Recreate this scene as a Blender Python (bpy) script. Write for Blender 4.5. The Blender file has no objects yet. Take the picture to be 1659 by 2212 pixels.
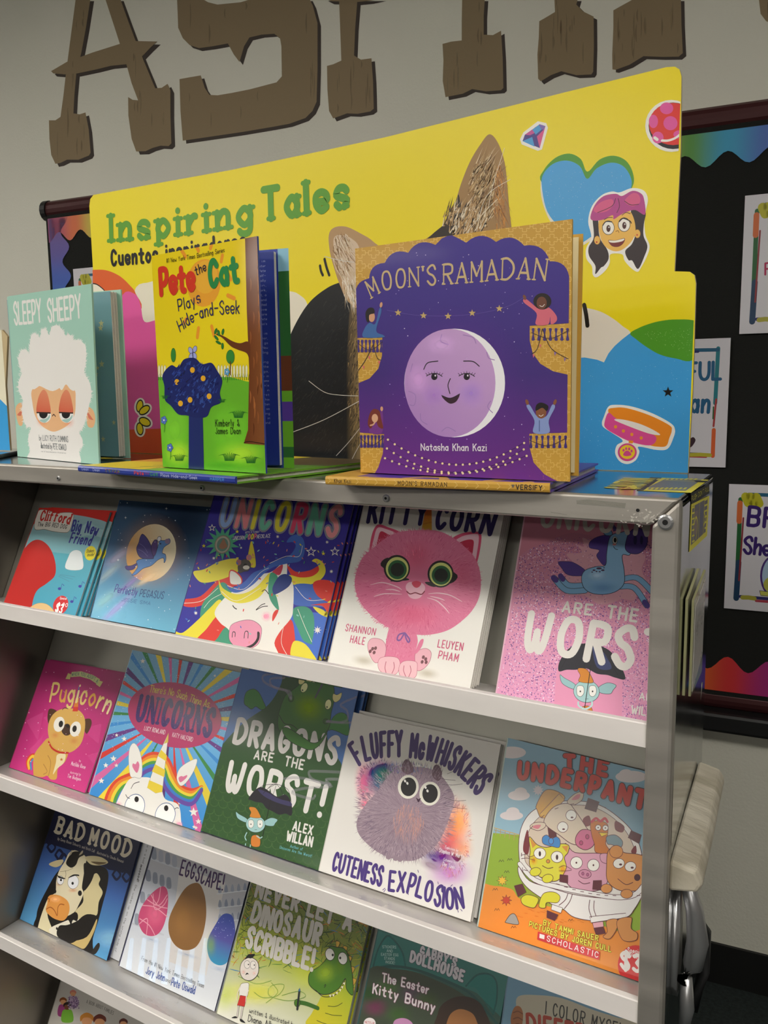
import bpy, math, random
from mathutils import Vector, Matrix
# ---------------------------------------------------------------- camera
S = 0.8                       # metres per survey unit (cart front plane to lens)
FPX = 1872.29
CAM = Vector((0, -S, 1.38))
CR = Vector((0.85271019, 0.52223024, -0.01268507))
CU = Vector((-0.06118377, 0.12395931, 0.99039923))
CF = Vector((-0.51878886, 0.8437474, -0.13765338))
scene = bpy.context.scene
cd = bpy.data.cameras.new('camera'); cam = bpy.data.objects.new('camera', cd)
scene.collection.objects.link(cam)
cam.matrix_world = Matrix(((CR.x, CU.x, -CF.x, CAM.x), (CR.y, CU.y, -CF.y, CAM.y), (CR.z, CU.z, -CF.z, CAM.z), (0, 0, 0, 1)))
cd.sensor_fit = 'HORIZONTAL'; cd.sensor_width = 36; cd.lens = FPX / 1659 * 36
cd.clip_start = 0.02; cd.clip_end = 60
scene.camera = cam
# ---------------------------------------------------------------- world, exposure
w = bpy.data.worlds.new('world'); scene.world = w; w.use_nodes = True
w.node_tree.nodes['Background'].inputs[0].default_value = (0.80, 0.83, 0.78, 1)
w.node_tree.nodes['Background'].inputs[1].default_value = 0.30
scene.view_settings.view_transform = 'Standard'; scene.view_settings.look = 'None'
scene.view_settings.gamma = 1; scene.view_settings.use_curve_mapping = False
scene.view_settings.exposure = 0.0
LAMP_W = 21.5                  # emission strength of the ceiling panels
random.seed(5)
PI = math.pi
def link(o):
    scene.collection.objects.link(o); return o
def lin(h):
    if not isinstance(h, str): return tuple(h)
    if len(h) == 3: h = ''.join(c * 2 for c in h)
    return tuple((lambda v: v / 12.92 if v <= .04045 else ((v + .055) / 1.055) ** 2.4)(int(h[i:i + 2], 16) / 255) for i in (0, 2, 4))
# ---------------------------------------------------------------- materials
def mat(name, col, rough=.5, metal=0, bump=0, bscale=60, var=0, vscale=8, spec=.5, stretch=None, emit=0, aniso=0, rvar=0, coat=0, col2=None, bdist=.002):
    m = bpy.data.materials.new(name); m.use_nodes = True; nt = m.node_tree; b = nt.nodes['Principled BSDF']
    c = lin(col) + (1,)
    b.inputs['Base Color'].default_value = c; b.inputs['Roughness'].default_value = rough; b.inputs['Metallic'].default_value = metal
    b.inputs['Specular IOR Level'].default_value = spec; b.inputs['Coat Weight'].default_value = coat
    b.inputs['Coat Roughness'].default_value = .08
    if emit: b.inputs['Emission Color'].default_value = c; b.inputs['Emission Strength'].default_value = emit
    if bump or var or rvar:
        tc = nt.nodes.new('ShaderNodeTexCoord'); mp = nt.nodes.new('ShaderNodeMapping'); nt.links.new(tc.outputs['Object'], mp.inputs[0])
        if stretch: mp.inputs['Scale'].default_value = stretch
        if var:
            n = nt.nodes.new('ShaderNodeTexNoise'); n.inputs['Scale'].default_value = vscale; n.inputs['Detail'].default_value = 6
            nt.links.new(mp.outputs[0], n.inputs[0])
            r = nt.nodes.new('ShaderNodeValToRGB'); r.color_ramp.elements[0].position = .35; r.color_ramp.elements[1].position = .65
            c2 = lin(col2) + (1,) if col2 else tuple(x * (1 - var) for x in c[:3]) + (1,)
            r.color_ramp.elements[0].color = c2; r.color_ramp.elements[1].color = c
            nt.links.new(n.outputs[0], r.inputs[0]); nt.links.new(r.outputs[0], b.inputs['Base Color'])
        if rvar:
            n = nt.nodes.new('ShaderNodeTexNoise'); n.inputs['Scale'].default_value = vscale * 1.7; n.inputs['Detail'].default_value = 5
            nt.links.new(mp.outputs[0], n.inputs[0])
            r = nt.nodes.new('ShaderNodeMapRange'); r.inputs[1].default_value = .3; r.inputs[2].default_value = .7
            r.inputs[3].default_value = rough; r.inputs[4].default_value = rough + rvar
            nt.links.new(n.outputs[0], r.inputs[0]); nt.links.new(r.outputs[0], b.inputs['Roughness'])
        if bump:
            n = nt.nodes.new('ShaderNodeTexNoise'); n.inputs['Scale'].default_value = bscale; n.inputs['Detail'].default_value = 3
            if bdist > .01: n.inputs['Detail'].default_value = 0
            nt.links.new(mp.outputs[0], n.inputs[0]); bp = nt.nodes.new('ShaderNodeBump')
            bp.inputs['Strength'].default_value = bump; bp.inputs['Distance'].default_value = bdist
            nt.links.new(n.outputs[0], bp.inputs['Height']); nt.links.new(bp.outputs[0], b.inputs['Normal'])
    return m
def inkmat(name, rough, coat=0, bump=0, bscale=40, metal=0, alpha=False, bdist=.002):
    """printed ink: the colour of each printed shape comes from the mesh"""
    m = mat(name, (.5, .5, .5), rough, metal, bump, bscale, coat=coat, bdist=bdist); nt = m.node_tree; b = nt.nodes['Principled BSDF']
    a = nt.nodes.new('ShaderNodeAttribute'); a.attribute_name = 'Col'
    nt.links.new(a.outputs['Color'], b.inputs['Base Color'])
    if alpha:                       # thin ink film: light crosses it on the way in and on the way out
        q = nt.nodes.new('ShaderNodeMath'); q.operation = 'SUBTRACT'; q.inputs[0].default_value = 1; nt.links.new(a.outputs['Alpha'], q.inputs[1])
        r = nt.nodes.new('ShaderNodeMath'); r.operation = 'SQRT'; nt.links.new(q.outputs[0], r.inputs[0])
        t = nt.nodes.new('ShaderNodeMath'); t.operation = 'SUBTRACT'; t.inputs[0].default_value = 1; nt.links.new(r.outputs[0], t.inputs[1]); nt.links.new(t.outputs[0], b.inputs['Alpha'])
        u = nt.nodes.new('ShaderNodeMath'); u.operation = 'ADD'; u.inputs[0].default_value = 1; nt.links.new(r.outputs[0], u.inputs[1])
        v = nt.nodes.new('ShaderNodeVectorMath'); v.operation = 'SCALE'; nt.links.new(a.outputs['Color'], v.inputs[0]); nt.links.new(u.outputs[0], v.inputs['Scale']); nt.links.new(v.outputs[0], b.inputs['Base Color'])
        b.inputs['Specular IOR Level'].default_value = .1
    return m
M = {
 'gloss': inkmat('printed_cover_gloss', .38, coat=.08, bump=.03, bscale=90),
 'shiny': inkmat('printed_cover_laminated', .16, coat=.8, bump=1, bscale=6, bdist=.016),
 'matte': inkmat('printed_cover_matte', .45),
 'board': inkmat('printed_cardboard', .30, bump=.10, bscale=25),
 'paint': inkmat('wall_paint_brown', .7, bump=.3, bscale=160),
 'soft': inkmat('soft_print', .45, alpha=True),
 'foil': inkmat('foil_print', .3, metal=.6),
 'paper': mat('page_paper', 'd8d4cc', .8, bump=.6, bscale=900, stretch=(.02, 1, 1)),
 'cream': mat('page_paper_cream', 'e8dcb8', .8),
 'wall': mat('wall_paint_grey', 'dcdacd', .62, bump=.35, bscale=170, var=.03, vscale=2),
 'farwall': mat('unseen_wall_dark_brown', '6f655a', .8),  # room walls out of view, kept dark so they bounce less fill light
 'ceil': mat('ceiling_tile', 'd8d8d2', .9, bump=.5, bscale=120),
 'floor': mat('carpet_dark', '26302f', .95, bump=1, bscale=400, var=.5, vscale=120),
 'base': mat('black_rubber', '141414', .5),
 'black': mat('black_plastic', '1a1a1b', .45),
 'alu': mat('brushed_aluminium', 'c4beb6', .42, .8, bump=.08, bscale=60, var=.16, vscale=9, stretch=(.25, 1, 3), rvar=.2),
 'mirror': mat('polished_aluminium', 'b4b6b6', .07, 1, bump=.03, bscale=8, rvar=.12, vscale=5),
 'top': mat('polished_top', 'a9adb0', .10, 1, bump=.02, bscale=9, rvar=.08, vscale=5),
 'shelf': mat('shelf_aluminium', 'dedad6', .22, .45, bump=.05, bscale=40, var=.06, vscale=14, rvar=.15, stretch=(.3, 1, 1)),
 'lip': mat('shelf_edge_white_metal', 'f3edea', .35, .0, var=.08, vscale=20, stretch=(.3, 1, 1)),
 'back': mat('shelf_back_metal', 'a09e95', .42, .5, var=.25, vscale=7, col2='94928a', stretch=(.6, 1, 1)),
 'inner': mat('inner_side_metal', '8b857d', .36, .75, var=.15, vscale=6, stretch=(1, 1, .4)),
 'steel': mat('steel', 'bcbcbe', .33, .8, bump=.1, bscale=60),
 'white': mat('worn_white_rubber', 'cfc8b8', .6, bump=.6, bscale=60, var=.3, vscale=14, col2='a79f8c', stretch=(1, 4, 1)),
 'clear': mat('clear_acrylic_edge', '9c9a74', .15),
 'maroon': mat('maroon_metal_frame', '4a2426', .38, .3, bump=.1, bscale=80),
 'felt': mat('black_fabric_board', '141512', .95, bump=.8, bscale=300),
 'lamp': mat('lamp_diffuser', 'fffaf0', .5, emit=LAMP_W),
 'kraft': mat('raw_cardboard_edge', 'c9b48c', .9),
 'hole': mat('dark_hole', '0b0b0b', .8),
}
# ---------------------------------------------------------------- mesh helpers
class MB:
    def __init__(s): s.v = []; s.f = []; s.c = []; s.m = []
    def add(s, vs, fs, col=(1, 1, 1), mi=0):
        b = len(s.v); s.v += [tuple(v) for v in vs]; s.f += [tuple(i + b for i in f) for f in fs]
        c = tuple(lin(col)); c = c + (1,) if len(c) == 3 else c
        s.c += [c] * len(vs); s.m += [mi] * len(fs)
    def box(s, x0, x1, y0, y1, z0, z1, col=(1, 1, 1), mi=0):
        s.prism([(x0, y0), (x1, y0), (x1, y1), (x0, y1)], z0, z1, lambda a, b, c: (a, b, c), col, mi)
    def prism(s, poly, a, b, fn, col=(1, 1, 1), mi=0):
        """poly in (p,q) extruded from a to b through fn(p,q,h)"""
        n = len(poly); vs = [fn(p, q, a) for p, q in poly] + [fn(p, q, b) for p, q in poly]
        fs = [tuple(range(n))[::-1], tuple(range(n, 2 * n))] + [(i, (i + 1) % n, n + (i + 1) % n, n + i) for i in range(n)]
        s.add(vs, fs, col, mi)
    def tube(s, pts, r, n=8, mi=0, caps=True, col=(1, 1, 1)):
        pts = [Vector(p) for p in pts]; vs = []; fs = []
        for i, p in enumerate(pts):
            d = (pts[min(i + 1, len(pts) - 1)] - pts[max(i - 1, 0)]).normalized()
            a = d.cross(Vector((0, 0, 1)) if abs(d.z) < .9 else Vector((1, 0, 0))).normalized(); b = d.cross(a)
            rr = r[i] if isinstance(r, (list, tuple)) else r
            vs += [p + a * rr * math.cos(2 * PI * k / n) + b * rr * math.sin(2 * PI * k / n) for k in range(n)]
        for i in range(len(pts) - 1):
            fs += [(i * n + k, i * n + (k + 1) % n, (i + 1) * n + (k + 1) % n, (i + 1) * n + k) for k in range(n)]
        if caps: fs += [tuple(range(n))[::-1], tuple(range((len(pts) - 1) * n, len(pts) * n))]
        s.add(vs, fs, col, mi)
    def obj(s, name, mats, parent=None, smooth=False, bevel=0):
        me = bpy.data.meshes.new(name); me.from_pydata(s.v, [], s.f)
        for m in (mats if isinstance(mats, (list, tuple)) else [mats]): me.materials.append(M[m] if isinstance(m, str) else m)
        at = me.color_attributes.new('Col', 'FLOAT_COLOR', 'POINT')
        at.data.foreach_set('color', [x for c in s.c for x in c])
        me.polygons.foreach_set('material_index', s.m)
        if smooth: me.polygons.foreach_set('use_smooth', [True] * len(s.f))
        me.update()
        o = bpy.data.objects.new(name, me); link(o)
        if parent: o.parent = parent; o.matrix_parent_inverse = Matrix.Translation(-parent.location) if parent.type == 'EMPTY' else Matrix.Identity(4)
        if bevel:
            bv = o.modifiers.new('bevel', 'BEVEL'); bv.width = bevel; bv.segments = 2; bv.limit_method = 'ANGLE'
        return o
def thing(name, label, cat, loc, group=None):
    o = bpy.data.objects.new(name, None); link(o); o.location = loc; o.empty_display_size = .05
    o['label'] = label; o['category'] = cat
    if group: o['group'] = group
    return o
def tag(o, label=None, cat=None, group=None, kind=None):
    for k, v in (('label', label), ('category', cat), ('group', group), ('kind', kind)):
        if v: o[k] = v
    return o
def copy_tree(o, off, label=None, parent=None):
    c = o.copy(); link(c)
    if parent: c.parent = parent; c.matrix_parent_inverse = o.matrix_parent_inverse.copy()
    else:
        c.location = o.location + off; c['label'] = label or o['label']
    for ch in o.children:
        d = copy_tree(ch, off, None, c)
    return c
# ---------------------------------------------------------------- survey: pixel of the photograph -> point on a real plane
def ray(x, y): return CR * ((x - 829.5) / FPX) - CU * ((y - 1106) / FPX) + CF
class Pl:
    def __init__(s, O, U, V):
        s.O = Vector(O); s.U = Vector(U).normalized(); s.V = Vector(V).normalized(); s.N = s.U.cross(s.V)
    def at(s, px, py):
        d = ray(px, py); t = (s.O - CAM).dot(s.N) / d.dot(s.N); p = CAM + d * t - s.O
        return (p.dot(s.U), p.dot(s.V))
    def to(s, u, v, w=0): return s.O + s.U * u + s.V * v + s.N * w
def W(x, y, z): return Vector((x * S, (y - 1) * S, 1.38 + z * S))       # survey units -> world
def groundpt(px, py, z):                                              # z in survey units
    d = ray(px, py); return CAM + d * (z * S / d.z)
def clip(poly, win):
    """Sutherland-Hodgman, convex CCW window"""
    out = poly
    for i in range(len(win)):
        a, b = win[i], win[(i + 1) % len(win)]; ex, ey = b[0] - a[0], b[1] - a[1]
        src = out; out = []
        if not src: break
        side = [ex * (p[1] - a[1]) - ey * (p[0] - a[0]) for p in src]
        for k in range(len(src)):
            p, q = src[k - 1], src[k]; sp, sq = side[k - 1], side[k]
            if (sp >= 0) != (sq >= 0):
                t = sp / (sp - sq); out.append(tuple(p[j] + (q[j] - p[j]) * t for j in range(len(p))))
            if sq >= 0: out.append(q)
    return out
def area(p): return .5 * sum(p[i - 1][0] * p[i][1] - p[i][0] * p[i - 1][1] for i in range(len(p)))
def smooth(pts, closed=True, n=5):
    N = len(pts); out = []
    rng = range(N) if closed else range(N - 1)
    g = (lambda i: pts[i % N]) if closed else (lambda i: pts[max(0, min(N - 1, i))])
    for i in rng:
        a, b, c, d = g(i - 1), g(i), g(i + 1), g(i + 2)
        for k in range(n):
            t = k / n; t2 = t * t; t3 = t2 * t
            out.append(tuple(.5 * (2 * b[j] + (c[j] - a[j]) * t + (2 * a[j] - 5 * b[j] + 4 * c[j] - d[j]) * t2 + (3 * b[j] - a[j] - 3 * c[j] + d[j]) * t3) for j in (0, 1)))
    if not closed: out.append(tuple(pts[-1]))
    return out
# ---------------------------------------------------------------- stroke alphabet (x char, y char; '4' = baseline, 'e' = cap line)
G = dict(p.split('=', 1) for p in '''A=043e64 1757|B=040e ~0e3e5d5a3909 ~0939585534 3404|C=~5c3e1d09153456|D=040e ~0e3e6b673404|E=5e0e0454 0949|F=5e0e04 0949|G=~5c3e1d09153456 565838|H=040e 646e 0969|I=040e|J=~4e48453406|K=040e 5e08 2a54|L=0e0454|M=040e376e64|N=040e646e|O=@3e1d09153455695d|P=040e ~0e3e5d5a3808|Q=@3e1d09153455695d 3763|R=040e ~0e3e5d5a3909 2954|S=~5c4e2e0c1a394856442406|T=0e6e 3e34|U=~0e0815345 5686e|V=0e346e|W=0e244b648e|X=046e 0e64|Y=0e396e 3934|Z=0e6e0464|a=@2a0806244648 4a44|b=0e04 @2a4846240608|c=~483a1a07143446|d=4e44 @2a0806244648|e=~0747492a09062445|f=~4d3e2d1b14 0a3a|g=@2a0806244648 ~4a43311102|h=0e04 ~072a4944|i=0a04 0d0d|j=~2a232101 2d2d|k=0e04 4a07 1844|l=0e04|m=0a04 ~071a3934 ~375a6964|n=0a04 ~072a4944|o=@2a0806244648|p=0a01 @2a4846240608|q=4a41 @2a0806244648|r=0a04 ~072a3a|s=~493a1a08274634 1405|t=~2d2a253444 0a4a|u=~0a062446 4a44|v=0a244a|w=0a1437546a|x=044a 0a44|y=0a24 4a11|z=0a4a0444|0=@2e0b0724474b|1=0c2e24|2=~0d2e4c4904 0444|3=~0d3e4c29 ~294745240 5|4=3e0747 3e34|5=4e0e0a ~0a3a47240 5|9=@2e0b2949 4b24|!=0e08 0404|.=0404|,=0402|'=0e0c|-=0949|$=~5c4e2e0c1a394856442406 3f33|&=~56340627 3c2e1c54|#=1e14 3e34 0b4b 0747|:=0404 0808|%=~0e071424373 9 ~39374454677e'''.split('|'))
ALN = '0123456789abcdefghij'
def glyph(ch):
    out = []; s = G.get(ch)
    if s is None: return [], 3
    toks = s.split(' '); merged = []
    for t in toks:
        # a stray blank inside a stroke (odd length) joins with the next token
        if merged and len(merged[-1].lstrip('~@')) % 2: merged[-1] += t
        else: merged.append(t)
    wd = 0
    for t in merged:
        k = t[0] if t[0] in '~@' else ''; q = t[len(k):]
        pts = [(ALN.index(q[i]), ALN.index(q[i + 1]) - 4) for i in range(0, len(q) - 1, 2)]
        wd = max([wd] + [p[0] for p in pts]); out.append((k, pts))
    return out, wd
def bumps(keys, k=.22, n=7):
    """scalloped outline: an outward arc between successive corner points"""
    out = []
    for (ax, ay), (bx, by) in zip(keys, keys[1:]):
        dx, dy = bx - ax, by - ay
        for i in range(n): t = i / n; h = k * 4 * t * (1 - t); out.append((ax + dx * t + dy * h, ay + dy * t - dx * h))
    return out + [keys[-1]]
class Art:
    """flat print on a plane; coordinates are given in the photograph's pixels (through T: offset and zoom)
    and turned into positions on the real surface"""
    def __init__(s, pl, win, base='ffffff', m='gloss', step=4e-6, w0=0):
        s.pl = pl; s.win = win if area(win) > 0 else win[::-1]; s.z = w0; s.step = step; s.T = (0, 0, 1)
        s.mb = MB(); s.parts = [('front', s.mb)]; s.mats = [m, 'soft', 'foil']; s.mi = 0
        cx = sum(p[0] for p in win) / len(win); cy = sum(p[1] for p in win) / len(win); s.cen = (cx, cy)
    def part(s, name):
        s.mb = MB(); s.parts.append((name, s.mb)); return s
    def uv(s, p): return s.pl.at(s.T[0] + p[0] / s.T[2], s.T[1] + p[1] / s.T[2])
    def sc(s, p=None):
        p = p or s.mid(); a = s.uv(p); b = s.uv((p[0], p[1] + 4)); c = s.uv((p[0] + 4, p[1]))
        return (math.dist(a, b) + math.dist(a, c)) / 8
    def mid(s):
        return s._mid
    def setT(s, x, y, k, mid=None):
        s.T = (x, y, k); s._mid = mid or (800, 800); return s
    def raw(s, uvp, col, dz=0, cols=None, mi=None):
        if not s.win: q = uvp
        else:
            q = [tuple(p) + (tuple(cols[i]) if cols else ()) for i, p in enumerate(uvp)]
            q = clip(q, s.win)
        if len(q) < 3: return
        a = area(q)
        if abs(a) < 1e-9: return
        if a < 0: q = q[::-1]
        z = s.z + dz; b = len(s.mb.v)
        s.mb.v += [tuple(s.pl.to(p[0], p[1], z)) for p in q]; s.mb.f.append(tuple(range(b, b + len(q))))
        if cols: s.mb.c += [tuple(p[2:6]) for p in q]
        else: s.mb.c += [col] * len(q)
        s.mb.m.append(s.mi if mi is None else mi)
    def up(s): s.z += s.step
    def C(s, col, a=1):
        c = tuple(lin(col)); return c[:3] + (a if len(c) == 3 else c[3],)
    def poly(s, pts, col, sm=False, line=None, lw=2, a=1):
        if sm: pts = smooth(pts)
        q = [s.uv(p) for p in pts]; s.raw(q, s.C(col, a), mi=1 if a < 1 else None); s.up()
        if line: s.line(pts + [pts[0]], lw, line)
        return s
    def sp(s, pts, col, line=None, lw=2, a=1):
        """flat number list -> smooth closed shape"""
        return s.poly([(pts[i], pts[i + 1]) for i in range(0, len(pts), 2)], col, True, line, lw, a)
    def pp(s, pts, col, line=None, lw=2, a=1):
        return s.poly([(pts[i], pts[i + 1]) for i in range(0, len(pts), 2)], col, False, line, lw, a)
    def ell(s, cx, cy, rx, ry, col, rot=0, line=None, lw=2, a=1, n=28):
        c, q = math.cos(math.radians(rot)), math.sin(math.radians(rot))
        pts = [(cx + rx * math.cos(t) * c - ry * math.sin(t) * q, cy + rx * math.cos(t) * q + ry * math.sin(t) * c) for t in [2 * PI * i / n for i in range(n)]]
        return s.poly(pts, col, False, line, lw, a)
    def grad(s, pts, c0, c1, p0, p1, sm=False, n=8, cm=None):
        """shape filled with a printed colour gradient from c0 at p0 to c1 at p1"""
        if sm: pts = smooth(pts)
        a, b = s.uv(p0), s.uv(p1); dx, dy = b[0] - a[0], b[1] - a[1]; L2 = dx * dx + dy * dy
        q = [s.uv(p) for p in pts]; tt = [((p[0] - a[0]) * dx + (p[1] - a[1]) * dy) / L2 for p in q]
        C0, C1 = s.C(c0), s.C(c1); CM = s.C(cm) if cm else None; L = math.sqrt(L2); d = (dx / L, dy / L); e = (-d[1], d[0])
        for k in range(n):
            lo = -9 if k == 0 else k / n; hi = 10 if k == n - 1 else (k + 1) / n
            win = [(a[0] + d[0] * lo * L - e[0] * 9, a[1] + d[1] * lo * L - e[1] * 9), (a[0] + d[0] * hi * L - e[0] * 9, a[1] + d[1] * hi * L - e[1] * 9),
                   (a[0] + d[0] * hi * L + e[0] * 9, a[1] + d[1] * hi * L + e[1] * 9), (a[0] + d[0] * lo * L + e[0] * 9, a[1] + d[1] * lo * L + e[1] * 9)]
            g = clip(q, win)
            if len(g) < 3: continue
            cs = []
            for p in g:
                t = max(0, min(1, ((p[0] - a[0]) * dx + (p[1] - a[1]) * dy) / L2))
                if CM: cs.append(tuple(C0[i] + (CM[i] - C0[i]) * t * 2 if t < .5 else CM[i] + (C1[i] - CM[i]) * (t * 2 - 1) for i in range(4)))
                else: cs.append(tuple(C0[i] + (C1[i] - C0[i]) * t for i in range(4)))
            s.raw(g, None, 0, cs)
        s.up(); return s
    def soft(s, cx, cy, rx, ry, col, a=.6, rot=0, n=20):
        """airbrushed spot"""
        c, q = math.cos(math.radians(rot)), math.sin(math.radians(rot)); ring = lambda f: [(cx + f * (rx * math.cos(t) * c - ry * math.sin(t) * q), cy + f * (rx * math.cos(t) * q + ry * math.sin(t) * c)) for t in [2 * PI * i / n for i in range(n)]]
        C0 = s.C(col, a); fr = [(0, 1), (.25, .88), (.5, .55), (.75, .2), (1, 0)]
        for (f0, a0), (f1, a1) in zip(fr, fr[1:]):
            r0 = [s.uv(p) for p in ring(f0)]; r1 = [s.uv(p) for p in ring(f1)]
            for i in range(n):
                j = (i + 1) % n
                pts = [r0[i], r1[i], r1[j]] + ([r0[j]] if f0 else []); al = [a0, a1, a1] + ([a0] if f0 else [])
                s.raw(pts, None, 0, [C0[:3] + (a * x,) for x in al], 1)
        s.up(); return s
    def stroke(s, q, w, c, taper=0, dz0=0):
        """q in uv, w metres"""
        n = len(q)
        if n == 1 or (n == 2 and math.dist(q[0], q[1]) < 1e-6):
            s.raw([(q[0][0] + w / 2 * math.cos(t), q[0][1] + w / 2 * math.sin(t)) for t in [PI * i / 5 for i in range(10)]], c, dz0); return
        L = []; R = []
        for i in range(n):
            a, b = q[max(i - 1, 0)], q[min(i + 1, n - 1)]
            dx, dy = b[0] - a[0], b[1] - a[1]; l = math.hypot(dx, dy) or 1
            h = w / 2 * ((1 - taper * i / (n - 1)) if taper > 0 else (1 + taper + (-taper) * math.sin(PI * i / (n - 1))) if taper < 0 else 1)
            h = max(h, w * .04); L.append((q[i][0] - dy / l * h, q[i][1] + dx / l * h)); R.append((q[i][0] + dy / l * h, q[i][1] - dx / l * h))
        for i in range(n - 1): s.raw([L[i], R[i], R[i + 1], L[i + 1]], c, dz0 + (i % 3) * 8e-7)
        if not taper:
            for e, k in ((q[0], 0), (q[-1], 1)):
                s.raw([(e[0] + w / 2 * math.cos(t), e[1] + w / 2 * math.sin(t)) for t in [PI * i / 5 for i in range(10)]], c, dz0 + (3 + k) * 8e-7)
    def line(s, pts, w, col, sm=False, taper=0, a=1):
        if not isinstance(pts[0], (tuple, list)): pts = [(pts[i], pts[i + 1]) for i in range(0, len(pts), 2)]
        if sm: pts = smooth(pts, False)
        m = s.mi
        if a < 1: s.mi = 1
        s.stroke([s.uv(p) for p in pts], w * s.sc(pts[len(pts) // 2]), s.C(col, a), taper); s.up(); s.mi = m; return s
    def ls(s, pts, w, col, taper=0, a=1): return s.line(pts, w, col, True, taper, a)
    def star(s, cx, cy, r, col, k=5, inner=.42, rot=-90):
        return s.poly([(cx + (r if i % 2 == 0 else r * inner) * math.cos(math.radians(rot + i * 180 / k)), cy + (r if i % 2 == 0 else r * inner) * math.sin(math.radians(rot + i * 180 / k))) for i in range(2 * k)], col)
    def text(s, txt, base, h, col, wt=1.2, slab=0, gap=None, shear=0, jit=0, outline=None, rnd=1, squeeze=1, contrast=0):
        """lettering along a baseline; cap height h"""
        if not isinstance(base[0], (tuple, list)): base = [(base[i], base[i + 1]) for i in range(0, len(base), 2)]
        bp = [s.uv(p) for p in (smooth(base, False) if len(base) > 2 else base)]
        hu = math.dist(s.uv(base[0]), s.uv((base[0][0], base[0][1] - h))) / 10
        gap = (1.6 + wt * .9 + (2.2 * slab)) if gap is None else gap
        gl = [glyph(c) for c in txt]; adv = [(g[1] + gap) for g in gl]; tot = sum(adv) - gap
        L = sum(math.dist(a, b) for a, b in zip(bp, bp[1:])); kx = L / tot
        def pos(d):
            for a, b in zip(bp, bp[1:]):
                l = math.dist(a, b)
                if d <= l or (b == bp[-1]):
                    return (a[0] + (b[0] - a[0]) * d / l, a[1] + (b[1] - a[1]) * d / l), ((b[0] - a[0]) / l, (b[1] - a[1]) / l)
                d -= l
        cols = col if isinstance(col, (list, tuple)) and isinstance(col[0], str) else [col]
        for ps in ([0, 1] if outline else [1]):
            x = 0
            rs = random.Random(len(txt) * 7 + 3)
            for gi, (g, wd) in enumerate(gl):
                (ox, oy), (dx, dy) = pos((x + wd / 2) * kx); ja = rs.uniform(-jit, jit); jy = rs.uniform(-jit, jit) * 3
                c_, s_ = math.cos(ja), math.sin(ja); dx, dy = dx * c_ - dy * s_, dx * s_ + dy * c_
                c = s.C(outline[0] if ps == 0 else cols[gi % len(cols)]); wu = wt * hu + (outline[1] * hu if ps == 0 else 0)
                f = lambda p: (ox + dx * ((p[0] - wd / 2 + shear * p[1]) * kx * squeeze) - dy * ((p[1] + jy) * hu), oy + dy * ((p[0] - wd / 2 + shear * p[1]) * kx * squeeze) + dx * ((p[1] + jy) * hu))
                for si, (k, pts) in enumerate(g):
                    q = smooth(pts, True, 4) + [pts[0]] if k == '@' else smooth(pts, False, 4) if k == '~' else pts
                    d0 = si * 1.5e-6
                    qq = [f(p) for p in q]
                    if k: s.stroke(qq, wu, c, dz0=d0)
                    else:
                        for a, b in zip(qq, qq[1:]): 
                            ww = wu
                            if contrast and abs(b[1] - a[1]) > 2 * abs(b[0] - a[0]) and b[1] > a[1]: ww = wu * (1 - contrast)
                            s.stroke([a, b], ww, c, dz0=d0); d0 += 1e-6
                    if slab and k != '@':
                        ends = [(pts[0], pts[1]), (pts[-1], pts[-2])] if len(pts) > 1 else []
                        for e, o in ends:
                            if e[1] in (0, 10, 6, -3) and abs(e[1] - o[1]) > 1 and e != o:
                                r = .55 + wt * .55
                                s.stroke([f((e[0] - r * slab, e[1])), f((e[0] + r * slab, e[1]))], wu * .62, c, dz0=d0 + 4e-6)
                x += adv[gi]
            s.up(); s.z += 4e-6
        return s
    def dots(s, n, box, cols, r=(1, 3), seed=1, tri=True, inside=None):
        rs = random.Random(seed)
        for i in range(n):
            x, y = rs.uniform(box[0], box[2]), rs.uniform(box[1], box[3])
            if inside and not inside(x, y): continue
            q = rs.uniform(*r); a = rs.uniform(0, 6.3); c = s.C(rs.choice(cols)); k = 3 if tri else 6
            s.raw([s.uv((x + q * math.cos(a + 2 * PI * j / k), y + q * math.sin(a + 2 * PI * j / k))) for j in range(k)], c, (i % 5) * 1e-6)
        s.up(); return s
    def fur(s, cx, cy, rx, ry, n, ln, wd, cols, seed=2, r0=0, r1=1, flow=None, rot=0, a=1):
        """painted hair strokes pointing outwards"""
        rs = random.Random(seed); ro = math.radians(rot); m = s.mi
        if a < 1: s.mi = 1
        for i in range(n):
            t = rs.uniform(0, 2 * PI); f = math.sqrt(rs.uniform(r0 * r0, r1 * r1)); X, Y = rx * math.cos(t), ry * math.sin(t)
            x, y = cx + f * (X * math.cos(ro) - Y * math.sin(ro)), cy + f * (X * math.sin(ro) + Y * math.cos(ro))
            if flow is not None: d = math.radians(flow + rs.uniform(-18, 18)); dx, dy = math.cos(d), math.sin(d)
            else:
                l = math.hypot(x - cx, y - cy) or 1; d = math.atan2(y - cy, x - cx) + rs.uniform(-.35, .35); dx, dy = math.cos(d), math.sin(d)
            L = ln * rs.uniform(.5, 1.3); wv = wd * rs.uniform(.6, 1.3)
            s.raw([s.uv((x - dy * wv, y + dx * wv)), s.uv((x + dy * wv, y - dx * wv)), s.uv((x + dx * L, y + dy * L))], s.C(rs.choice(cols), a), (i % 7) * 9e-7)
        s.mi = m; s.up(); return s
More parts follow.
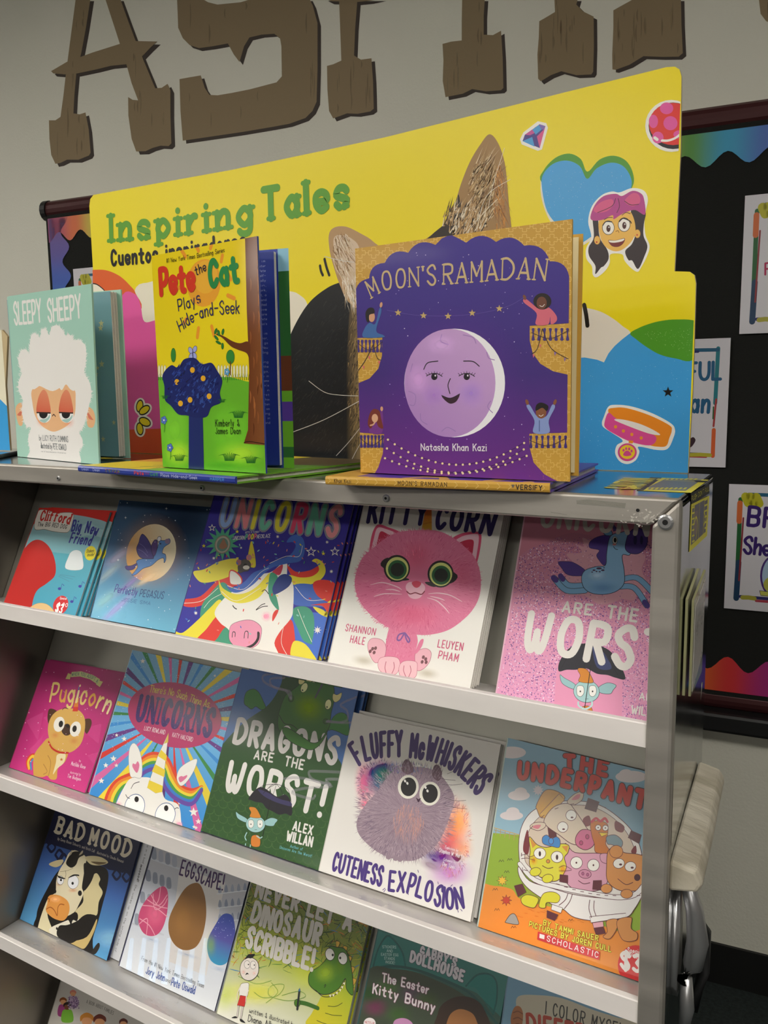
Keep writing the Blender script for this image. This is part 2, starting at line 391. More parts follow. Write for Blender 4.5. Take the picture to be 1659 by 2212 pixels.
    def bake(s, parent, front_name='front_cover', thick=.0015, edge=None, front=True):
        """front board with its print, plus named printed parts as its children"""
        fo = None
        for k, (nm, mb) in enumerate(s.parts):
            if k == 0:
                if front:
                    b = len(mb.v); n = len(s.win); c = s.C(edge or 'ddd')
                    vs = [tuple(s.pl.to(u, v, -1e-5)) for u, v in s.win] + [tuple(s.pl.to(u, v, -thick)) for u, v in s.win]
                    mb.v += vs; mb.c += [c] * (2 * n)
                    fs = [tuple(b + i for i in range(n)), tuple(b + n + i for i in range(n))[::-1]] + [(b + i, b + n + i, b + n + (i + 1) % n, b + (i + 1) % n) for i in range(n)]
                    mb.f += fs; mb.m += [0] * len(fs)
                fo = mb.obj(front_name, s.mats, parent)
                if front_name == 'tape_residue': fo['kind'] = 'stuff'
            elif mb.f:
                o = mb.obj(nm, s.mats, fo)
                if nm in ('sparkle_print', 'confetti', 'scale_print', 'stars', 'fence_print', 'light_string_print', 'tape_residue'): o['kind'] = 'stuff'
        return fo
# ---------------------------------------------------------------- room
T = -.1247
WY = .10562466
WN = Vector((math.sin(WY), -math.cos(WY), 0)); WALL = Pl(CAM - WN * 2.5115 * S, (math.cos(WY), math.sin(WY), 0), (0, 0, 1))
def wallbox(mb, a, b, z0, z1, w0, w1, mi=0, col=(1, 1, 1)):
    mb.prism([(a, z0), (b, z0), (b, z1), (a, z1)], w0, w1, lambda u, v, w_: tuple(WALL.to(u * S, v * S, w_)), col, mi)
mb = MB(); wallbox(mb, -10.2, 5.5, -1.725, 1.85, -.1, 0)
wall = tag(mb.obj('wall_back', 'wall'), 'grey painted wall with brown wooden-plank style lettering', kind='structure')
mb = MB(); mb.box(-8, 4.2, -9.2, 2.0, -.1, 0); tag(mb.obj('floor', 'floor'), 'dark carpet', kind='structure')
mb = MB(); mb.box(-8, 4.2, -9.2, 2.0, 2.86, 2.92); tag(mb.obj('ceiling', 'ceil'), 'white ceiling', kind='structure')
for nm, a in (('wall_left', (-8.1, -8, -9.2, 1.1)), ('wall_right', (4.2, 4.3, -9.2, 2.0)), ('wall_front', (-8, 4.2, -9.3, -9.2))):
    mb = MB(); mb.box(a[0], a[1], a[2], a[3], 0, 2.86); tag(mb.obj(nm, 'farwall'), 'plain unseen room wall, dark brown to cut bounced light', kind='structure')
mb = MB(); wallbox(mb, -9.6, 5, -1.725, -1.602, .0, .008); tag(mb.obj('baseboard_back', 'base'), 'black rubber baseboard', kind='structure')
# ceiling lamps (the room's light)
k = 0
for ly in (-1.35, -4.4, -7.6):
    for lx in (-5.0, -2.0, 1.0):
        t = thing('ceiling_light', 'white recessed fluorescent ceiling panel, ' + ('leftmost', 'middle', 'rightmost')[k % 3] + ' column, row ' + ('nearest the book cart', 'second from the cart', 'furthest from the cart')[k // 3], 'ceiling light', (lx, ly, 2.86), 'ceiling light panels')
        mb = MB(); mb.box(lx - .6, lx + .6, ly - .3, ly + .3, 2.845, 2.85); mb.obj('diffuser', 'lamp', t)
        mb = MB()
        for a, b, c, d in ((-.64, .64, -.34, -.3), (-.64, .64, .3, .34), (-.64, -.6, -.3, .3), (.6, .64, -.3, .3)): mb.box(lx + a, lx + b, ly + c, ly + d, 2.838, 2.8595)
        mb.obj('frame', 'ceil', t); k += 1
# painted letters, each a part of the wall
LET = [((0, 0, 2), ['328,-8,392,-8,372,120,352,228,330,320,322,410,318,490,345,494,370,486,384,560,392,660,385,672,340,690,290,690,262,704,240,708,222,670,214,600,212,520,240,520,262,505,275,410,285,320', '222,308,290,268,400,228,520,190,590,178,680,180,648,210,612,248,550,278,480,285,420,300,335,318,280,322,232,318', '455,-8,520,-8,555,90,585,170,630,280,672,382,700,380,725,363,738,390,738,500,742,620,730,632,695,630,660,640,630,654,590,655,570,600,556,500,555,420,575,432,598,434,570,360,548,280,500,130']),
 ((0, 0, 2), ['765,-8,768,60,770,120,790,165,820,195,860,208,920,200,985,188,1010,235,1035,268,1055,200,1078,162,1130,150,1185,146,1210,165,1216,200,1218,330,1195,356,1080,386,1000,402,940,412,905,410,885,380,868,326,820,334,776,342,780,480,790,608,900,592,1050,570,1180,548,1250,535,1320,510,1350,480,1368,440,1372,300,1372,100,1352,25,1336,-8,1100,-8,1040,10,940,20,900,10,868,-8']),
 ((0, 0, 2), ['1465,-8,1545,-8,1535,120,1530,240,1560,258,1605,252,1612,350,1615,470,1600,482,1545,492,1500,490,1440,512,1422,480,1415,390,1413,285,1440,278,1475,262,1470,120', '1402,-8,1655,-8,1600,4,1540,10,1430,6']),
 ((830, 0, 2), ['337,-8,435,-8,430,70,430,150,470,152,505,133,512,250,515,380,505,390,440,395,380,385,340,405,265,420,253,350,256,260,252,190,290,180,335,175,335,90']),
 ((830, 0, 2), ['735,-8,838,-8,830,20,860,50,905,72,906,200,903,310,895,322,830,325,765,308,720,325,676,352,665,340,662,235,668,160,670,92,700,75,738,52']),
 ((830, 0, 2), ['1085,-8,1282,-8,1284,100,1290,230,1272,245,1200,246,1120,243,1060,280,1000,302,986,300,985,235,990,120,990,45,1020,28']),
 ((830, 0, 2), ['1618,-8,1700,-8,1700,110,1650,92,1626,60'])]
for i, (tt, shp) in enumerate(LET):
    A = Art(WALL, None, m='paint', step=6e-5, w0=.0006) if False else Art(WALL, [(-9, -9), (9, -9), (9, 9), (-9, 9)], m='paint', step=6e-5, w0=.0004); A.setT(*tt)
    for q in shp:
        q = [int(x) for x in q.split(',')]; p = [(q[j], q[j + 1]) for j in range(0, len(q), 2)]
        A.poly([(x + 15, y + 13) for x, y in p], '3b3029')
    rs = random.Random(i)
    for q in shp:
        q = [int(x) for x in q.split(',')]; p = [(q[j], q[j + 1]) for j in range(0, len(q), 2)]
        A.poly(p, '8a7759')
        x0, x1, y0, y1 = min(a for a, b in p), max(a for a, b in p), min(b for a, b in p), max(b for a, b in p)
        uvp = [A.uv(a) for a in p]
        keep = A.win
        for j in range(34):
            x, y = rs.uniform(x0, x1), rs.uniform(y0, y1); l = rs.uniform(30, 130); wd = rs.uniform(3, 9)
            # brush marks kept inside the letter
            ok = True
            for (ax, ay) in ((x - wd, y), (x + wd, y), (x - wd, y + l), (x + wd, y + l), (x, y + l / 2)):
                c = False
                for m_ in range(len(p)):
                    (ux, uy), (vx, vy) = p[m_ - 1], p[m_]
                    if (uy > ay) != (vy > ay) and ax < (vx - ux) * (ay - uy) / (vy - uy) + ux: c = not c
                ok = ok and c
            if ok: A.ls([x, y, x + rs.uniform(-4, 4), y + l / 2, x, y + l], wd, rs.choice(['5a4936', '6a5740', '554333', '8a785a', '4d3d2f']), taper=-1, a=.5)
    A.bake(wall, 'painted_letter', front=False)
# ---------------------------------------------------------------- bulletin board on the wall
bb = thing('bulletin_board', 'black fabric bulletin board with maroon frame and rainbow scalloped border', 'bulletin board', tuple(WALL.to(-1.3 * S, -.85 * S, 0)))
mb = MB(); wallbox(mb, -2.57, 1.2, -.87, .70, .001, .018); mb.obj('fabric_panel', 'felt', bb)
def rail(nm, a, b, m, r=.034 * S, sq=.8):
    mb = MB(); pr = [(math.cos(t) * r, math.sin(t) * r * sq) for t in [PI * i / 8 for i in range(9)]]
    d = Vector((b[0] - a[0], b[1] - a[1])).normalized(); n = Vector((-d.y, d.x)); vs = []
    for e in (a, b): vs += [tuple(WALL.to(e[0] * S + n.x * p, e[1] * S + n.y * p, q + .001)) for p, q in pr]
    N = len(pr); fs = [(i, i + 1, N + i + 1, N + i) for i in range(N - 1)] + [tuple(range(N)), tuple(range(N, 2 * N)), (0, N, 2 * N - 1, N - 1)]
    mb.add(vs, fs); return tag(mb.obj(nm, m, bb), 'maroon rail' if m == 'maroon' else 'black plastic trim')
rail('frame_rail', (-2.57, .686), (1.2, .686), 'maroon'); rail('frame_rail', (-2.57, -.862), (1.2, -.862), 'maroon', .03 * S)
rail('side_trim', (-2.572, -.87), (-2.572, .66), 'black', .016 * S)
rail('corner_cap', (-2.59, .686), (-2.566, .686), 'black', .037 * S, .9)
mb = MB(); wallbox(mb, -2.57, 1.2, -.944, -.888, .0, .05); o = mb.obj('marker_tray', 'black', bb, bevel=.008)
def scallop(nm, pts0, pts1, depth, side, cols, per=.105, o=.13, st=.093):
    """strip of border from pts0 to pts1 (wall coordinates), wavy towards side"""
    A = Art(WALL, [(-9, -9), (9, -9), (9, 9), (-9, 9)], m='gloss', w0=.020); a, b = Vector(pts0), Vector(pts1); L = (b - a).length; d = (b - a) / L; n = Vector(side)
    K = int(L / per * 10); C = [lin(c) for c in cols]
    def colat(s_):
        t = ((s_ - o) / st) % len(C); i = int(t); f = t - i; f = f * f * (3 - 2 * f); return tuple(C[i][j] * (1 - f) + C[(i + 1) % len(C)][j] * f for j in range(3)) + (1,)
    for i in range(K):
        s0, s1 = L * i / K, L * (i + 1) / K; h = lambda s_: depth * (.80 + .2 * math.cos(2 * PI * s_ / per))
        q = [a + d * s0, a + d * s1, a + d * s1 + n * h(s1), a + d * s0 + n * h(s0)]
        A.raw([(p.x * S, p.y * S) for p in q], None, 0, [colat(s0), colat(s1), colat(s1), colat(s0)])
    return A.bake(bb, nm, front=False)
R_ = ['e2662f', 'd93a34', '8a2a7c', '4a4fae', '2a8fd0', '3f9a48', 'c9c233']
scallop('border_strip', (-2.56, .652), (1.2, .652), .086, (0, -1), ['d8662c', 'c9bb34', '57963f', '2e9bc4', '3f68b8', '6b3f8f', 'a83563'])
scallop('border_strip', (-2.56, -.835), (1.2, -.835), .10, (0, 1), ['dd6a30', 'd0383a', 'a8307a', '5a3f9f', '2e8bc4', '3f9a48', 'c9bb34'], o=.377)
scallop('border_strip', (-2.556, .65), (-2.556, -.83), .095, (1, 0), ['6b3579', '5a4a9c', '3a5cb8', '2a86c8', '3f9a5a', 'c9c233', 'd8662c'], o=.0, st=.11)
# lettered sheets pinned on the board
def sheet(lbl, x0, z1, wdt, h, grp, fn):
    c = WALL.to((x0 + wdt / 2) * S, (z1 - h) * S, .02); t = thing('lettered_sheet', lbl, 'poster', tuple(c), grp)
    win = [(x0 * S, (z1 - h) * S), ((x0 + wdt) * S, (z1 - h) * S), ((x0 + wdt) * S, z1 * S), (x0 * S, z1 * S)]
    A = Art(WALL, win, m='gloss', w0=.0235); A.raw(win, A.C('d6d3da')); A.up(); A.setT(0, 0, 1, (1600, 600))
    # brushed border
    def seg(a, b, w_, col): A.stroke([(a[0] * S, a[1] * S), ((a[0] + b[0]) / 2 * S, (a[1] + b[1]) / 2 * S + .001), (b[0] * S, b[1] * S)], w_ * S * .85, A.C(col), 0); A.up()
    m = .03; L_, R2, Tp, B = x0 + m, x0 + wdt - m, z1 - m, z1 - h + m
    A.part('painted_border')
    seg((L_, Tp - .01), (L_, B + .09), .013, '1d5f2f'); seg((L_ + .002, B + .1), (L_, B), .017, '183c5c'); seg((L_ + .009, Tp - .06), (L_ + .005, B + .05), .005, '8b3038'); seg((L_ - .001, Tp - .02), (L_ - .001, Tp - .07), .016, 'd06a35')
    seg((R2, Tp + .004), (R2 - .002, Tp - .14), .012, '1f7a86'); seg((R2, Tp - .13), (R2 - .004, B + .08), .006, 'a8383a'); seg((R2 - .006, Tp - .15), (R2 - .006, B + .1), .004, '1d5f2f'); seg((R2 - .003, B + .07), (R2 - .003, B), .012, 'd8622f')
    seg((L_ + .02, Tp + .004), (R2, Tp), .011, '1a5c7c'); seg((L_ + .09, Tp - .001), (R2 - .05, Tp - .003), .008, '1f2a66'); seg((L_ + .01, B + .006), (R2 - .04, B + .004), .010, '2b2a68'); seg((L_ + .05, B - .002), (R2 - .02, B - .002), .008, 'b03a4a'); seg((R2 - .06, B + .002), (R2 - .01, B + .002), .012, 'b8b136')
    A.soft_ = None
    for dx in (0, .012, .026): A.stroke([((L_ + .012 + dx) * S, (Tp - .002) * S), ((L_ + .02 + dx) * S, (Tp - .02) * S)], .022 * S, A.C('b9b422'))
    A.up(); seg((L_ + .016, B + .004), (L_ + .045, B + .004), .014, 'a9a43a'); A.part('lettering'); fn(A)
    A.bake(t, 'paper', thick=.0006, edge='c8c5cc'); return t
sheet('white lettered sheet with pink writing, at right edge above the others', -.151, .484, .46, .347, 'lettered sheets on the bulletin board', lambda A: (A.text('R', [1654, 596, 1675, 594], 24, 'b02458', 1.7)))
sheet('white sheet ending in blue words ful and an, right of yellow header', -.631, .128, .46, .341, 'lettered sheets on the bulletin board',
      lambda A: (A.text('FUL', [1490, 821, 1558, 819], 36, '1c5c86', 1.9, gap=2.6), A.text('an', [1496, 889, 1532, 890], 42, '1c5c86', 1.7), A.part('heart_print'), A.sp([1492, 948, 1500, 943, 1505, 950, 1498, 962, 1491, 965, 1488, 956], '3a2430')))
sheet('white sheet with purple words starting B and She beside the cart', -.160, -.257, .46, .341, 'lettered sheets on the bulletin board',
      lambda A: (A.text('BR', [1617, 1131, 1672, 1136], 39, '34186a', 1.9), A.text('She', [1608, 1190, 1662, 1196], 34, '34186a', 1.8, gap=2.4), A.part('oval_picture'), A.ell(1675, 1240, 30, 44, 'a9c3dc', line='4a2a7a', lw=4), A.ell(1672, 1258, 22, 18, 'b9b94e'), A.pp([1642, 1271, 1675, 1275, 1675, 1285, 1644, 1281], 'c6c456', '2a2030', 1.2)))
sheet('white lettered sheet at left end of board behind sheep book', -2.445, .462, .46, .34, 'lettered sheets on the bulletin board', lambda A: None)
# ---------------------------------------------------------------- book display cart
cart = thing('book_display_cart', 'wheeled aluminium book display cart with four tilted shelves and glossy side', 'display cart', tuple(W(-.9, 1.16, -1.725)))
XL, XR, ZB = -1.632, -.2231, -1.62
def yz(mb, poly, x0, x1, mi=0): mb.prism([(p, q) for p, q in poly], x0, x1, lambda p, q, h: tuple(W(h, p, q)), (1, 1, 1), mi)
def xz(mb, poly, y0, y1, mi=0): mb.prism(poly, y0, y1, lambda p, q, h: tuple(W(p, h, q)), (1, 1, 1), mi)
def xy(mb, poly, z0, z1, mi=0): mb.prism(poly, z0, z1, lambda p, q, h: tuple(W(p, q, h)), (1, 1, 1), mi)
mb = MB(); xy(mb, [(-1.668, 1.008), (XR - .001, 1.008), (-.2485, 1.3185), (-1.668, 1.3185)], T - .008, T); tag(mb.obj('top_panel', 'top', cart, bevel=.003), 'polished aluminium top')
mb = MB(); xz(mb, [(-1.668, T), (XR, T), (-.2545, -.1565), (-1.635, -.1565)], 1.0, 1.016); tag(mb.obj('front_rail', 'alu', cart, bevel=.0025), 'scuffed brushed aluminium front rail')
mb = MB(); xz(mb, [(XR + .0004, T), (XR + .0008, ZB), (-.2545, ZB), (-.2541, -.1565)], 1.0004, 1.016); mb.obj('corner_post', 'alu', cart, bevel=.0035)
mb = MB(); xz(mb, [(-1.668, T), (-1.635, -.1565), (-1.635, ZB), (-1.668, ZB)], 1.0004, 1.016); mb.obj('corner_post', 'alu', cart, bevel=.0025)
mb = MB(); xy(mb, [(XR - .0002, 1.016), (-.2485, 1.3185), (-.2585, 1.3185), (XR - .010, 1.016)], ZB, T - .0085); tag(mb.obj('side_panel', 'mirror', cart, bevel=.002), 'mirror-polished metal side panel')
mb = MB(); xy(mb, [(-1.668, 1.016), (XL, 1.016), (XL, 1.3185), (-1.668, 1.3185)], ZB, T - .0085); tag(mb.obj('side_panel', 'inner', cart), 'dull metal side panel')
mb = MB(); xz(mb, [(-1.63, T - .009), (-.262, T - .009), (-.262, ZB), (-1.63, ZB)], 1.308, 1.3185); mb.obj('rear_panel', 'inner', cart)
LIP = [-.397, -.7605, -1.124, -1.4875]
for i, z in enumerate(LIP):
    mb = MB(); f = z - .024
    yz(mb, [(1.012, f), (1.125, f), (1.125, f - .005), (1.012, f - .005)], XL + .001, -.2375)
    sh = mb.obj('shelf', 'shelf', cart)
    mb = MB(); yz(mb, [(1.0055, z - .030), (1.0165, z - .030), (1.0165, z - .0008), (1.0150, z), (1.0070, z), (1.0055, z - .0012)], XL + .001, -.2545); tag(mb.obj('shelf_lip', 'lip', sh), 'pale metal lip')
    top = (LIP[i - 1] - .030) if i else T - .010; h = top - f
    mb = MB(); yz(mb, [(1.1055, f), (1.1055 + .477 * h, top), (1.1115 + .477 * h, top), (1.1115, f)], XL + .001, -.2445 if i else -.248); tag(mb.obj('back_panel', 'back', cart), 'stained grey metal back')
mb = MB(); yz(mb, [(1.02, ZB), (1.31, ZB), (1.31, ZB + .012), (1.02, ZB + .012)], XL, -.255); mb.obj('base_panel', 'alu', cart)
for x, y in ((-1.5, 1.06), (-.33, 1.06), (-1.5, 1.26), (-.34, 1.26)):
    mb = MB(); c = W(x, y, -1.70); mb.tube([c + Vector((-.012, 0, 0)), c + Vector((.012, 0, 0))], .019, 16); mb.tube([c + Vector((0, 0, .018)), W(x, y, ZB)], .008, 8); mb.obj('caster', 'black', cart)
FRONT = Pl(W(0, 1.0, 0), (1, 0, 0), (0, 0, 1))
for px, py, r, wsh in ((127, 1033, .0034, 1), (437, 1054, .0038, 1), (835, 1076, .0042, 1), (1378, 1102, .0045, 0), (1438, 1128, .0072, 1)):
    u, v = FRONT.at(px, py); mb = MB()
    if wsh: mb.tube([FRONT.to(u, v, -.0005), FRONT.to(u, v, .0012), FRONT.to(u, v, .002)], [r, r, r * .75], 16)
    mb.tube([FRONT.to(u, v, .0005), FRONT.to(u, v, .0024 if wsh else .0009)], r * .36, 10, mi=1); mb.obj('screw', ['steel', 'hole'], cart)
# scuffs and tape residue on the rail
A = Art(FRONT, [(-9, -9), (9, -9), (9, 9), (-9, 9)], m='paint', w0=.00005); A.setT(0, 0, 1, (1300, 1100))
A.pp([1245, 1081, 1270, 1079, 1352, 1087, 1350, 1098, 1310, 1094, 1246, 1089], '86837a')
rs = random.Random(4)
for j in range(60): x, y = rs.gauss(1390, 24), rs.gauss(1116, 8); A.pp([x, y, x + rs.uniform(2, 9), y + rs.uniform(-2, 3), x + rs.uniform(0, 6), y + rs.uniform(2, 5)], rs.choice(['c9c4bb', 'd6d0c8', 'b3aea6']))
for q in ((1190, 1106, 1225, 1112), (440, 1063, 455, 1066)): A.line(list(q), 1, '8f8a82')
A.bake(cart, 'tape_residue', front=False)
# side panel: warning stickers, sign holder, bumper, latch
SD = Pl(W(-.2231, 1.0, 0), (-.0254, .3185, 0), (0, 0, 1)); TOPP = Pl(W(0, 0, T), (1, 0, 0), (0, 1, 0))
BIG = [(-9, -9), (9, -9), (9, 9), (-9, 9)]
A = Art(SD, BIG, m='matte', w0=.0012); A.setT(1200, 700, 3.4556, (1080, 1400))
A.pp([1000, 1262, 1140, 1190, 1140, 1262, 1005, 1352], '1c1d1c')
A.pp([1003, 1345, 1140, 1280, 1122, 1580, 988, 1704], 'e6dc3f'); A.pp([1012, 1362, 1128, 1300, 1112, 1550, 1000, 1652], '6f6a74')
for i in range(7):
    y = 1372 + i * 42; A.line([1010, y, 1028, y - 8], 3, 'e6dc3f'); A.line([1104, y - 58, 1124, y - 68], 3, 'e6dc3f')
A.line([1028, 1356, 1016, 1640], 3, 'e6dc3f'); A.line([1104, 1312, 1092, 1572], 3, 'e6dc3f'); A.line([1068, 1330, 1056, 1606], 3, 'e6dc3f')
A.pp([1032, 1400, 1052, 1390, 1044, 1560, 1024, 1576], '8f7a78'); A.pp([1074, 1378, 1092, 1369, 1084, 1520, 1066, 1538], '5f6480'); A.ls([1026, 1480, 1040, 1440, 1050, 1490, 1040, 1600], 4, 'e6dc3f'); A.ls([1100, 1400, 1110, 1450, 1098, 1500], 4, 'e6dc3f')
A.part('lettering'); A.text('PUSH DON\'T PULL', [1006, 1322, 1138, 1240], 34, 'e6dc3f', 1.6)
tag(A.bake(cart, 'warning_sticker', front=False), 'yellow and black sticker, push don\'t pull')
A = Art(TOPP, BIG, m='matte', w0=.0003); A.setT(1100, 960, 2.968, (1100, 250))
A.pp([905, 212, 1280, 228, 1165, 312, 815, 297], 'e6dc3f'); A.pp([1010, 219, 1235, 228, 1130, 300, 860, 290], '7b8088'); A.pp([905, 212, 980, 215, 860, 297, 815, 297], '232523')
for i in range(9): x = 880 + i * 30; A.line([x, 290, x + 14, 279], 3, 'e6dc3f'); A.line([x + 70, 228, x + 80, 221], 3, 'e6dc3f')
A.line([890, 279, 1120, 288], 3, 'e6dc3f'); A.line([1000, 231, 1190, 238], 3, 'e6dc3f')
A.pp([710, 290, 800, 262, 822, 276, 808, 290], 'e6d83a'); A.pp([710, 290, 770, 278, 800, 290], 'b02a22'); A.pp([1180, 232, 1276, 236, 1268, 246, 1200, 244], '1c1d1c')
A.part('lettering'); A.text('CAUTION', [824, 288, 930, 222], 22, 'e6dc3f', 1.6)
tag(A.bake(cart, 'warning_sticker', front=False), 'yellow caution sticker on the top')
def sd(y, z, w_=0): return SD.to((y - 1) * S / math.cos(.08), z * S, w_)
def sdprism(poly, w0, w1): mb = MB(); mb.prism(poly, w0, w1, lambda p, q, h: tuple(sd(p, q, h))); return mb
SD.N = SD.U.cross(SD.V)
sdprism([(1.055, -.252), (1.055, -.372), (1.165, -.372), (1.165, -.235), (1.15, -.232)], .002, .0045).obj('sign_holder', 'clear', cart)
b2 = sdprism([(1.055, -.252), (1.055, -.372), (1.16, -.372), (1.16, -.235)], .0078, .010).obj('sign_holder', 'clear', cart)
sdprism([(1.062, -.262), (1.062, -.368), (1.15, -.345), (1.155, -.245)], .0102, .0108).obj('paper_slip', 'shelf', b2)
# the worn bumper bar: rounded, runs back along the side
mb = MB(); prof = [(0, -.606), (.034, -.600), (.039, -.590), (.037, -.582), (.032, -.572), (.004, -.566), (0, -.567)]
vs = []
for k_, (y, s_) in enumerate(((1.012, .93), (1.018, 1), (1.12, 1.0), (1.20, .97), (1.262, .96), (1.27, .86))):
    vs += [tuple(sd(y, (q + .586) * s_ - .586 + (y - 1.018) * .10, .0005 + p * S * s_)) for p, q in prof]
n = len(prof); fs = [(k_ * n + i, (k_ + 1) * n + i, (k_ + 1) * n + (i + 1) % n, k_ * n + (i + 1) % n) for k_ in range(5) for i in range(n)] + [tuple(range(n)), tuple(range(5 * n, 6 * n))[::-1]]
mb.add(vs, fs); tag(mb.obj('bumper_bar', 'white', cart, bevel=.003), 'worn white rubber bumper')
mb = MB(); mb.prism([(1.05, -.64), (1.10, -.64), (1.105, -.76), (1.08, -.79), (1.055, -.76)], 0, .006, lambda p, q, h: tuple(sd(p, q, h)))
mb.tube([sd(1.075, -.61, .008), sd(1.073, -.66, .020), sd(1.072, -.70, .024), sd(1.072, -.735, .020), sd(1.072, -.76, .010)], [.006, .009, .011, .010, .007], 12)
mb.obj('latch', 'steel', cart, smooth=True)
mb = MB(); mb.tube([sd(1.10, -.68, .018), sd(1.13, -.72, .026), sd(1.13, -.78, .026), sd(1.11, -.825, .018)], .0065, 10); mb.obj('grip', 'black', cart, smooth=True)
mb = MB(); mb.tube([sd(1.075, -.755, .014), sd(1.075, -.80, .016), sd(1.075, -.835, .013)], [.006, .0075, .005], 10); mb.obj('latch_pin', 'steel', cart, smooth=True)
# neighbouring cart on the left
ct2 = thing('book_display_cart', 'second aluminium display cart at far left, carrying a cream and blue header', 'display cart', tuple(W(-2.3, 1.16, -1.725)))
mb = MB(); xy(mb, [(-2.95, 1.0), (-1.6685, 1.0), (-1.6685, 1.3185), (-2.95, 1.3185)], T - .008, T); mb.obj('top_panel', 'top', ct2)
mb = MB(); xz(mb, [(-2.95, T - .008), (-1.6685, T - .008), (-1.6685, ZB), (-2.95, ZB)], 1.0, 1.31); mb.obj('case_body', 'inner', ct2)
for x in (-2.85, -1.7):
    for y in (1.06, 1.26): mb = MB(); c = W(x, y, -1.70); mb.tube([c + Vector((-.012, 0, 0)), c + Vector((.012, 0, 0))], .019, 16); mb.tube([c + Vector((0, 0, .018)), W(x, y, ZB)], .008, 8); mb.obj('caster', 'black', ct2)
mb = MB(); mb.tube([groundpt(-60, 990, T + .004), groundpt(0, 986, T + .004), groundpt(39, 978, T + .004)], .0035, 10); tag(mb.obj('black_strap', 'black'), 'thin black strap lying on the cart top left of the sheep book', 'strap')
# ---------------------------------------------------------------- header boards
def header(lbl, pl, outline, thick=.004):
    t = thing('display_header', lbl, 'display header', tuple(pl.to(sum(p[0] for p in outline) / len(outline), min(p[1] for p in outline), -.002)))
    mb = MB(); mb.prism(outline, -thick, 0, lambda u, v, h: tuple(pl.to(u, v, h - .0002)), 'c9b48c', 0); mb.obj('cardboard', ['board'], t)
    return t
HD = Pl(W(0, 1.311, T), (1, 0, 0), (0, 0, 1))
HO = [(193, 445), (195, 430), (202, 421), (350, 394), (500, 367), (700, 325), (830, 297), (1030, 247), (1230, 197), (1440, 145), (1458, 144), (1468, 150), (1472, 165), (1470, 330), (1457, 586), (1490, 587), (1500, 594), (1503, 612), (1499, 760), (1496, 850), (1493, 900), (1486, 1024)]
ho = [HD.at(*p) for p in HO]; ho = [(u, max(v, .0006)) for u, v in ho] + [(ho[0][0] - .015, .0006), (ho[0][0] - .015, .27), (ho[0][0], .27)]
if area(ho) < 0: ho = ho[::-1]
hdr = header('long yellow cardboard header with green Inspiring Tales lettering and a cat photo', HD, ho)
WU = lambda pts: (lambda q: q if area(q) > 0 else q[::-1])([HD.at(*p) for p in pts])
A = Art(HD, BIG, m='board', w0=.00005); A.setT(0, 0, 1, (800, 500))
for a_, b_ in ((0, 21),): A.raw(ho, A.C('f0dc1e')); A.up()
LOW = WU([(100, 588), (1502.5, 588), (1486, 1024), (100, 979)]); UPW = WU([(100, 60), (1474, 100), (1457, 590), (100, 590)]); LOW = [(u, max(v, .0008)) for u, v in LOW]
A.win = WU([(197, 300), (900, 300), (900, 1000), (205, 985)]); A.win = [(u, max(v, .0008)) for u, v in A.win]
A.setT(0, 560, 2.6333)
A.sp([760, 195, 870, 125, 1100, 60, 1400, 70, 1600, 168, 1700, 200, 1760, 300, 1800, 700, 1800, 1200, 700, 1200, 740, 600], 'ebe4d2')
A.sp([400, 75, 510, 62, 600, 62, 680, 95, 740, 150, 772, 195, 790, 300, 500, 400, 400, 300], 'e2642f')
A.sp([770, 200, 800, 262, 822, 355, 900, 345, 1000, 360, 1040, 500, 1050, 1000, 700, 1000, 640, 400, 700, 200], 'e35ca4')
A.sp([500, 150, 540, 140, 575, 160, 600, 190, 620, 260, 520, 260], 'f2ecd8', '1c1c1c', 5)
A.pp([700, 970, 960, 962, 960, 1300, 700, 1300], 'd9532a')
for g_, c_ in ((13, 'f4f0e6'), (0, 'efd81f')):
    for cx, cy, a_, b_, r_ in ((795, 835, 18, 34, 10), (822, 858, 34, 20, -38), (824, 925, 34, 22, 28), (796, 965, 18, 34, -8)): A.ell(cx, cy, a_ + g_, b_ + g_, c_, r_, None if g_ else '151515', 6)
A.win = LOW; A.setT(1200, 700, 3.4556)
A.sp([-200, 300, 0, -60, 120, -125, 200, -125, 330, -95, 430, -40, 500, 15, 560, 72, 470, 160, 400, 230, 362, 288, 300, 268, 200, 250, 60, 280], 'e6ded0')
A.pp([-100, 300, 60, 262, 150, 252, 220, 250, 310, 266, 362, 286, 395, 220, 440, 165, 500, 112, 555, 70, 640, 40, 760, 40, 1100, 60, 1100, 1130, -200, 1100], '3f9fe0')
A.sp([557, 70, 620, 30, 690, 2, 780, -22, 900, -34, 1060, -18, 1200, 100, 1030, 268, 900, 258, 780, 228, 680, 172, 600, 112], '4f992b')
A.dots(420, (150, 100, 1020, 1080), ['9fd0f0', 'c8e4f6', '6bb6e8'], (1, 3.4), 3, inside=lambda x, y: y > 290 or x > 600 and y > 230)
A.dots(220, (640, -10, 1020, 230), ['a8cf86', 'd5e8b8'], (1, 3.2), 5, inside=lambda x, y: y > 60 - (x - 640) * .1 and y < 60 + (x - 600) * .45)
A.part('star_print'); A.star(840, 508, 42, '17171a')
A.part('collar_sticker')
A.sp([347, 735, 362, 690, 392, 620, 440, 603, 560, 613, 720, 665, 860, 740, 892, 790, 880, 850, 838, 930, 760, 940, 622, 915, 627, 955, 600, 1015, 540, 1045, 480, 1025, 446, 965, 458, 905, 502, 870, 420, 812, 358, 770], 'f1eee8')
A.sp([393, 645, 430, 626, 530, 627, 700, 680, 850, 755, 868, 795, 850, 850, 826, 910, 760, 915, 690, 900, 560, 840, 430, 720], 'ef8f28')
A.sp([395, 662, 450, 702, 560, 762, 725, 822, 752, 868, 700, 906, 560, 878, 440, 820, 374, 775, 366, 735], 'e0509a')
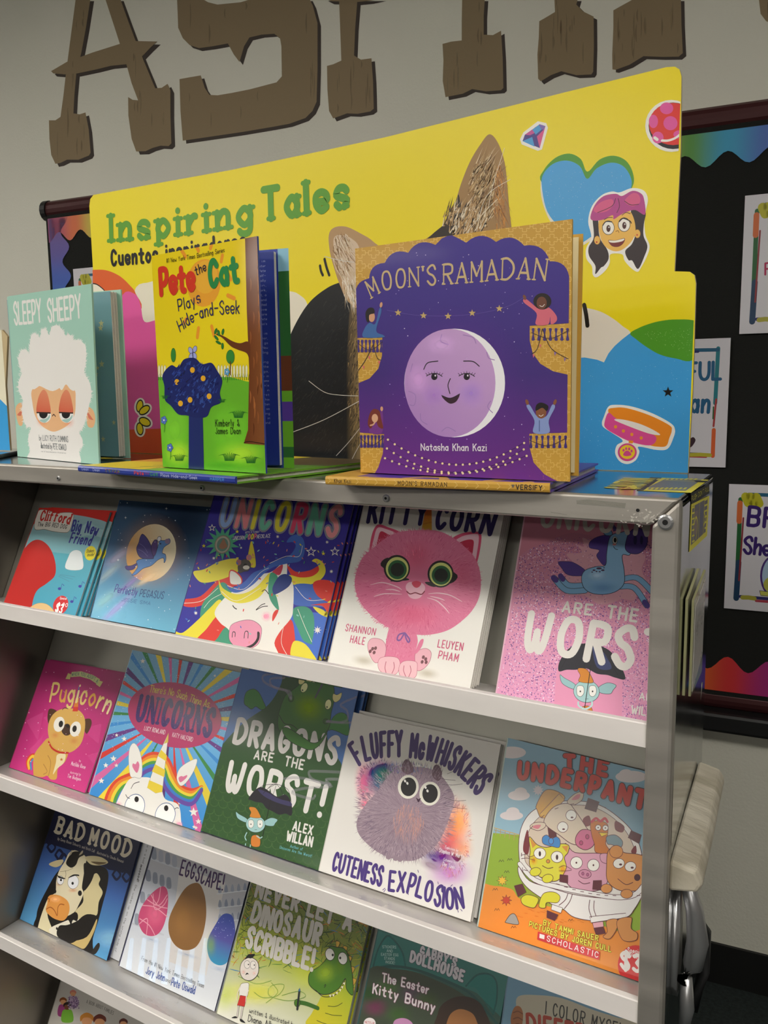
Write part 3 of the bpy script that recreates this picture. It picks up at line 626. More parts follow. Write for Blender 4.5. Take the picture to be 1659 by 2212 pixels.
A.sp([440, 716, 500, 712, 620, 742, 720, 785, 782, 827, 700, 818, 560, 768], 'ece8e2')
for x, y in ((448, 767), (507, 798), (570, 824), (640, 850)): A.ell(x, y, 12, 13, 'ef9a35')
A.pp([548, 866, 582, 872, 576, 892, 546, 888], 'ef8f28'); A.ell(536, 957, 71, 67, 'd84c90'); A.ell(536, 955, 57, 52, 'f3ce2b')
A.sp([505, 975, 520, 950, 540, 945, 562, 962, 565, 978, 545, 985, 520, 985], 'd84c90')
for x, y in ((508, 942), (528, 930), (550, 932), (568, 948)): A.ell(x, y, 8, 11, 'd84c90')
A.win = BIG
A.part('cat_picture'); A.win = WU([(197, 300), (1200, 250), (1300, 1014), (205, 985)]); A.win = [(u, max(v, .0008)) for u, v in A.win]
A.setT(600, 440, 2.37)
A.sp([-20, 1320, 10, 1000, 28, 800, 70, 660, 150, 520, 240, 440, 330, 400, 520, 360, 700, 500, 760, 1320], '17181b')
A.fur(300, 890, 235, 400, 900, 30, 2, ['232427', '2c2b2a', '101113', '363230', '1c2026'], 4, flow=125)
A.grad([(385, 420), (470, 380), (470, 1320), (360, 1320), (350, 900)], '17181b', '9a8157', (350, 900), (430, 900), True)
A.fur(400, 900, 40, 380, 260, 40, 2, ['7a6444', 'a58a5c', '4a3c2a', '2a231c'], 6, flow=100)
A.sp([262, 160, 290, 122, 350, 118, 420, 150, 490, 195, 520, 260, 430, 520, 360, 500, 320, 420, 295, 350, 268, 250], 'b8946a')
A.sp([285, 190, 320, 160, 380, 180, 420, 240, 420, 430, 370, 480, 340, 420, 310, 330], 'd6bfa6')
A.fur(330, 250, 50, 110, 160, 70, 2, ['e2d4c0', 'b08c62', '8d6a45', 'd8c2a4'], 8, flow=65); A.fur(370, 420, 40, 90, 90, 80, 2, ['efe6d8', 'cbb491'], 9, flow=75)
A.setT(830, 0, 2)
A.sp([150, 1080, 205, 1015, 262, 965, 300, 900, 330, 800, 370, 700, 415, 625, 455, 580, 492, 618, 520, 700, 532, 800, 540, 900, 550, 980, 560, 1080], 'a07c4c')
A.sp([150, 1080, 205, 1015, 262, 965, 300, 900, 320, 840, 330, 900, 320, 1000, 330, 1080], '2e241b')
A.fur(425, 830, 95, 210, 700, 72, 2.2, ['c9ac7c', '8a6638', '6e5030', 'dcc6a0', 'b3905c', 'a07c4c'], 11, flow=-60, r1=.66)
A.fur(350, 960, 100, 70, 260, 60, 2.4, ['e4d6bc', '3a2c20', 'a07c4c', 'caa878'], 12, flow=-70)
A.fur(500, 860, 28, 150, 120, 60, 2, ['c98a3c', 'b27a3a', '8a5a2a'], 13, flow=80)
for q in ((520, 640, 470, 800, 450, 900), (545, 775, 440, 850, 400, 1000), (490, 860, 420, 930, 360, 1000)): A.ls(list(q), 2, 'efe4d0')
A.setT(600, 440, 2.37)
for q in ((75, 1170, 240, 1105, 415, 1012), (160, 908, 240, 965, 320, 980, 412, 984), (300, 1290, 360, 1225, 420, 1150), (372, 1325, 400, 1270, 428, 1220), (240, 270, 320, 290, 390, 300)): A.ls(list(q), 3, 'cfcac2')
A.win = BIG
A.part('motion_mark')
for q in ((217, 318, 222, 345, 231, 366), (240, 284, 250, 325, 264, 366)): A.ls(list(q), 13, '151515')
A.setT(1200, 180, 3.6144)
for q in ((172, 1740, 185, 1850, 186, 1958), (224, 1730, 240, 1810, 250, 1892)): A.ls(list(q), 32, '151515')
A.part('heart_print'); A.setT(830, 0, 2); A.win = UPW
A.sp([676, 800, 686, 880, 720, 960, 780, 1030, 835, 1066, 900, 1035, 960, 990, 900, 760, 700, 740], 'e8e4d4')
A.sp([681, 790, 690, 735, 740, 682, 800, 664, 850, 688, 878, 742, 930, 690, 990, 673, 1045, 695, 1075, 750, 1071, 810, 1000, 900, 800, 900], '4f992b')
A.sp([681, 805, 688, 752, 730, 708, 790, 694, 845, 718, 877, 773, 918, 728, 980, 703, 1035, 720, 1068, 775, 1062, 830, 1030, 910, 960, 985, 900, 1020, 835, 1052, 770, 995, 705, 915], '46a4e2')
A.dots(160, (700, 730, 1040, 980), ['9fd2f2', 'c8e4f6'], (.6, 1.8), 7)
A.part('gem_sticker'); A.pp([664, 524, 700, 532, 708, 552, 682, 646, 664, 652, 594, 624, 587, 602, 602, 572], 'f3f0ea')
A.pp([672, 537, 697, 545, 672, 640, 598, 610, 608, 582], '4b3a8c'); A.pp([672, 537, 697, 545, 692, 562, 668, 556], '7c6ab8'); A.pp([697, 545, 672, 640, 660, 590, 690, 560], 'd9558f'); A.pp([598, 610, 640, 592, 650, 634], '4a9fdc'); A.pp([608, 582, 640, 560, 655, 548, 650, 575, 630, 585], 'c94f9a'); A.pp([640, 560, 668, 540, 680, 560, 655, 582], '4a9fdc')
A.part('ball_sticker'); A.setT(1200, 180, 3.6144)
A.ell(905, 333, 204, 203, 'f1eee8'); A.ell(918, 332, 191, 182, '15131a'); A.ell(918, 318, 188, 165, 'e2342e')
W_ = A.win
for x, y, a_, b_ in ((868, 196, 52, 46), (765, 298, 36, 52), (898, 312, 55, 55), (800, 424, 44, 46), (965, 400, 44, 32)): A.ell(x, y, a_, b_, 'e458a4')
A.line([775, 425, 795, 440], 22, 'f4f0ea'); A.ls([832, 447, 880, 447, 935, 428, 985, 390], 18, 'f4f0ea'); A.line([978, 120, 974, 560], 10, 'e2cf1a') if False else None
A.win = BIG
A.part('girl_sticker')
A.sp([500, 852, 600, 818, 690, 838, 722, 905, 705, 1000, 695, 1100, 705, 1190, 736, 1270, 715, 1350, 668, 1440, 640, 1472, 590, 1442, 540, 1385, 520, 1335, 430, 1335, 425, 1400, 392, 1460, 325, 1514, 292, 1495, 285, 1430, 243, 1370, 240, 1290, 280, 1200, 256, 1080, 285, 960, 360, 875, 440, 845], 'f3f1ec')
A.sp([290, 1040, 330, 1035, 345, 1200, 405, 1300, 415, 1370, 380, 1425, 355, 1440, 312, 1490, 312, 1425, 264, 1350, 260, 1280, 300, 1200], '33282c')
A.sp([590, 990, 700, 1000, 690, 1100, 688, 1190, 718, 1270, 695, 1350, 645, 1450, 600, 1385, 570, 1380, 545, 1310, 600, 1250, 625, 1150], '33282c')
A.ell(326, 1225, 24, 34, 'eebb58', line='7a4a20', lw=3); A.ell(640, 1175, 24, 34, 'eebb58', line='7a4a20', lw=3); A.ell(322, 1240, 7, 7, 'c8432e'); A.ell(638, 1184, 7, 7, 'c8432e')
A.sp([345, 1060, 450, 1000, 560, 985, 610, 1050, 625, 1160, 590, 1240, 520, 1300, 455, 1310, 385, 1270, 345, 1180], 'efbd5a')
A.sp([275, 1060, 305, 955, 375, 882, 470, 863, 520, 880, 600, 840, 665, 858, 692, 905, 700, 1025, 625, 990, 560, 1003, 505, 1030, 455, 1062, 445, 1030, 360, 1068], 'b9438f')
A.sp([300, 980, 360, 925, 440, 905, 450, 950, 400, 1000, 320, 1010], 'd85a8c'); A.sp([540, 920, 600, 860, 650, 870, 660, 930, 600, 960], 'd85a8c')
for q in ((470, 900, 440, 960, 330, 1010), (490, 900, 500, 960, 480, 1010), (540, 920, 590, 950, 650, 945), (380, 1065, 410, 1050, 445, 1048), (520, 1030, 550, 1010, 585, 1018)): A.ls(list(q), 5, '4a1f3a')
for x, y in ((413, 1128), (537, 1104)): A.ell(x, y, 46, 54, 'f6f2ea', line='2a1a1a', lw=4); A.ell(x + 1, y + 6, 16, 27, '4a201c'); A.ell(x + 5, y - 4, 5, 6, 'fff')
A.ls([370, 1110, 395, 1080, 440, 1082], 8, '2a1a1a'); A.ls([500, 1080, 530, 1055, 580, 1075, 592, 1092], 8, '2a1a1a')
A.sp([413, 1226, 470, 1226, 540, 1210, 530, 1250, 490, 1277, 440, 1270], '7c2a2a'); A.sp([418, 1228, 470, 1228, 536, 1213, 525, 1232, 470, 1244, 428, 1242], 'f6f2ea'); A.ls([472, 1158, 488, 1150, 496, 1166], 5, 'a4692c')
A.setT(0, 0, 2, (1000, 900))
A.part('green_lettering'); A.text('Inspiring', [482, 1040, 780, 1012, 1082, 968], 108, '5ea02d', 2.55, slab=.75, gap=4.2); A.text('Tales', [1142, 948, 1320, 922, 1500, 890], 128, '5ea02d', 2.55, slab=.65, gap=4.0)
A.part('black_lettering'); A.text('Cuentos inspiradores', [484, 1146, 700, 1125, 1060, 1072], 62, '161412', 2.3, gap=3.6)
tag(A.bake(hdr, 'printed_face', front=False), 'printed yellow face')
lh = Pl(W(-1.7665, 1.2437, T), (math.cos(.1), math.sin(.1), 0), (0, 0, 1)); q0 = lh.at(15, 712); q1 = lh.at(22, 975)
lo = [(-.5, .0015), (q1[0], .0015), (q1[0], .12), (q0[0], q0[1] - .012), (q0[0] - .012, q0[1]), (-.5, q0[1])]
hd2 = header('cream and blue cardboard header at far left edge', lh, lo)
A = Art(lh, [(-.6, .0018), (q1[0], .0018), (q1[0], .6), (-.6, .6)], m='board', w0=.00005); A.raw([(-.5, .0015), (q1[0], .0015), (q1[0], q0[1] * .55), (q0[0], q0[1] - .012), (q0[0] - .012, q0[1]), (-.5, q0[1])], A.C('ece5cb')); A.up()
A.setT(0, 0, 1, (10, 850)); A.sp([-60, 860, -20, 850, 10, 872, 21, 890, 24, 930, 24, 990, -60, 990], '3fa0de'); A.bake(hd2, 'printed_face', front=False)
# ---------------------------------------------------------------- books
LS, LC = math.sin(math.radians(25.5)), math.cos(math.radians(25.5))
def inset(q, d, left=0):
    """quad BL,BR,TR,TL shrunk by d metres on every side but the left one"""
    cx = sum(p[0] for p in q) / 4; cy = sum(p[1] for p in q) / 4; W_ = abs(q[1][0] - q[0][0]); H_ = abs(q[3][1] - q[0][1])
    return [(cx + (p[0] - cx) * (1 - 2 * d / W_) + (left and -d), cy + (p[1] - cy) * (1 - 2 * d / H_)) for p in q]
def body(root, pl, q, t, th, hard, spine, backc, pg='paper', ins=None, rough='gloss'):
    ins = ins if ins is not None else (.003 if hard else .0006)
    mb = MB(); mb.prism(inset(q, ins, 1), -(t - th) + .0001, -th - .0001, lambda u, v, h: tuple(pl.to(u, v, h)), 'e4e0d6')
    mb.obj('page_block', pg, root)
    mb = MB(); mb.prism(q, -t, -(t - th), lambda u, v, h: tuple(pl.to(u, v, h)), backc); mb.obj('back_cover', rough, root)
    e = .0016; L0, L1 = q[0], q[3]; mb = MB(); prof = [(-e, -t), (-e - .0007, -t * .7), (-e - .0007, -t * .3), (-e, 0), (0, 0), (0, -t)]
    vs = [tuple(pl.to(b[0] + p, b[1], h)) for b in (L0, L1) for p, h in prof]; n = len(prof)
    mb.add(vs, [tuple(range(n)), tuple(range(n, 2 * n))[::-1]] + [(i, (i + 1) % n, n + (i + 1) % n, n + i) for i in range(n)], spine); mb.obj('spine', rough, root)
DFLT = {1: 1.064, 2: 1.071, 3: 1.082, 4: 1.085}
def lean_book(name, label, row, quad, art, base='ffffff', hard=True, t=.009, copies=(), spine=None, back=None, mat_='gloss', y0=None, xmax=None, group=None, clabels=None, pg='paper'):
    zf = LIP[row - 1] - .024; TLp, TRp, BRp, BLp = quad
    if y0 is None: y0 = DFLT[row]
    pl = Pl(W(0, y0, zf), (1, 0, 0), (0, LS, LC)); vb = t * .5 + .0006
    TL, TR, BR, BL = [pl.at(*p) for p in (TLp, TRp, BRp, BLp)]
    def down(a, b): k = (vb - a[1]) / (b[1] - a[1]); return (a[0] + (b[0] - a[0]) * k, vb)
    BR2, BL2 = down(TR, BR), down(TL, BL)
    if xmax is not None: TR = (xmax * S, TR[1] if abs(TR[0] - TL[0]) < .01 else TL[1] + (TR[1] - TL[1]) * (xmax * S - TL[0]) / (TR[0] - TL[0])); BR2 = (xmax * S, vb)
    q = [BL2, BR2, TR, TL]
    root = thing(name, label, 'book', tuple(pl.to((BL2[0] + BR2[0]) / 2, 0, -t / 2)), group)
    th = .0022 if hard else .0004
    A = Art(pl, q, m=mat_); A.raw(q, A.C(base)); A.up(); A.setT(0, 0, 1, ((TLp[0] + TRp[0]) / 2, (TLp[1] + BLp[1]) / 2)); A.q = q
    art(A); zz = A.z; A.bake(root, 'front_cover', th, edge=spine or base)
    body(root, pl, q, t, th, hard, spine or base, back or base, pg, rough=mat_)
    for k, cdx in enumerate(copies):
        copy_tree(root, Vector((cdx, (t + zz + .0007) / LC * (k + 1), 0)), (clabels[k] if clabels else label + ', copy number %d behind the front one' % (k + 2)))
    return root
def nopic(A): pass
def bg(A, c0, c1, top=True, cm=None, n=12, side=False):
    """vertical (or horizontal) colour gradient over the whole cover"""
    q = A.q; us = [p[0] for p in q]; vs = [p[1] for p in q]; u0, u1, v0, v1 = min(us), max(us), min(vs), max(vs)
    C0, C1 = A.C(c0), A.C(c1); CM = A.C(cm) if cm else None
    def f(t): 
        if CM: return tuple(C0[i] + (CM[i] - C0[i]) * t * 2 if t < .5 else CM[i] + (C1[i] - CM[i]) * (t * 2 - 1) for i in range(4))
        return tuple(C0[i] + (C1[i] - C0[i]) * t for i in range(4))
    for k in range(n):
        a, b = k / n, (k + 1) / n
        if side: A.raw([(u0 + (u1 - u0) * a, v0), (u0 + (u1 - u0) * b, v0), (u0 + (u1 - u0) * b, v1), (u0 + (u1 - u0) * a, v1)], None, 0, [f(a), f(b), f(b), f(a)])
        else: A.raw([(u0, v1 + (v0 - v1) * a), (u0, v1 + (v0 - v1) * b), (u1, v1 + (v0 - v1) * b), (u1, v1 + (v0 - v1) * a)], None, 0, [f(a), f(b), f(b), f(a)])
    A.up()
def a_reddog(A):
    A.setT(0, 1060, 3.95); bg(A, 'a9cbd3', '4fb0c6', cm='7fbfcb')
    A.pp([-20, 1200, 100, 500, 180, 495, 640, 545, 900, 575, 1100, 600, 1100, 1200], '5cb2c4'); A.grad([(-50, 600), (1000, 600), (1000, 1200), (-50, 1200)], '5cb2c4', '4aa9c8', (400, 560), (300, 1050))
    A.sp([150, 400, 240, 330, 340, 250, 520, 200, 700, 215, 860, 250, 1000, 285, 1050, 100, 400, 60, 100, 300], 'dd2a22'); A.pp([240, 140, 1000, 160, 1000, 190, 240, 190], 'dd2a22')
    A.sp([700, 300, 780, 280, 860, 330, 900, 330, 900, 400, 760, 380, 640, 400], 'bcd7da', a=.6)
    # plain red rounded hill in place of the character
    A.sp([-60, 1200, 20, 960, 100, 720, 180, 540, 260, 440, 340, 420, 420, 480, 470, 600, 470, 720, 400, 790, 310, 860, 270, 1000, 260, 1200], 'c8231f')
    A.sp([150, 1100, 250, 1000, 330, 960, 410, 975, 470, 1050, 480, 1200, 100, 1200], 'efc98c', 'c89a50', 2)
    A.sp([585, 560, 610, 520, 650, 505, 690, 520, 706, 570, 700, 670, 560, 665], 'e9f0f2', '7aa0ac', 2)
    for q in ((510, 715, 640, 735), (505, 722, 620, 755), (500, 730, 590, 775)): A.line(list(q), 2, '5a7f9c')
    for x, y in ((520, 820), (695, 800), (625, 930), (770, 800)):
        A.ell(x - 12, y + 16, 14, 12, '3b3fa6'); A.line([x, y + 14, x + 10, y - 26, x + 26, y - 10], 5, '3b3fa6')
    A.ell(772, 533, 48, 62, 'efe02e', 15); A.text('Stickers', [738, 528, 800, 524], 26, '4a3a10', 1.4); A.text('inside!', [745, 560, 800, 556], 26, '4a3a10', 1.4)
    A.part('title_panel'); A.sp([300, 250, 330, 170, 400, 165, 480, 190, 560, 185, 625, 195, 622, 260, 590, 345, 540, 358, 440, 345, 380, 330, 300, 330], 'f3efe6', '6a5a50', 3)
    A.text('Clifford', [342, 250, 465, 258, 588, 282], 72, 'd3271f', 2.1, slab=.6, gap=3.4); A.text('The BIG RED DOG', [320, 302, 450, 308, 565, 326], 30, '1c1c1c', 1.6, slab=.4)
    A.part('lettering'); A.text('Big New', [612, 338, 720, 350, 822, 378], 82, '3a3f9e', 1.9, slab=.4, jit=.12); A.text('Friend', [592, 440, 680, 450, 765, 466], 76, '3a3f9e', 1.9, slab=.4, jit=.12)
    A.part('price_sticker'); A.ell(518, 975, 62, 82, 'd8262b', 22); A.text('$3', [470, 1030, 522, 1042], 66, 'fff', 2.2); A.text('00', [530, 985, 572, 992], 28, 'fff', 1.8); A.text('Special', [510, 925, 566, 930], 18, 'fff', 1.5)
def a_pegasus(A):
    A.setT(0, 1060, 3.95); bg(A, '27415f', '6fb7d6', cm='3f6f9c', n=14)
    A.soft(1560, 250, 500, 420, '16273f', .9); A.soft(900, 1050, 420, 300, '8fc6dc', .7)
    A.soft(1290, 540, 330, 360, 'd59a4a', .75, 12); A.grad([(1290 + 215 * math.cos(t) * .98 - 30 * math.sin(t), 530 + 245 * math.sin(t)) for t in [2 * PI * i / 36 for i in range(36)]], 'd9a052', 'f0e4c4', (1100, 650), (1480, 420))
    for x, y, a_, b_, c, r in ((1010, 560, 200, 60, 'b9b3c9', -38), (930, 700, 230, 50, 'a7b7b8', -42), (1100, 800, 230, 45, 'a08fc4', -40), (900, 930, 190, 60, '9ec7c4', -40), (1000, 1000, 280, 45, 'b9a6d8', -42), (1250, 760, 180, 40, 'e2cfae', -30)): A.soft(x, y, a_, b_, c, .75, r)
    A.part('winged_horse')
    A.sp([1165, 600, 1220, 580, 1290, 575, 1340, 500, 1360, 430, 1400, 425, 1445, 410, 1450, 445, 1415, 470, 1395, 490, 1385, 530, 1412, 545, 1415, 590, 1400, 615, 1395, 575, 1350, 590, 1290, 640, 1220, 665, 1160, 715, 1125, 720, 1150, 690, 1175, 650], '5a8ccc', '2c3357', 4)
    A.ell(1428, 432, 22, 22, '8f7a9c'); A.ell(1358, 412, 16, 22, 'e9e4ea', 20, '2c3357', 4); A.ell(1370, 452, 6, 8, '1c2040')
    A.sp([1300, 580, 1200, 570, 1165, 500, 1185, 440, 1195, 400, 1215, 370, 1250, 400, 1280, 450, 1300, 500, 1310, 560], '4a3f86', '23204c', 4); A.sp([1310, 560, 1290, 480, 1320, 420, 1345, 440, 1335, 520], '5a3f80', '23204c', 4)
    A.ls([1190, 450, 1230, 480, 1260, 530], 3, '7d74b8'); A.ls([1180, 500, 1220, 520, 1260, 560], 3, '7d74b8'); A.sp([1170, 620, 1120, 640, 1070, 645, 1085, 675, 1140, 670], '4a3f86', '23204c', 3)
    A.part('lettering'); A.text('Perfectly', [975, 862, 1060, 880, 1165, 894], 60, '4a3a8c', 1.1); A.text('PEGASUS', [1190, 900, 1390, 922], 56, '243c70', 1.0); A.text('JESSIE SIMA', [1035, 940, 1280, 976], 26, '2e4a80', 1.0)
    A.part('stars'); A.dots(70, (780, 90, 1800, 1200), ['fff', 'dfe9f4'], (2, 5), 8, tri=False)
    for x, y in ((1420, 152), (1008, 590), (1072, 230)): A.star(x, y, 14, 'ffffff', 4, .2)
def a_party(A):
    A.setT(370, 1060, 3.95); bg(A, '33249a', '2c2aa0')
    A.sp([1020, 1060, 1350, 1060, 1400, 1200, 1300, 1520, 1000, 1520, 960, 1300], '3f6fd0')
    R, Y, B, Gn, O_ = 'e2362c', 'efe03a', '3f6bc8', '3f9d7d', 'd8582f'
    A.sp([100, 930, 250, 900, 400, 760, 520, 700, 560, 800, 440, 850, 330, 940, 220, 990, 110, 985], R); A.sp([190, 690, 280, 670, 420, 600, 560, 580, 620, 640, 520, 720, 380, 770, 270, 785, 215, 750], Y)
    A.sp([440, 780, 330, 880, 260, 980, 245, 1100, 260, 1140, 340, 1040, 430, 960, 520, 880], Gn); A.sp([420, 930, 330, 1000, 230, 1100, 100, 1210, 35, 1200, 60, 1250, 200, 1280, 330, 1180, 460, 1080], Y); A.sp([400, 1060, 300, 1180, 210, 1290, 380, 1320, 470, 1180, 480, 1080], R); A.sp([470, 1160, 400, 1250, 370, 1320, 620, 1360, 560, 1200], Gn)
    A.sp([980, 620, 1060, 690, 1180, 680, 1270, 640, 1260, 740, 1150, 760, 1040, 740], R); A.sp([1000, 720, 1100, 740, 1200, 730, 1260, 680, 1240, 620, 1200, 600, 1240, 580, 1300, 620, 1315, 700, 1260, 770, 1160, 805, 1040, 800], Y)
    A.sp([1040, 810, 1200, 800, 1250, 860, 1400, 950, 1300, 990, 1140, 985, 1040, 960], B); A.sp([1210, 790, 1300, 760, 1400, 800, 1380, 950, 1250, 900], R); A.sp([1210, 990, 1300, 1020, 1350, 1080, 1330, 960, 1400, 940, 1390, 1080, 1280, 1060], Y); A.sp([1190, 975, 1290, 985, 1360, 1060, 1400, 960], R)
    A.sp([1050, 1000, 1150, 990, 1210, 1050, 1220, 1180, 1200, 1300, 1215, 1315, 1130, 1280, 1080, 1180, 1040, 1080], Gn); A.sp([950, 1150, 1020, 1100, 1050, 1200, 1050, 1420, 900, 1400, 880, 1250], R); A.sp([1040, 1290, 1130, 1300, 1200, 1380, 1230, 1460, 1030, 1440], Y)
    A.part('white_horse_picture')
    A.sp([370, 1040, 440, 930, 540, 850, 760, 720, 860, 690, 980, 600, 990, 740, 1040, 800, 1040, 1000, 1020, 1090, 930, 1200, 880, 1300, 900, 1420, 600, 1400, 500, 1200, 420, 1130], 'f4f1ea')
    A.sp([500, 690, 520, 680, 560, 700, 600, 750, 590, 800, 510, 800, 495, 740], 'f4f1ea', R, 10); A.sp([860, 700, 900, 660, 950, 630, 945, 680, 920, 720], 'c83a56')
    A.sp([650, 620, 665, 500, 685, 430, 710, 530, 720, 640, 690, 655], 'ead838', 'c2a828', 3)
    A.sp([570, 640, 610, 590, 650, 590, 680, 630, 660, 680, 620, 690, 580, 700], '57504e', '2e2626', 3); A.ell(575, 612, 22, 26, 'b4737c'); A.ell(664, 570, 24, 26, 'c98a90'); A.ell(632, 632, 14, 10, '1c1616'); A.ell(640, 655, 28, 18, 'efe8e0')
    A.sp([460, 800, 520, 830, 620, 780, 700, 700, 800, 660, 880, 600, 1000, 560, 1060, 480, 1040, 440, 985, 440, 1020, 390, 1080, 375, 1130, 420, 1138, 520, 1100, 600, 1000, 620, 880, 650, 800, 700, 700, 800, 600, 860, 520, 865], B)
    A.sp([405, 755, 440, 830, 540, 880, 640, 870, 740, 810, 840, 700, 830, 790, 760, 900, 660, 950, 560, 958, 470, 920, 420, 860], Y)
    A.sp([850, 700, 900, 720, 915, 780, 880, 840, 905, 930, 918, 1020, 860, 960, 830, 880, 830, 780], Gn); A.sp([915, 1020, 900, 1060, 865, 1115, 865, 1060, 890, 1020], R); A.sp([870, 810, 920, 730, 980, 712, 1030, 750, 1000, 820, 890, 885, 865, 860], '223a86')
    for q in ((480, 810, 620, 840, 760, 700, 830, 660), (840, 620, 980, 560, 1090, 560, 1120, 470), (430, 860, 560, 940, 760, 830), (110, 960, 260, 940, 400, 830), (280, 1000, 340, 930, 430, 880), (1060, 820, 1160, 930, 1300, 930), (1080, 1010, 1140, 1160, 1200, 1290), (960, 1150, 940, 1300, 1000, 1420)): A.ls(list(q), 4, 'f0ece4')
    A.sp([495, 1200, 520, 1140, 620, 1105, 700, 1110, 765, 1160, 768, 1230, 740, 1310, 660, 1350, 560, 1335, 500, 1280], 'ef9cba', '5a3a44', 3)
    A.ls([520, 1250, 525, 1208, 545, 1210, 545, 1245], 6, '2a2024'); A.ls([622, 1258, 630, 1205, 655, 1205, 655, 1258], 6, '2a2024'); A.sp([735, 1205, 755, 1215, 745, 1280, 690, 1335, 610, 1345, 690, 1310, 730, 1260], '2a2024')
    A.soft(812, 1072, 48, 48, 'ee86ac', .9); A.ls([725, 1015, 770, 975, 800, 965], 6, '1c1818'); A.ls([725, 1018, 780, 990, 822, 985], 6, '1c1818'); A.ls([525, 980, 540, 1000, 558, 1010], 7, '1c1818'); A.ls([775, 860, 800, 846, 830, 880], 6, '1c1818')
    A.part('confetti')
    rs = random.Random(9)
    for j in range(110):
        x, y = rs.uniform(120, 1480), rs.uniform(420, 1300)
        if j > 60: y = rs.uniform(420, 700)
        a = rs.uniform(0, 3); A.line([x, y, x + 14 * math.cos(a), y + 14 * math.sin(a)], rs.uniform(6, 10), rs.choice([R, Y, B, Gn, 'e88a7a', '8fd0c8']))
    for x, y, r in ((350, 318, 34), (1195, 522, 48), (1398, 520, 44)): A.star(x, y, r, 'f2efe8'); A.star(x, y, r * .62, '33249a')
    for x, y, r in ((1250, 1190, 36), (365, 577, 16), (910, 393, 16), (1368, 690, 18), (212, 1045, 18), (1332, 440, 16), (598, 488, 12)): A.star(x, y, r, 'f4f1ea', 8, .4)
    for x, y in ((565, 350), (1300, 538), (280, 472)): A.star(x, y, 18, Y)
    A.part('badge'); A.star(440, 450, 150, '4fb08a', 14, .55); A.ell(440, 460, 64, 76, 'b9b4a4', 15, '8a8378', 8); A.ell(440, 462, 48, 58, '6a8f84', 15); A.sp([410, 480, 430, 440, 450, 410, 470, 450, 480, 480, 440, 500], 'a5765c')
    A.part('title_lettering'); A.text('UNICORNS', [420, 292, 760, 318, 1100, 350, 1400, 380], 205, ['8fb0e8', 'ef8f96', 'ece040', '6fc2a4', 'e8dc3c', 'e0446c', '6fc2a4', 'f09aa0'], 1.9, gap=4.6, outline=('8c8a9a', 1.4))
    A.part('lettering'); A.text('WITH A FUNNY', [632, 366, 752, 362], 18, 'e8e6f0', 1.1, shear=.1); A.text('UNICORN', [528, 420, 624, 418], 30, 'e8e6f0', 1.3); A.text('POOP', [634, 416, 722, 412], 40, ['6fc2a4', 'e88aa0', 'e8dc3c', 'd86a8a'], 2.6); A.text('NECKLACE', [732, 408, 846, 400], 30, 'e8e6f0', 1.3)
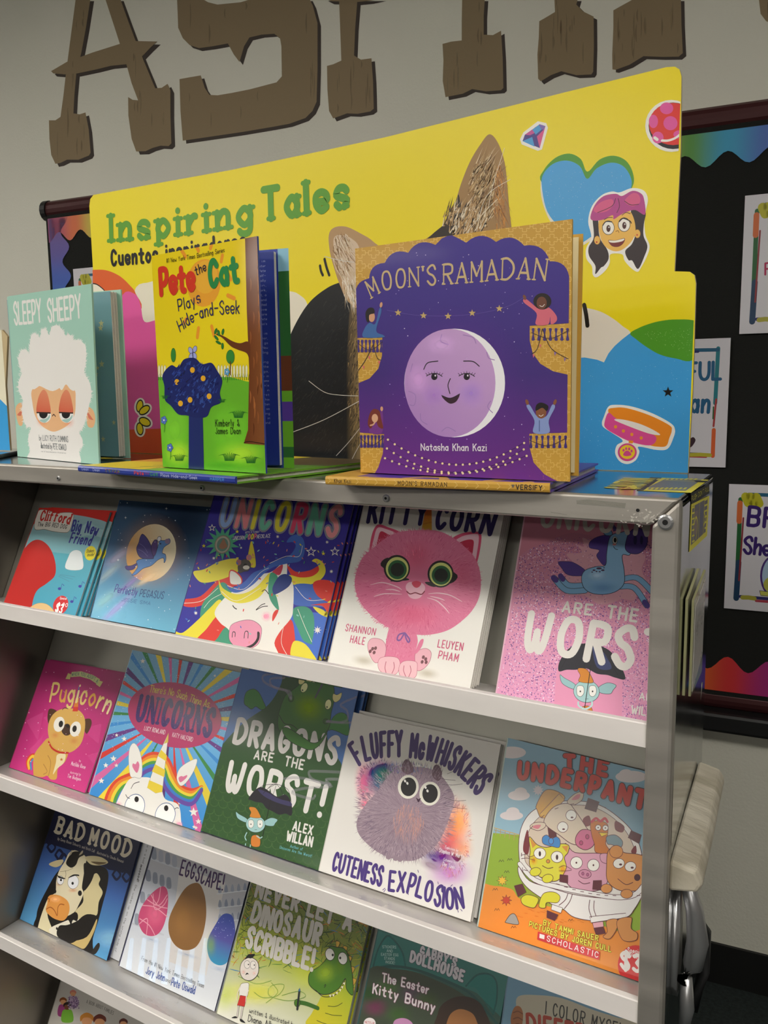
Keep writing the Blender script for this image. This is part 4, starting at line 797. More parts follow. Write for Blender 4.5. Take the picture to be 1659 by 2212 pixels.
def a_kitty(A):
    A.setT(700, 1080, 3.95); bg(A, 'ece9e2', 'f2f0ea')
    for x, y in ((340, 1370), (880, 1480)): A.soft(x, y, 120, 55, '9a9070', .55, 8)
    A.part('horn'); A.grad([(890, -60), (918, 60), (920, 285), (828, 275)], 'e2611f', 'efc23a', (880, 100), (870, 270)); A.line([848, 205, 918, 190], 6, 'd8822a')
    A.part('pink_cat_picture')
    A.sp([555, 1100, 600, 1080, 760, 1110, 800, 1200, 780, 1300, 800, 1400, 500, 1400, 520, 1280, 530, 1200], 'e87fa4'); A.fur(650, 1230, 130, 130, 160, 26, 2, ['d8567f', 'f09ab8', 'e0688f'], 3, flow=95)
    A.sp([390, 450, 400, 330, 430, 240, 470, 208, 540, 230, 660, 290, 560, 400, 450, 470], 'dc4a74'); A.sp([410, 430, 425, 330, 455, 240, 520, 245, 620, 300, 500, 400], 'f3c3d3'); A.sp([450, 410, 460, 330, 485, 268, 540, 290, 580, 320, 500, 370], 'c8204a')
    A.sp([1090, 350, 1160, 290, 1280, 270, 1340, 290, 1335, 400, 1310, 520, 1290, 560, 1200, 480], 'dc4a74'); A.sp([1110, 370, 1180, 310, 1290, 290, 1320, 310, 1310, 420, 1280, 530, 1200, 450], 'f3c3d3'); A.sp([1135, 385, 1200, 345, 1270, 342, 1275, 400, 1250, 495, 1180, 440], 'c8204a')
    h = [262, 720, 275, 620, 330, 490, 420, 410, 520, 330, 640, 275, 800, 258, 960, 262, 1080, 310, 1200, 400, 1290, 500, 1335, 640, 1330, 800, 1280, 920, 1190, 1020, 1060, 1110, 900, 1150, 760, 1145, 600, 1110, 470, 1040, 350, 930, 285, 820]
    A.sp(h, 'e4789f'); A.fur(800, 700, 525, 440, 900, 24, 2.6, ['e4789f', 'e06c95', 'ea86a9'], 5, r0=.955, r1=1.02); A.fur(800, 700, 510, 430, 900, 46, 2.2, ['d8608a', 'ee92b2', 'cf5380', 'e4789f'], 6, r0=.45, r1=.97)
    A.soft(790, 480, 160, 170, 'd85a80', .5); A.soft(760, 980, 300, 140, 'd85e86', .45); A.soft(1190, 620, 120, 180, 'd85e86', .3)
    for cx, cy, k, cor in ((622, 585, 1, ((485, 562), (722, 684))), (995, 632, -1, ((864, 700), (1138, 640)))):
        for c_ in cor: A.poly([(c_[0], c_[1]), (cx - 60, cy - 90 if c_[1] < cy + 40 else cy + 110), (cx + 60, cy + 80)], '241b1d', True)
        A.ell(cx, cy, 112, 116, '241b1d'); A.ell(cx + 2, cy + 2, 97, 100, 'e4ea8c'); A.ell(cx + 4, cy + 10, 80, 82, '26683a'); A.ell(cx + 4, cy + 10, 58, 58, '1b231c')
    A.ell(778, 800, 62, 45, 'f3b9cd'); A.ell(742, 745, 45, 46, 'f5bccf'); A.ell(818, 752, 45, 46, 'f5bccf'); A.ls([706, 780, 735, 802, 780, 792, 830, 806, 858, 780], 9, '8e2a40'); A.sp([750, 705, 790, 690, 828, 708, 815, 738, 788, 750, 762, 735], 'dc4060')
    for q in ((395, 725, 500, 705, 620, 740, 665, 768), (525, 765, 590, 765, 650, 782), (425, 825, 520, 800, 665, 805), (890, 800, 980, 795, 1080, 815, 1180, 868), (905, 822, 980, 838, 1030, 858), (880, 835, 960, 860, 1030, 920, 1070, 970)): A.ls(list(q), 9, 'f6ccd9', -.7)
    A.sp([372, 1240, 395, 1190, 440, 1180, 500, 1200, 530, 1260, 510, 1350, 440, 1390, 390, 1320], 'f0b6c4', 'b04a66', 3); A.sp([915, 1310, 890, 1275, 850, 1268, 800, 1290, 775, 1330, 790, 1450, 850, 1440, 900, 1380], 'f0b6c4', 'b04a66', 3)
    A.sp([460, 1400, 480, 1350, 550, 1335, 630, 1350, 650, 1410, 620, 1480, 560, 1490, 480, 1460], 'f3c4cd', 'c0526e', 3); A.sp([640, 1430, 665, 1385, 720, 1370, 790, 1385, 795, 1450, 780, 1510, 720, 1528, 650, 1500], 'f3c4cd', 'c0526e', 3)
    for q in ((530, 1380, 520, 1430, 530, 1475), (595, 1385, 600, 1430, 580, 1480), (683, 1415, 680, 1460, 700, 1510), (735, 1415, 742, 1460, 720, 1515)): A.ls(list(q), 5, 'b8455f')
    for x, y in ((395, 1292), (415, 1270), (440, 1265), (428, 1302), (848, 1342), (868, 1358), (872, 1385), (838, 1382)): A.ell(x, y, 12, 16, '7a4a50', 20)
    A.ls([685, 1135, 640, 1150, 625, 1190, 650, 1195, 685, 1140], 13, '8a5aa4'); A.ls([690, 1135, 700, 1180, 720, 1215, 730, 1190, 695, 1140], 13, '8a5aa4'); A.sp([780, 1290, 820, 1200, 850, 1190, 835, 1250, 790, 1310], 'e87fa4')
    A.part('title_lettering'); A.text('KITTY', [376, 186, 500, 190, 620, 196, 860, 205], 165, '2f2260', 2.2, gap=3.4); A.text('CORN', [955, 236, 1120, 250, 1300, 268, 1415, 292], 175, '2f2260', 2.2, gap=4.2)
    A.part('lettering'); A.text('SHANNON', [182, 1115, 432, 1155], 55, 'd25a80', 1.4, gap=3.6); A.text('HALE', [222, 1215, 342, 1235], 58, 'd25a80', 1.4, gap=3.6); A.text('LEUYEN', [970, 1255, 1180, 1285], 62, 'd25a80', 1.4, gap=3.6); A.text('PHAM', [975, 1350, 1138, 1380], 62, 'd25a80', 1.4, gap=3.6)
def goblin(A, x, y, k, tilt=0):
    """small creature in an orange hat: round pale head, big ears, orange smock"""
    P = lambda *a: [x + v * k if i % 2 == 0 else y + v * k for i, v in enumerate(a)]
    A.sp(P(-40, 130, 40, 130, 44, 240, -44, 235), 'd8812c', '2a2018', 3 * k); A.sp(P(-95, -60, -180, -110, -215, -135, -200, -70, -140, -30, -90, -20), '9cc8cc', '24343a', 3 * k); A.sp(P(95, -30, 170, -70, 240, -50, 215, -10, 190, 20, 110, 10), '9cc8cc', '24343a', 3 * k)
    A.ell(x, y, 105 * k, 90 * k, 'a9d3d4', 5, '24343a', 3 * k); A.sp(P(-60, -80, -50, -130, -70, -170, -60, -190, 0, -180, 40, -120, 50, -70), 'd98a2c', '2a2018', 3 * k)
    for ex in (-50, 50): A.sp(P(ex - 25, -40, ex + 22, -42, ex + 30, 10, ex + 5, 42, ex - 26, 25), 'f3f3ee', '24343a', 3 * k); A.ell(x + ex * k, y, 6 * k, 7 * k, '15181a')
    A.line(P(-10, 62, 15, 60), 3 * k, '24343a')
def brolly(A, x, y, k):
    P = lambda *a: [x + v * k if i % 2 == 0 else y + v * k for i, v in enumerate(a)]
    A.sp(P(-230, 60, -220, -20, -140, -120, 0, -150, 150, -100, 240, 20, 275, 120, 200, 110, 140, 90, 60, 80, -20, 40, -100, 50, -170, 50), '23212c'); A.sp(P(30, -130, 120, -70, 170, 40, 60, 30), '37406f')
    for q in ((-30, -145, -150, -60, -210, 40), (0, -148, -20, -60, -40, 40), (0, -148, 120, -60, 220, 90)): A.ls(P(*q), 3 * k, '0f0f14')
def a_worst(A):
    A.setT(1050, 1080, 3.6867); bg(A, 'c0788c', 'eda4cc', cm='dc90b0'); 
    A.dots(9000, (90, 300, 1420, 1900), ['6a3a86', '4a2a78', 'f8dcf0', 'a46ab8', '8b4aa8', 'f0c6e4', 'c98ac4', 'ffeefa', '5a2f80'], (3, 7.5), 21, inside=lambda x, y: x > 300 - y * .1 or (x * 7 + y * 13) % 3 < 1)
    A.sp([640, 430, 760, 420, 730, 360, 780, 370, 770, 300, 850, 330, 1000, 300, 1200, 400, 1270, 450, 1240, 560, 1300, 700, 1200, 760, 1180, 800, 1080, 790, 1000, 820, 900, 830, 780, 760, 640, 750, 600, 640, 740, 560, 700, 500], 'dca0b0'); A.sp([90, 100, 1420, 100, 1420, 300, 1000, 320, 700, 260, 500, 330, 300, 420, 180, 560, 60, 500], 'd08298')
    A.pp([565, 1340, 1090, 1400, 1075, 1900, 515, 1900], 'eb9cc0')
    A.part('blue_horse_picture')
    for q in ((790, 680, 660, 680, 600, 620), (790, 720, 640, 720, 540, 620), (1060, 640, 1200, 620, 1330, 740), (1060, 690, 1180, 700, 1280, 840)): A.ls(list(q), 48, '24344f'); A.ls(list(q), 40, '7fb2dc')
    for q in ((612, 632, 592, 604), (558, 640, 535, 618), (1262, 812, 1285, 845)): A.line(list(q), 40, '4a3088')
    A.sp([790, 560, 700, 500, 640, 490, 575, 495, 600, 540, 640, 590, 700, 605, 780, 600], '4a3088', '1e1a48', 3)
    A.sp([985, 290, 900, 290, 830, 330, 825, 380, 900, 400, 880, 440, 900, 480, 945, 520, 980, 420], '4a3088', '1e1a48', 3)
    A.sp([760, 620, 790, 560, 880, 530, 950, 520, 960, 430, 975, 330, 1000, 280, 1060, 262, 1150, 260, 1150, 430, 1085, 440, 1100, 560, 1100, 660, 1050, 720, 960, 750, 850, 745, 780, 700], '86b6dc', '1f2c48', 5)
    A.soft(930, 700, 160, 60, '3f78b4', .5); A.soft(880, 600, 90, 50, 'cfe2ee', .5)
    A.sp([1115, 330, 1140, 260, 1190, 225, 1250, 235, 1285, 290, 1275, 370, 1220, 425, 1150, 425, 1110, 390], '48307e', '1e1a48', 5); A.ell(1188, 320, 14, 36, '241a50'); A.ell(1238, 320, 12, 34, '241a50')
    A.sp([1000, 280, 950, 280, 928, 240, 960, 228, 1000, 250], '6d9fc8', '1f2c48', 4); A.pp([1015, 250, 1005, 180, 1050, 240], '5a4a90', '1f2c48', 3); A.ell(1026, 322, 20, 30, 'f2f0ea', 0, '1f2c48', 3); A.ell(1028, 320, 12, 20, '1a1612'); A.ls([1015, 372, 1030, 390, 1048, 395], 5, '1f2c48'); A.ell(1022, 355, 16, 8, 'd88a8a')
    for x, y, a_, b_ in ((900, 545, 22, 8), (860, 560, 12, 6), (930, 560, 14, 7), (880, 570, 8, 5), (905, 572, 9, 5), (845, 575, 7, 4), (940, 540, 7, 4)): A.ell(x, y, a_, b_, '44284e')
    A.part('umbrella_picture'); brolly(A, 820, 1300, 1.05)
    A.part('title_lettering'); A.text('UNICORNS', [440, 205, 800, 235, 1420, 290], 165, 'cfc9c0', 2.0, gap=4); A.text('ARE', [608, 888, 835, 915], 78, 'e4dfd8', 2.1, gap=4); A.text('THE', [965, 935, 1195, 968], 92, 'e4dfd8', 2.1, gap=4)
    A.text('%ORST!', [318, 1180, 560, 1215, 900, 1285, 1500, 1390], 275, 'e9e5df', 2.1, gap=3.8)
    A.part('creature_picture'); goblin(A, 800, 1525, .98); A.line([835, 1320, 785, 1660], 6, '16161a'); A.ls([735, 1610, 740, 1640, 790, 1665, 840, 1640, 845, 1610], 14, 'bfe0e0')
    A.part('lettering'); A.text('ALEX', [1222, 1588, 1420, 1610], 52, 'f2efe9', 1.8); A.text('WILLAN', [1158, 1700, 1420, 1735], 62, 'f2efe9', 1.8)
lean_book('picture_book', 'red and teal picture book with red top band, far left of top row', 1, [(86, 1097), (238, 1105.6), (162, 1332), (9, 1303)], a_reddog, '6fbccb', False, .0032, (.0075, .012, .014), 'c62a24', '4fb0c6', group='red and teal paperbacks', clabels=['red and teal paperback peeking out right behind the front red-topped one', 'third copy in the red and teal paperback stack', 'rearmost copy in the red and teal paperback stack'])
lean_book('picture_book', 'night blue picture book with a winged blue horse before a yellow moon', 1, [(259.5, 1080), (462, 1096), (378, 1373), (195, 1338)], a_pegasus, '3f6f9c', False, .004, (), '35608a', y0=1.0725)
lean_book('picture_book', 'dark blue picture book with rainbow-maned white horse and UNICORNS in coloured letters', 1, [(468, 1056), (770, 1066), (684, 1427), (378, 1373)], a_party, '33249a', False, .0034, (.004, .006, .0075), '261c74', '261c74', group='rainbow horse paperbacks', clabels=['second copy in the rainbow-maned horse paperback stack', 'third copy in the rainbow-maned horse paperback stack', 'rearmost copy in the rainbow-maned horse paperback stack'])
lean_book('picture_book', 'white picture book with fluffy pink green-eyed cat, front of its stack', 1, [(792, 1072), (1093, 1090), (1014, 1495), (709, 1434)], a_kitty, 'ece9e2', False, .0042, (.0005, .0008, .001), 'd6d2ca', 'e4e0d8', group='pink cat paperbacks', clabels=['second copy in the pink cat paperback stack', 'third copy in the pink cat paperback stack', 'rearmost copy in the pink cat paperback stack'])
lean_book('picture_book', 'pink glittery picture book with leaping blue horse, by the right post', 1, [(1138, 1096), (1420, 1120), (1400, 1568), (1072, 1504)], a_worst, 'dc90b0', False, .004, (), 'e8b8cc', xmax=-.254)
def fstar(A, x, y, r, c='ffffff'): A.star(x, y, r, c)
def a_pug(A):
    A.setT(0, 1400, 3.1904); bg(A, 'a02a66', 'd63a8c', cm='bf2f7a')
    A.soft(620, 180, 220, 200, 'c94a8e', .5); A.soft(420, 560, 280, 320, 'e0509c', .35)
    for q in ((180, 500, 300, 440, 260, 640), (300, 480, 420, 420, 380, 560), (560, 560, 700, 520, 680, 660), (600, 740, 720, 700, 660, 820), (200, 700, 300, 600, 240, 760)): A.pp(list(q), 'd25a9c', a=.4)
    A.part('pug_picture')
    A.sp([185, 830, 180, 780, 200, 740, 235, 725, 260, 750, 260, 790, 235, 805, 225, 780, 215, 790, 215, 840], 'e2482e'); A.ls([200, 830, 195, 780, 225, 745, 250, 775, 240, 795], 16, 'efc83a'); A.ls([215, 835, 212, 790, 230, 765], 12, '3f8fd0')
    A.sp([230, 860, 235, 740, 290, 660, 340, 620, 400, 680, 470, 700, 450, 780, 400, 830, 390, 900, 350, 905, 325, 880, 290, 890, 240, 880], 'd7a850')
    A.sp([395, 735, 450, 730, 440, 790, 395, 830, 365, 870, 385, 790], 'efe2b4'); A.ls([330, 740, 350, 790, 335, 880], 4, 'a87a38'); A.ls([300, 800, 325, 850, 300, 870], 4, 'a87a38')
    A.sp([340, 420, 380, 425, 400, 455, 370, 500, 335, 520, 328, 470], '54361f'); A.sp([590, 488, 625, 490, 630, 530, 600, 590, 580, 560, 575, 510], '54361f')
    A.sp([330, 560, 350, 480, 400, 430, 470, 415, 545, 430, 585, 490, 580, 590, 550, 670, 480, 720, 410, 705, 350, 650], 'dcb05c'); A.soft(380, 600, 40, 30, 'c8774a', .5); A.soft(510, 640, 44, 32, 'c8774a', .5)
    A.sp([425, 570, 450, 525, 480, 530, 485, 590, 450, 602], '4a3020'); A.sp([455, 528, 480, 530, 475, 548, 458, 544], '1c1410')
    for cx, cy in ((408, 525), (520, 558)): A.ell(cx, cy, 37, 53, 'f4f0e6', 15); A.ell(cx + 12 - (cx > 500) * 18, cy - 2, 15, 23, '1c1814', 10)
    A.ls([335, 645, 360, 690, 410, 718, 470, 722], 10, 'c8281e'); A.ls([430, 425, 445, 412, 470, 418], 4, '2a1c14'); A.star(424, 768, 13, 'c87a2a')
    A.part('horn_print')
    for k, c in enumerate(('4a9fd0', '3a4f9c', '57a04a', 'efc83a', 'e0852e', 'd8382e')):
        y0, y1 = 250 + k * 31, 281 + k * 31; f = lambda y: (548 - (y - 250) * .16 - (y - 250) * .10, 548 - (y - 250) * .16 + (y - 250) * .10); a, b = f(y0), f(y1); A.pp([a[0], y0, a[1], y0, b[1] , y1, b[0] , y1], c)
    A.part('ribbon_print'); A.pp([470, 172, 490, 180, 482, 215, 452, 212], 'd6cf84'); A.pp([675, 220, 710, 232, 688, 268, 662, 250], 'd6cf84'); A.pp([495, 165, 560, 160, 640, 185, 690, 215, 672, 250, 620, 215, 550, 195, 488, 200], 'c9cf8c'); A.text('WHEN YOU ADOPT A', [494, 192, 560, 190, 630, 212, 668, 240], 22, '3a6a78', 1.3)
    A.part('title_lettering'); A.text('Pugicorn', [345, 366, 440, 368, 530, 372, 640, 400, 740, 448], 118, ['e9cf7c', 'dfa84a', 'e9cf7c', 'efdca0'], 1.45, gap=3)
    A.part('small_lettering'); A.text('by', [545, 782, 556, 785], 14, 'f3d6e6', 1.2); A.text('Matilda Rose', [490, 806, 586, 832], 24, 'f3d6e6', 1.3, slab=.3); A.text('illustrated by', [484, 862, 556, 878], 14, 'f3d6e6', 1.2); A.text('Tim Budgen', [464, 890, 552, 914], 22, 'f3d6e6', 1.3, slab=.3)
    A.part('sparkle_print'); A.dots(90, (80, 100, 850, 960), ['f6cfe2', 'ffe8f4'], (1.5, 4), 3, tri=False)
def a_nosuch(A):
    A.setT(0, 1400, 3.1904); bg(A, '7fb6da', '2f8fdc', cm='6bb2e4')
    cx, cy = 1190, 470; rs = random.Random(3)
    cols = ['efd93c', '3f8a4a', '3c8fd8', '6a3a8c', 'd8392e', 'd96aa8', 'e8d03c', '2f8a50', '3c8fd8', '5a2f7c', 'd8392e', 'd96aa8']
    for k in range(34):
        a = 2 * PI * k / 34 + .05; w_ = .036 if k % 3 else .05; R_ = 1150
        A.pp([cx + 200 * math.cos(a - w_ * .5), cy + 200 * math.sin(a - w_ * .5), cx + R_ * math.cos(a - w_), cy + R_ * math.sin(a - w_), cx + R_ * math.cos(a + w_), cy + R_ * math.sin(a + w_), cx + 200 * math.cos(a + w_ * .5), cy + 200 * math.sin(a + w_ * .5)], cols[(k * 5) % 12])
    A.part('sparkle_print'); A.dots(900, (620, 20, 1659, 700), ['d9e6ee', 'c4dcea'], (1.2, 2.6), 4, tri=False)
    for j in range(46):
        a = rs.uniform(0, 6.28); R_ = rs.uniform(360, 800); A.star(cx + R_ * math.cos(a), cy + R_ * math.sin(a), rs.uniform(9, 20), 'f1ece4')
    for x, y, r in ((1335, 1130, 34), (1368, 1195, 22), (1338, 1232, 14), (700, 915, 22), (730, 808, 20), (783, 762, 24), (857, 625, 20), (805, 600, 14)): A.star(x, y, r, 'f4f1ea')
    A.part('oval_print'); A.ell(1205, 462, 326, 222, 'b93a6c', 12, n=44)
    A.part('unicorn_picture')
    for k, c in enumerate(('e2492e', 'ef8f2c', 'efd83c', '4fa04a', '3c7fd0', '6a4aa8')):
        o = k * 21; A.ls([715 + o, 1130, 740 + o, 1010 + o * .2, 800 + o * .9, 920 + o * .5, 900 + o * .5, 870 + o], 24, c); A.ls([930 + o * .3, 830 + o, 985, 760 + o, 1060, 728 + o, 1150 - o * .4, 760 + o, 1200 - o * .6, 860 + o * .9, 1250 - o * .4, 950 + o * .8, 1320, 980 + o * .9, 1390, 960 + o * .2], 24, c)
    A.sp([780, 1200, 800, 1080, 850, 970, 900, 900, 980, 890, 1050, 900, 1110, 960, 1140, 1040, 1230, 1080, 1250, 1200, 1250, 1340, 780, 1300], 'f3f1ec')
    A.sp([900, 880, 888, 780, 895, 690, 925, 655, 960, 700, 980, 790, 975, 890, 930, 890], 'f3f1ec', '9a9aa0', 2); A.sp([945, 860, 915, 820, 918, 795, 935, 800, 950, 780, 962, 810], 'e07aa0')
    A.sp([1220, 880, 1240, 830, 1290, 790, 1358, 765, 1340, 840, 1290, 920, 1250, 950, 1225, 920], 'f3f1ec', '9a9aa0', 2); A.sp([1245, 925, 1232, 895, 1250, 882, 1265, 885, 1290, 875, 1285, 895], 'e07aa0')
    A.pp([1163, 585, 1150, 700, 1120, 990, 1075, 1000, 1016, 962, 1090, 740], 'f1eee6', '8a8a80', 2)
    for a_, b_ in ((585, 640), (700, 790), (880, 950)): pass
    A.pp([1163, 585, 1160, 650, 1130, 660, 1140, 640], 'd9c158'); A.pp([1112, 700, 1152, 740, 1146, 780, 1090, 745], 'ecd23c'); A.pp([1070, 800, 1140, 840, 1134, 890, 1048, 850], 'ecd23c') ; A.pp([1030, 910, 1124, 950, 1118, 992, 1075, 1000, 1016, 962], 'ecd23c')
    for x, y in ((930, 1090), (1140, 1150)): A.ell(x, y, 68, 84, 'ffffff', 15, '4a6a9a', 4)
    A.ell(943, 1042, 15, 20, '15110f'); A.ell(1147, 1103, 15, 20, '15110f'); A.ls([905, 968, 925, 935, 962, 922], 4, '2a2a30'); A.ls([868, 1010, 880, 1030, 895, 1035], 4, '2a2a30'); A.ls([1205, 1110, 1220, 1100, 1232, 1104], 4, '2a2a30'); A.soft(815, 1085, 34, 34, 'f08ab0', .8); A.soft(1235, 1215, 34, 34, 'f08ab0', .8)
    A.part('lettering'); A.text("There's No Such Thing As...", [1030, 302, 1200, 330, 1340, 380, 1460, 415], 46, 'e8cf5a', 1.15, slab=.35, gap=2.4)
    A.part('title_lettering'); A.text('UNICORNS', [940, 492, 1100, 520, 1280, 560, 1440, 602], 158, '4a3070', 2.1, slab=.5, gap=4, contrast=.5); A.dots(500, (940, 330, 1470, 610), ['8a5ab0', 'b48ad8', '35205a'], (1, 2.4), 8)
    A.part('small_lettering'); A.text('LUCY ROWLAND', [994, 565, 1136, 595], 28, 'f0dce4', 1.1); A.text('KATY HALFORD', [1188, 610, 1326, 645], 28, 'f0dce4', 1.1)
def a_dragon(A):
    A.setT(420, 1430, 4.3658); bg(A, '3c66a8', '4a7ab8')
    A.grad([(20, 1700), (130, 1000), (280, 760), (480, 560), (700, 400), (820, 200), (840, 40), (1000, 100), (1300, 200), (1250, 700), (1350, 900), (1400, 1100), (1400, 2100), (0, 2100)], '25491f', '2b5425', (700, 300), (600, 1800), True)
    A.part('scale_print'); A.step = 6e-7
    for r in range(15):
        for c in range(15):
            x = 60 + c * 84 + (r % 2) * 42; y = 960 + r * 72 + (c * 84) * .20
            if x < 150 and y < 1100: continue
            A.ls([x - 42, y - 34, x - 30, y + 10, x, y + 24, x + 30, y + 16, x + 42, y - 18], 4.5, '5f8a42', a=.6)
    A.step = 4e-6; A.part('dragon_picture')
    A.sp([470, 390, 475, 320, 500, 275, 560, 255, 610, 290, 650, 370, 672, 430, 630, 450, 580, 420, 540, 445, 500, 420], '337a2e', '14240f', 4); A.sp([1285, 560, 1330, 500, 1390, 478, 1440, 510, 1460, 620, 1450, 690, 1400, 680, 1360, 660, 1300, 640, 1260, 640], '337a2e', '14240f', 4)
    A.sp([800, 470, 850, 330, 920, 270, 1000, 200, 1020, 120, 1280, 180, 1320, 330, 1290, 480, 1270, 620, 1180, 760, 1100, 820, 980, 800, 850, 700, 790, 620, 790, 520], '33691f', '14240f', 5)
    A.soft(1080, 430, 190, 170, '93b02c', .8, 20); A.soft(900, 700, 100, 90, '2c5a1e', .5)
    A.ls([800, 500, 850, 580, 930, 600, 1040, 700, 1110, 755, 1170, 740, 1200, 700], 6, '14240f'); A.sp([985, 170, 1000, 110, 1050, 130, 1070, 180, 1030, 215, 990, 210], '3a6e22')
    for x, y, ro in ((1036, 242, 25), (1262, 400, 10)): A.ell(x, y, 30, 48, 'dfe2a4', ro, '14240f', 4)
    A.ell(1020, 266, 7, 8, '14180f'); A.ell(1252, 425, 7, 8, '14180f'); A.sp([1305, 350, 1310, 300, 1345, 310, 1390, 290, 1375, 350, 1330, 380], 'd9cf8c', '14240f', 3); A.sp([985, 200, 990, 150, 1020, 165, 1040, 185, 1010, 210], 'd9cf8c')
    A.line([1212, 200, 1140, 335], 16, '4a4458'); A.ell(912, 345, 26, 30, '2d5c1c', 0, '14240f', 4); A.ell(1240, 560, 26, 24, '2d5c1c', 0, '14240f', 4)
    for q in ((912, 350, 900, 280, 780, 250, 660, 190, 650, 130, 740, 110), (905, 340, 860, 270, 740, 230, 720, 160, 850, 150), (1245, 562, 1350, 570, 1440, 545, 1440, 460, 1380, 400, 1530, 330), (1260, 555, 1400, 575, 1500, 570)): A.ls(list(q), 20, '9c96a4', a=.6)
    A.part('title_lettering'); A.text('DRAGONS', [375, 750, 620, 800, 980, 868, 1320, 950], 205, 'd4d0cc', 2.4, gap=4)
    A.part('dragon_picture'); A.sp([830, 640, 880, 620, 1040, 720, 1110, 762, 1180, 745, 1260, 640, 1200, 760, 1110, 828, 1000, 800, 880, 730], '3a7524', '14240f', 5)
    A.part('lettering'); A.text('ARE', [564, 910, 735, 942], 76, 'e0ddd8', 2.2, gap=4); A.part('lettering'); A.text('THE', [852, 972, 1020, 1012], 82, 'e0ddd8', 2.2, gap=4)
    A.part('title_lettering'); A.text('%ORST!', [305, 1195, 560, 1250, 880, 1345, 1180, 1440], 245, 'e8e5e1', 2.3, gap=3.6)
    for q in ((1380, 1040, 1150, 1030, 1080, 1040, 1120, 1110, 1280, 1160, 1240, 1110, 1370, 1105), (850, 1100, 950, 1090, 1100, 1110, 1300, 1170, 1050, 1190, 920, 1230, 1100, 1290, 1140, 1260)): A.ls(list(q), 24, '8d8d92', a=.5)
    A.part('umbrella_picture'); P = (716, 1290); A.sp([510, 1290, 560, 1220, 620, 1180, 680, 1200, 780, 1270, 860, 1250, 915, 1330, 918, 1445, 860, 1430, 800, 1440, 740, 1410, 680, 1380, 640, 1330, 580, 1320, 530, 1300], '1d1a24'); A.sp([600, 1200, 690, 1230, 800, 1290, 905, 1320, 915, 1360, 840, 1345, 740, 1310, 650, 1260], '3a3560')
    for q in ((775, 1150, 640, 1170, 540, 1260), (775, 1150, 700, 1190, 650, 1240), (775, 1150, 760, 1200, 740, 1260), (775, 1150, 820, 1210, 840, 1290), (775, 1150, 880, 1200, 915, 1320), (775, 1150, 730, 1160, 690, 1200)): A.ls(list(q), 4, '15131a')
    A.ls([720, 1300, 690, 1440, 640, 1660], 6, '121212')
    A.part('creature_picture'); goblin(A, 578, 1530, .86); A.ls([495, 1610, 478, 1650, 490, 1680], 10, 'a9d3d4'); A.ls([590, 1640, 620, 1660, 640, 1650], 10, 'a9d3d4'); A.ls([484, 1715, 475, 1760, 458, 1768], 10, 'a9d3d4'); A.ls([530, 1725, 525, 1780, 545, 1792], 10, 'a9d3d4')
    A.part('lettering'); A.text('ALEX', [930, 1580, 1105, 1628], 78, 'f0eee9', 2.2, gap=3.8); A.text('WILLAN', [870, 1680, 1105, 1740], 84, 'f0eee9', 2.2, gap=3.6)
    A.part('small_lettering'); A.text('Author of', [905, 1748, 1020, 1778], 26, '7cc9d8', 1.2, slab=.4); A.text('Unicorns Are the Worst!', [806, 1758, 1105, 1842], 26, '7cc9d8', 1.2, slab=.4)
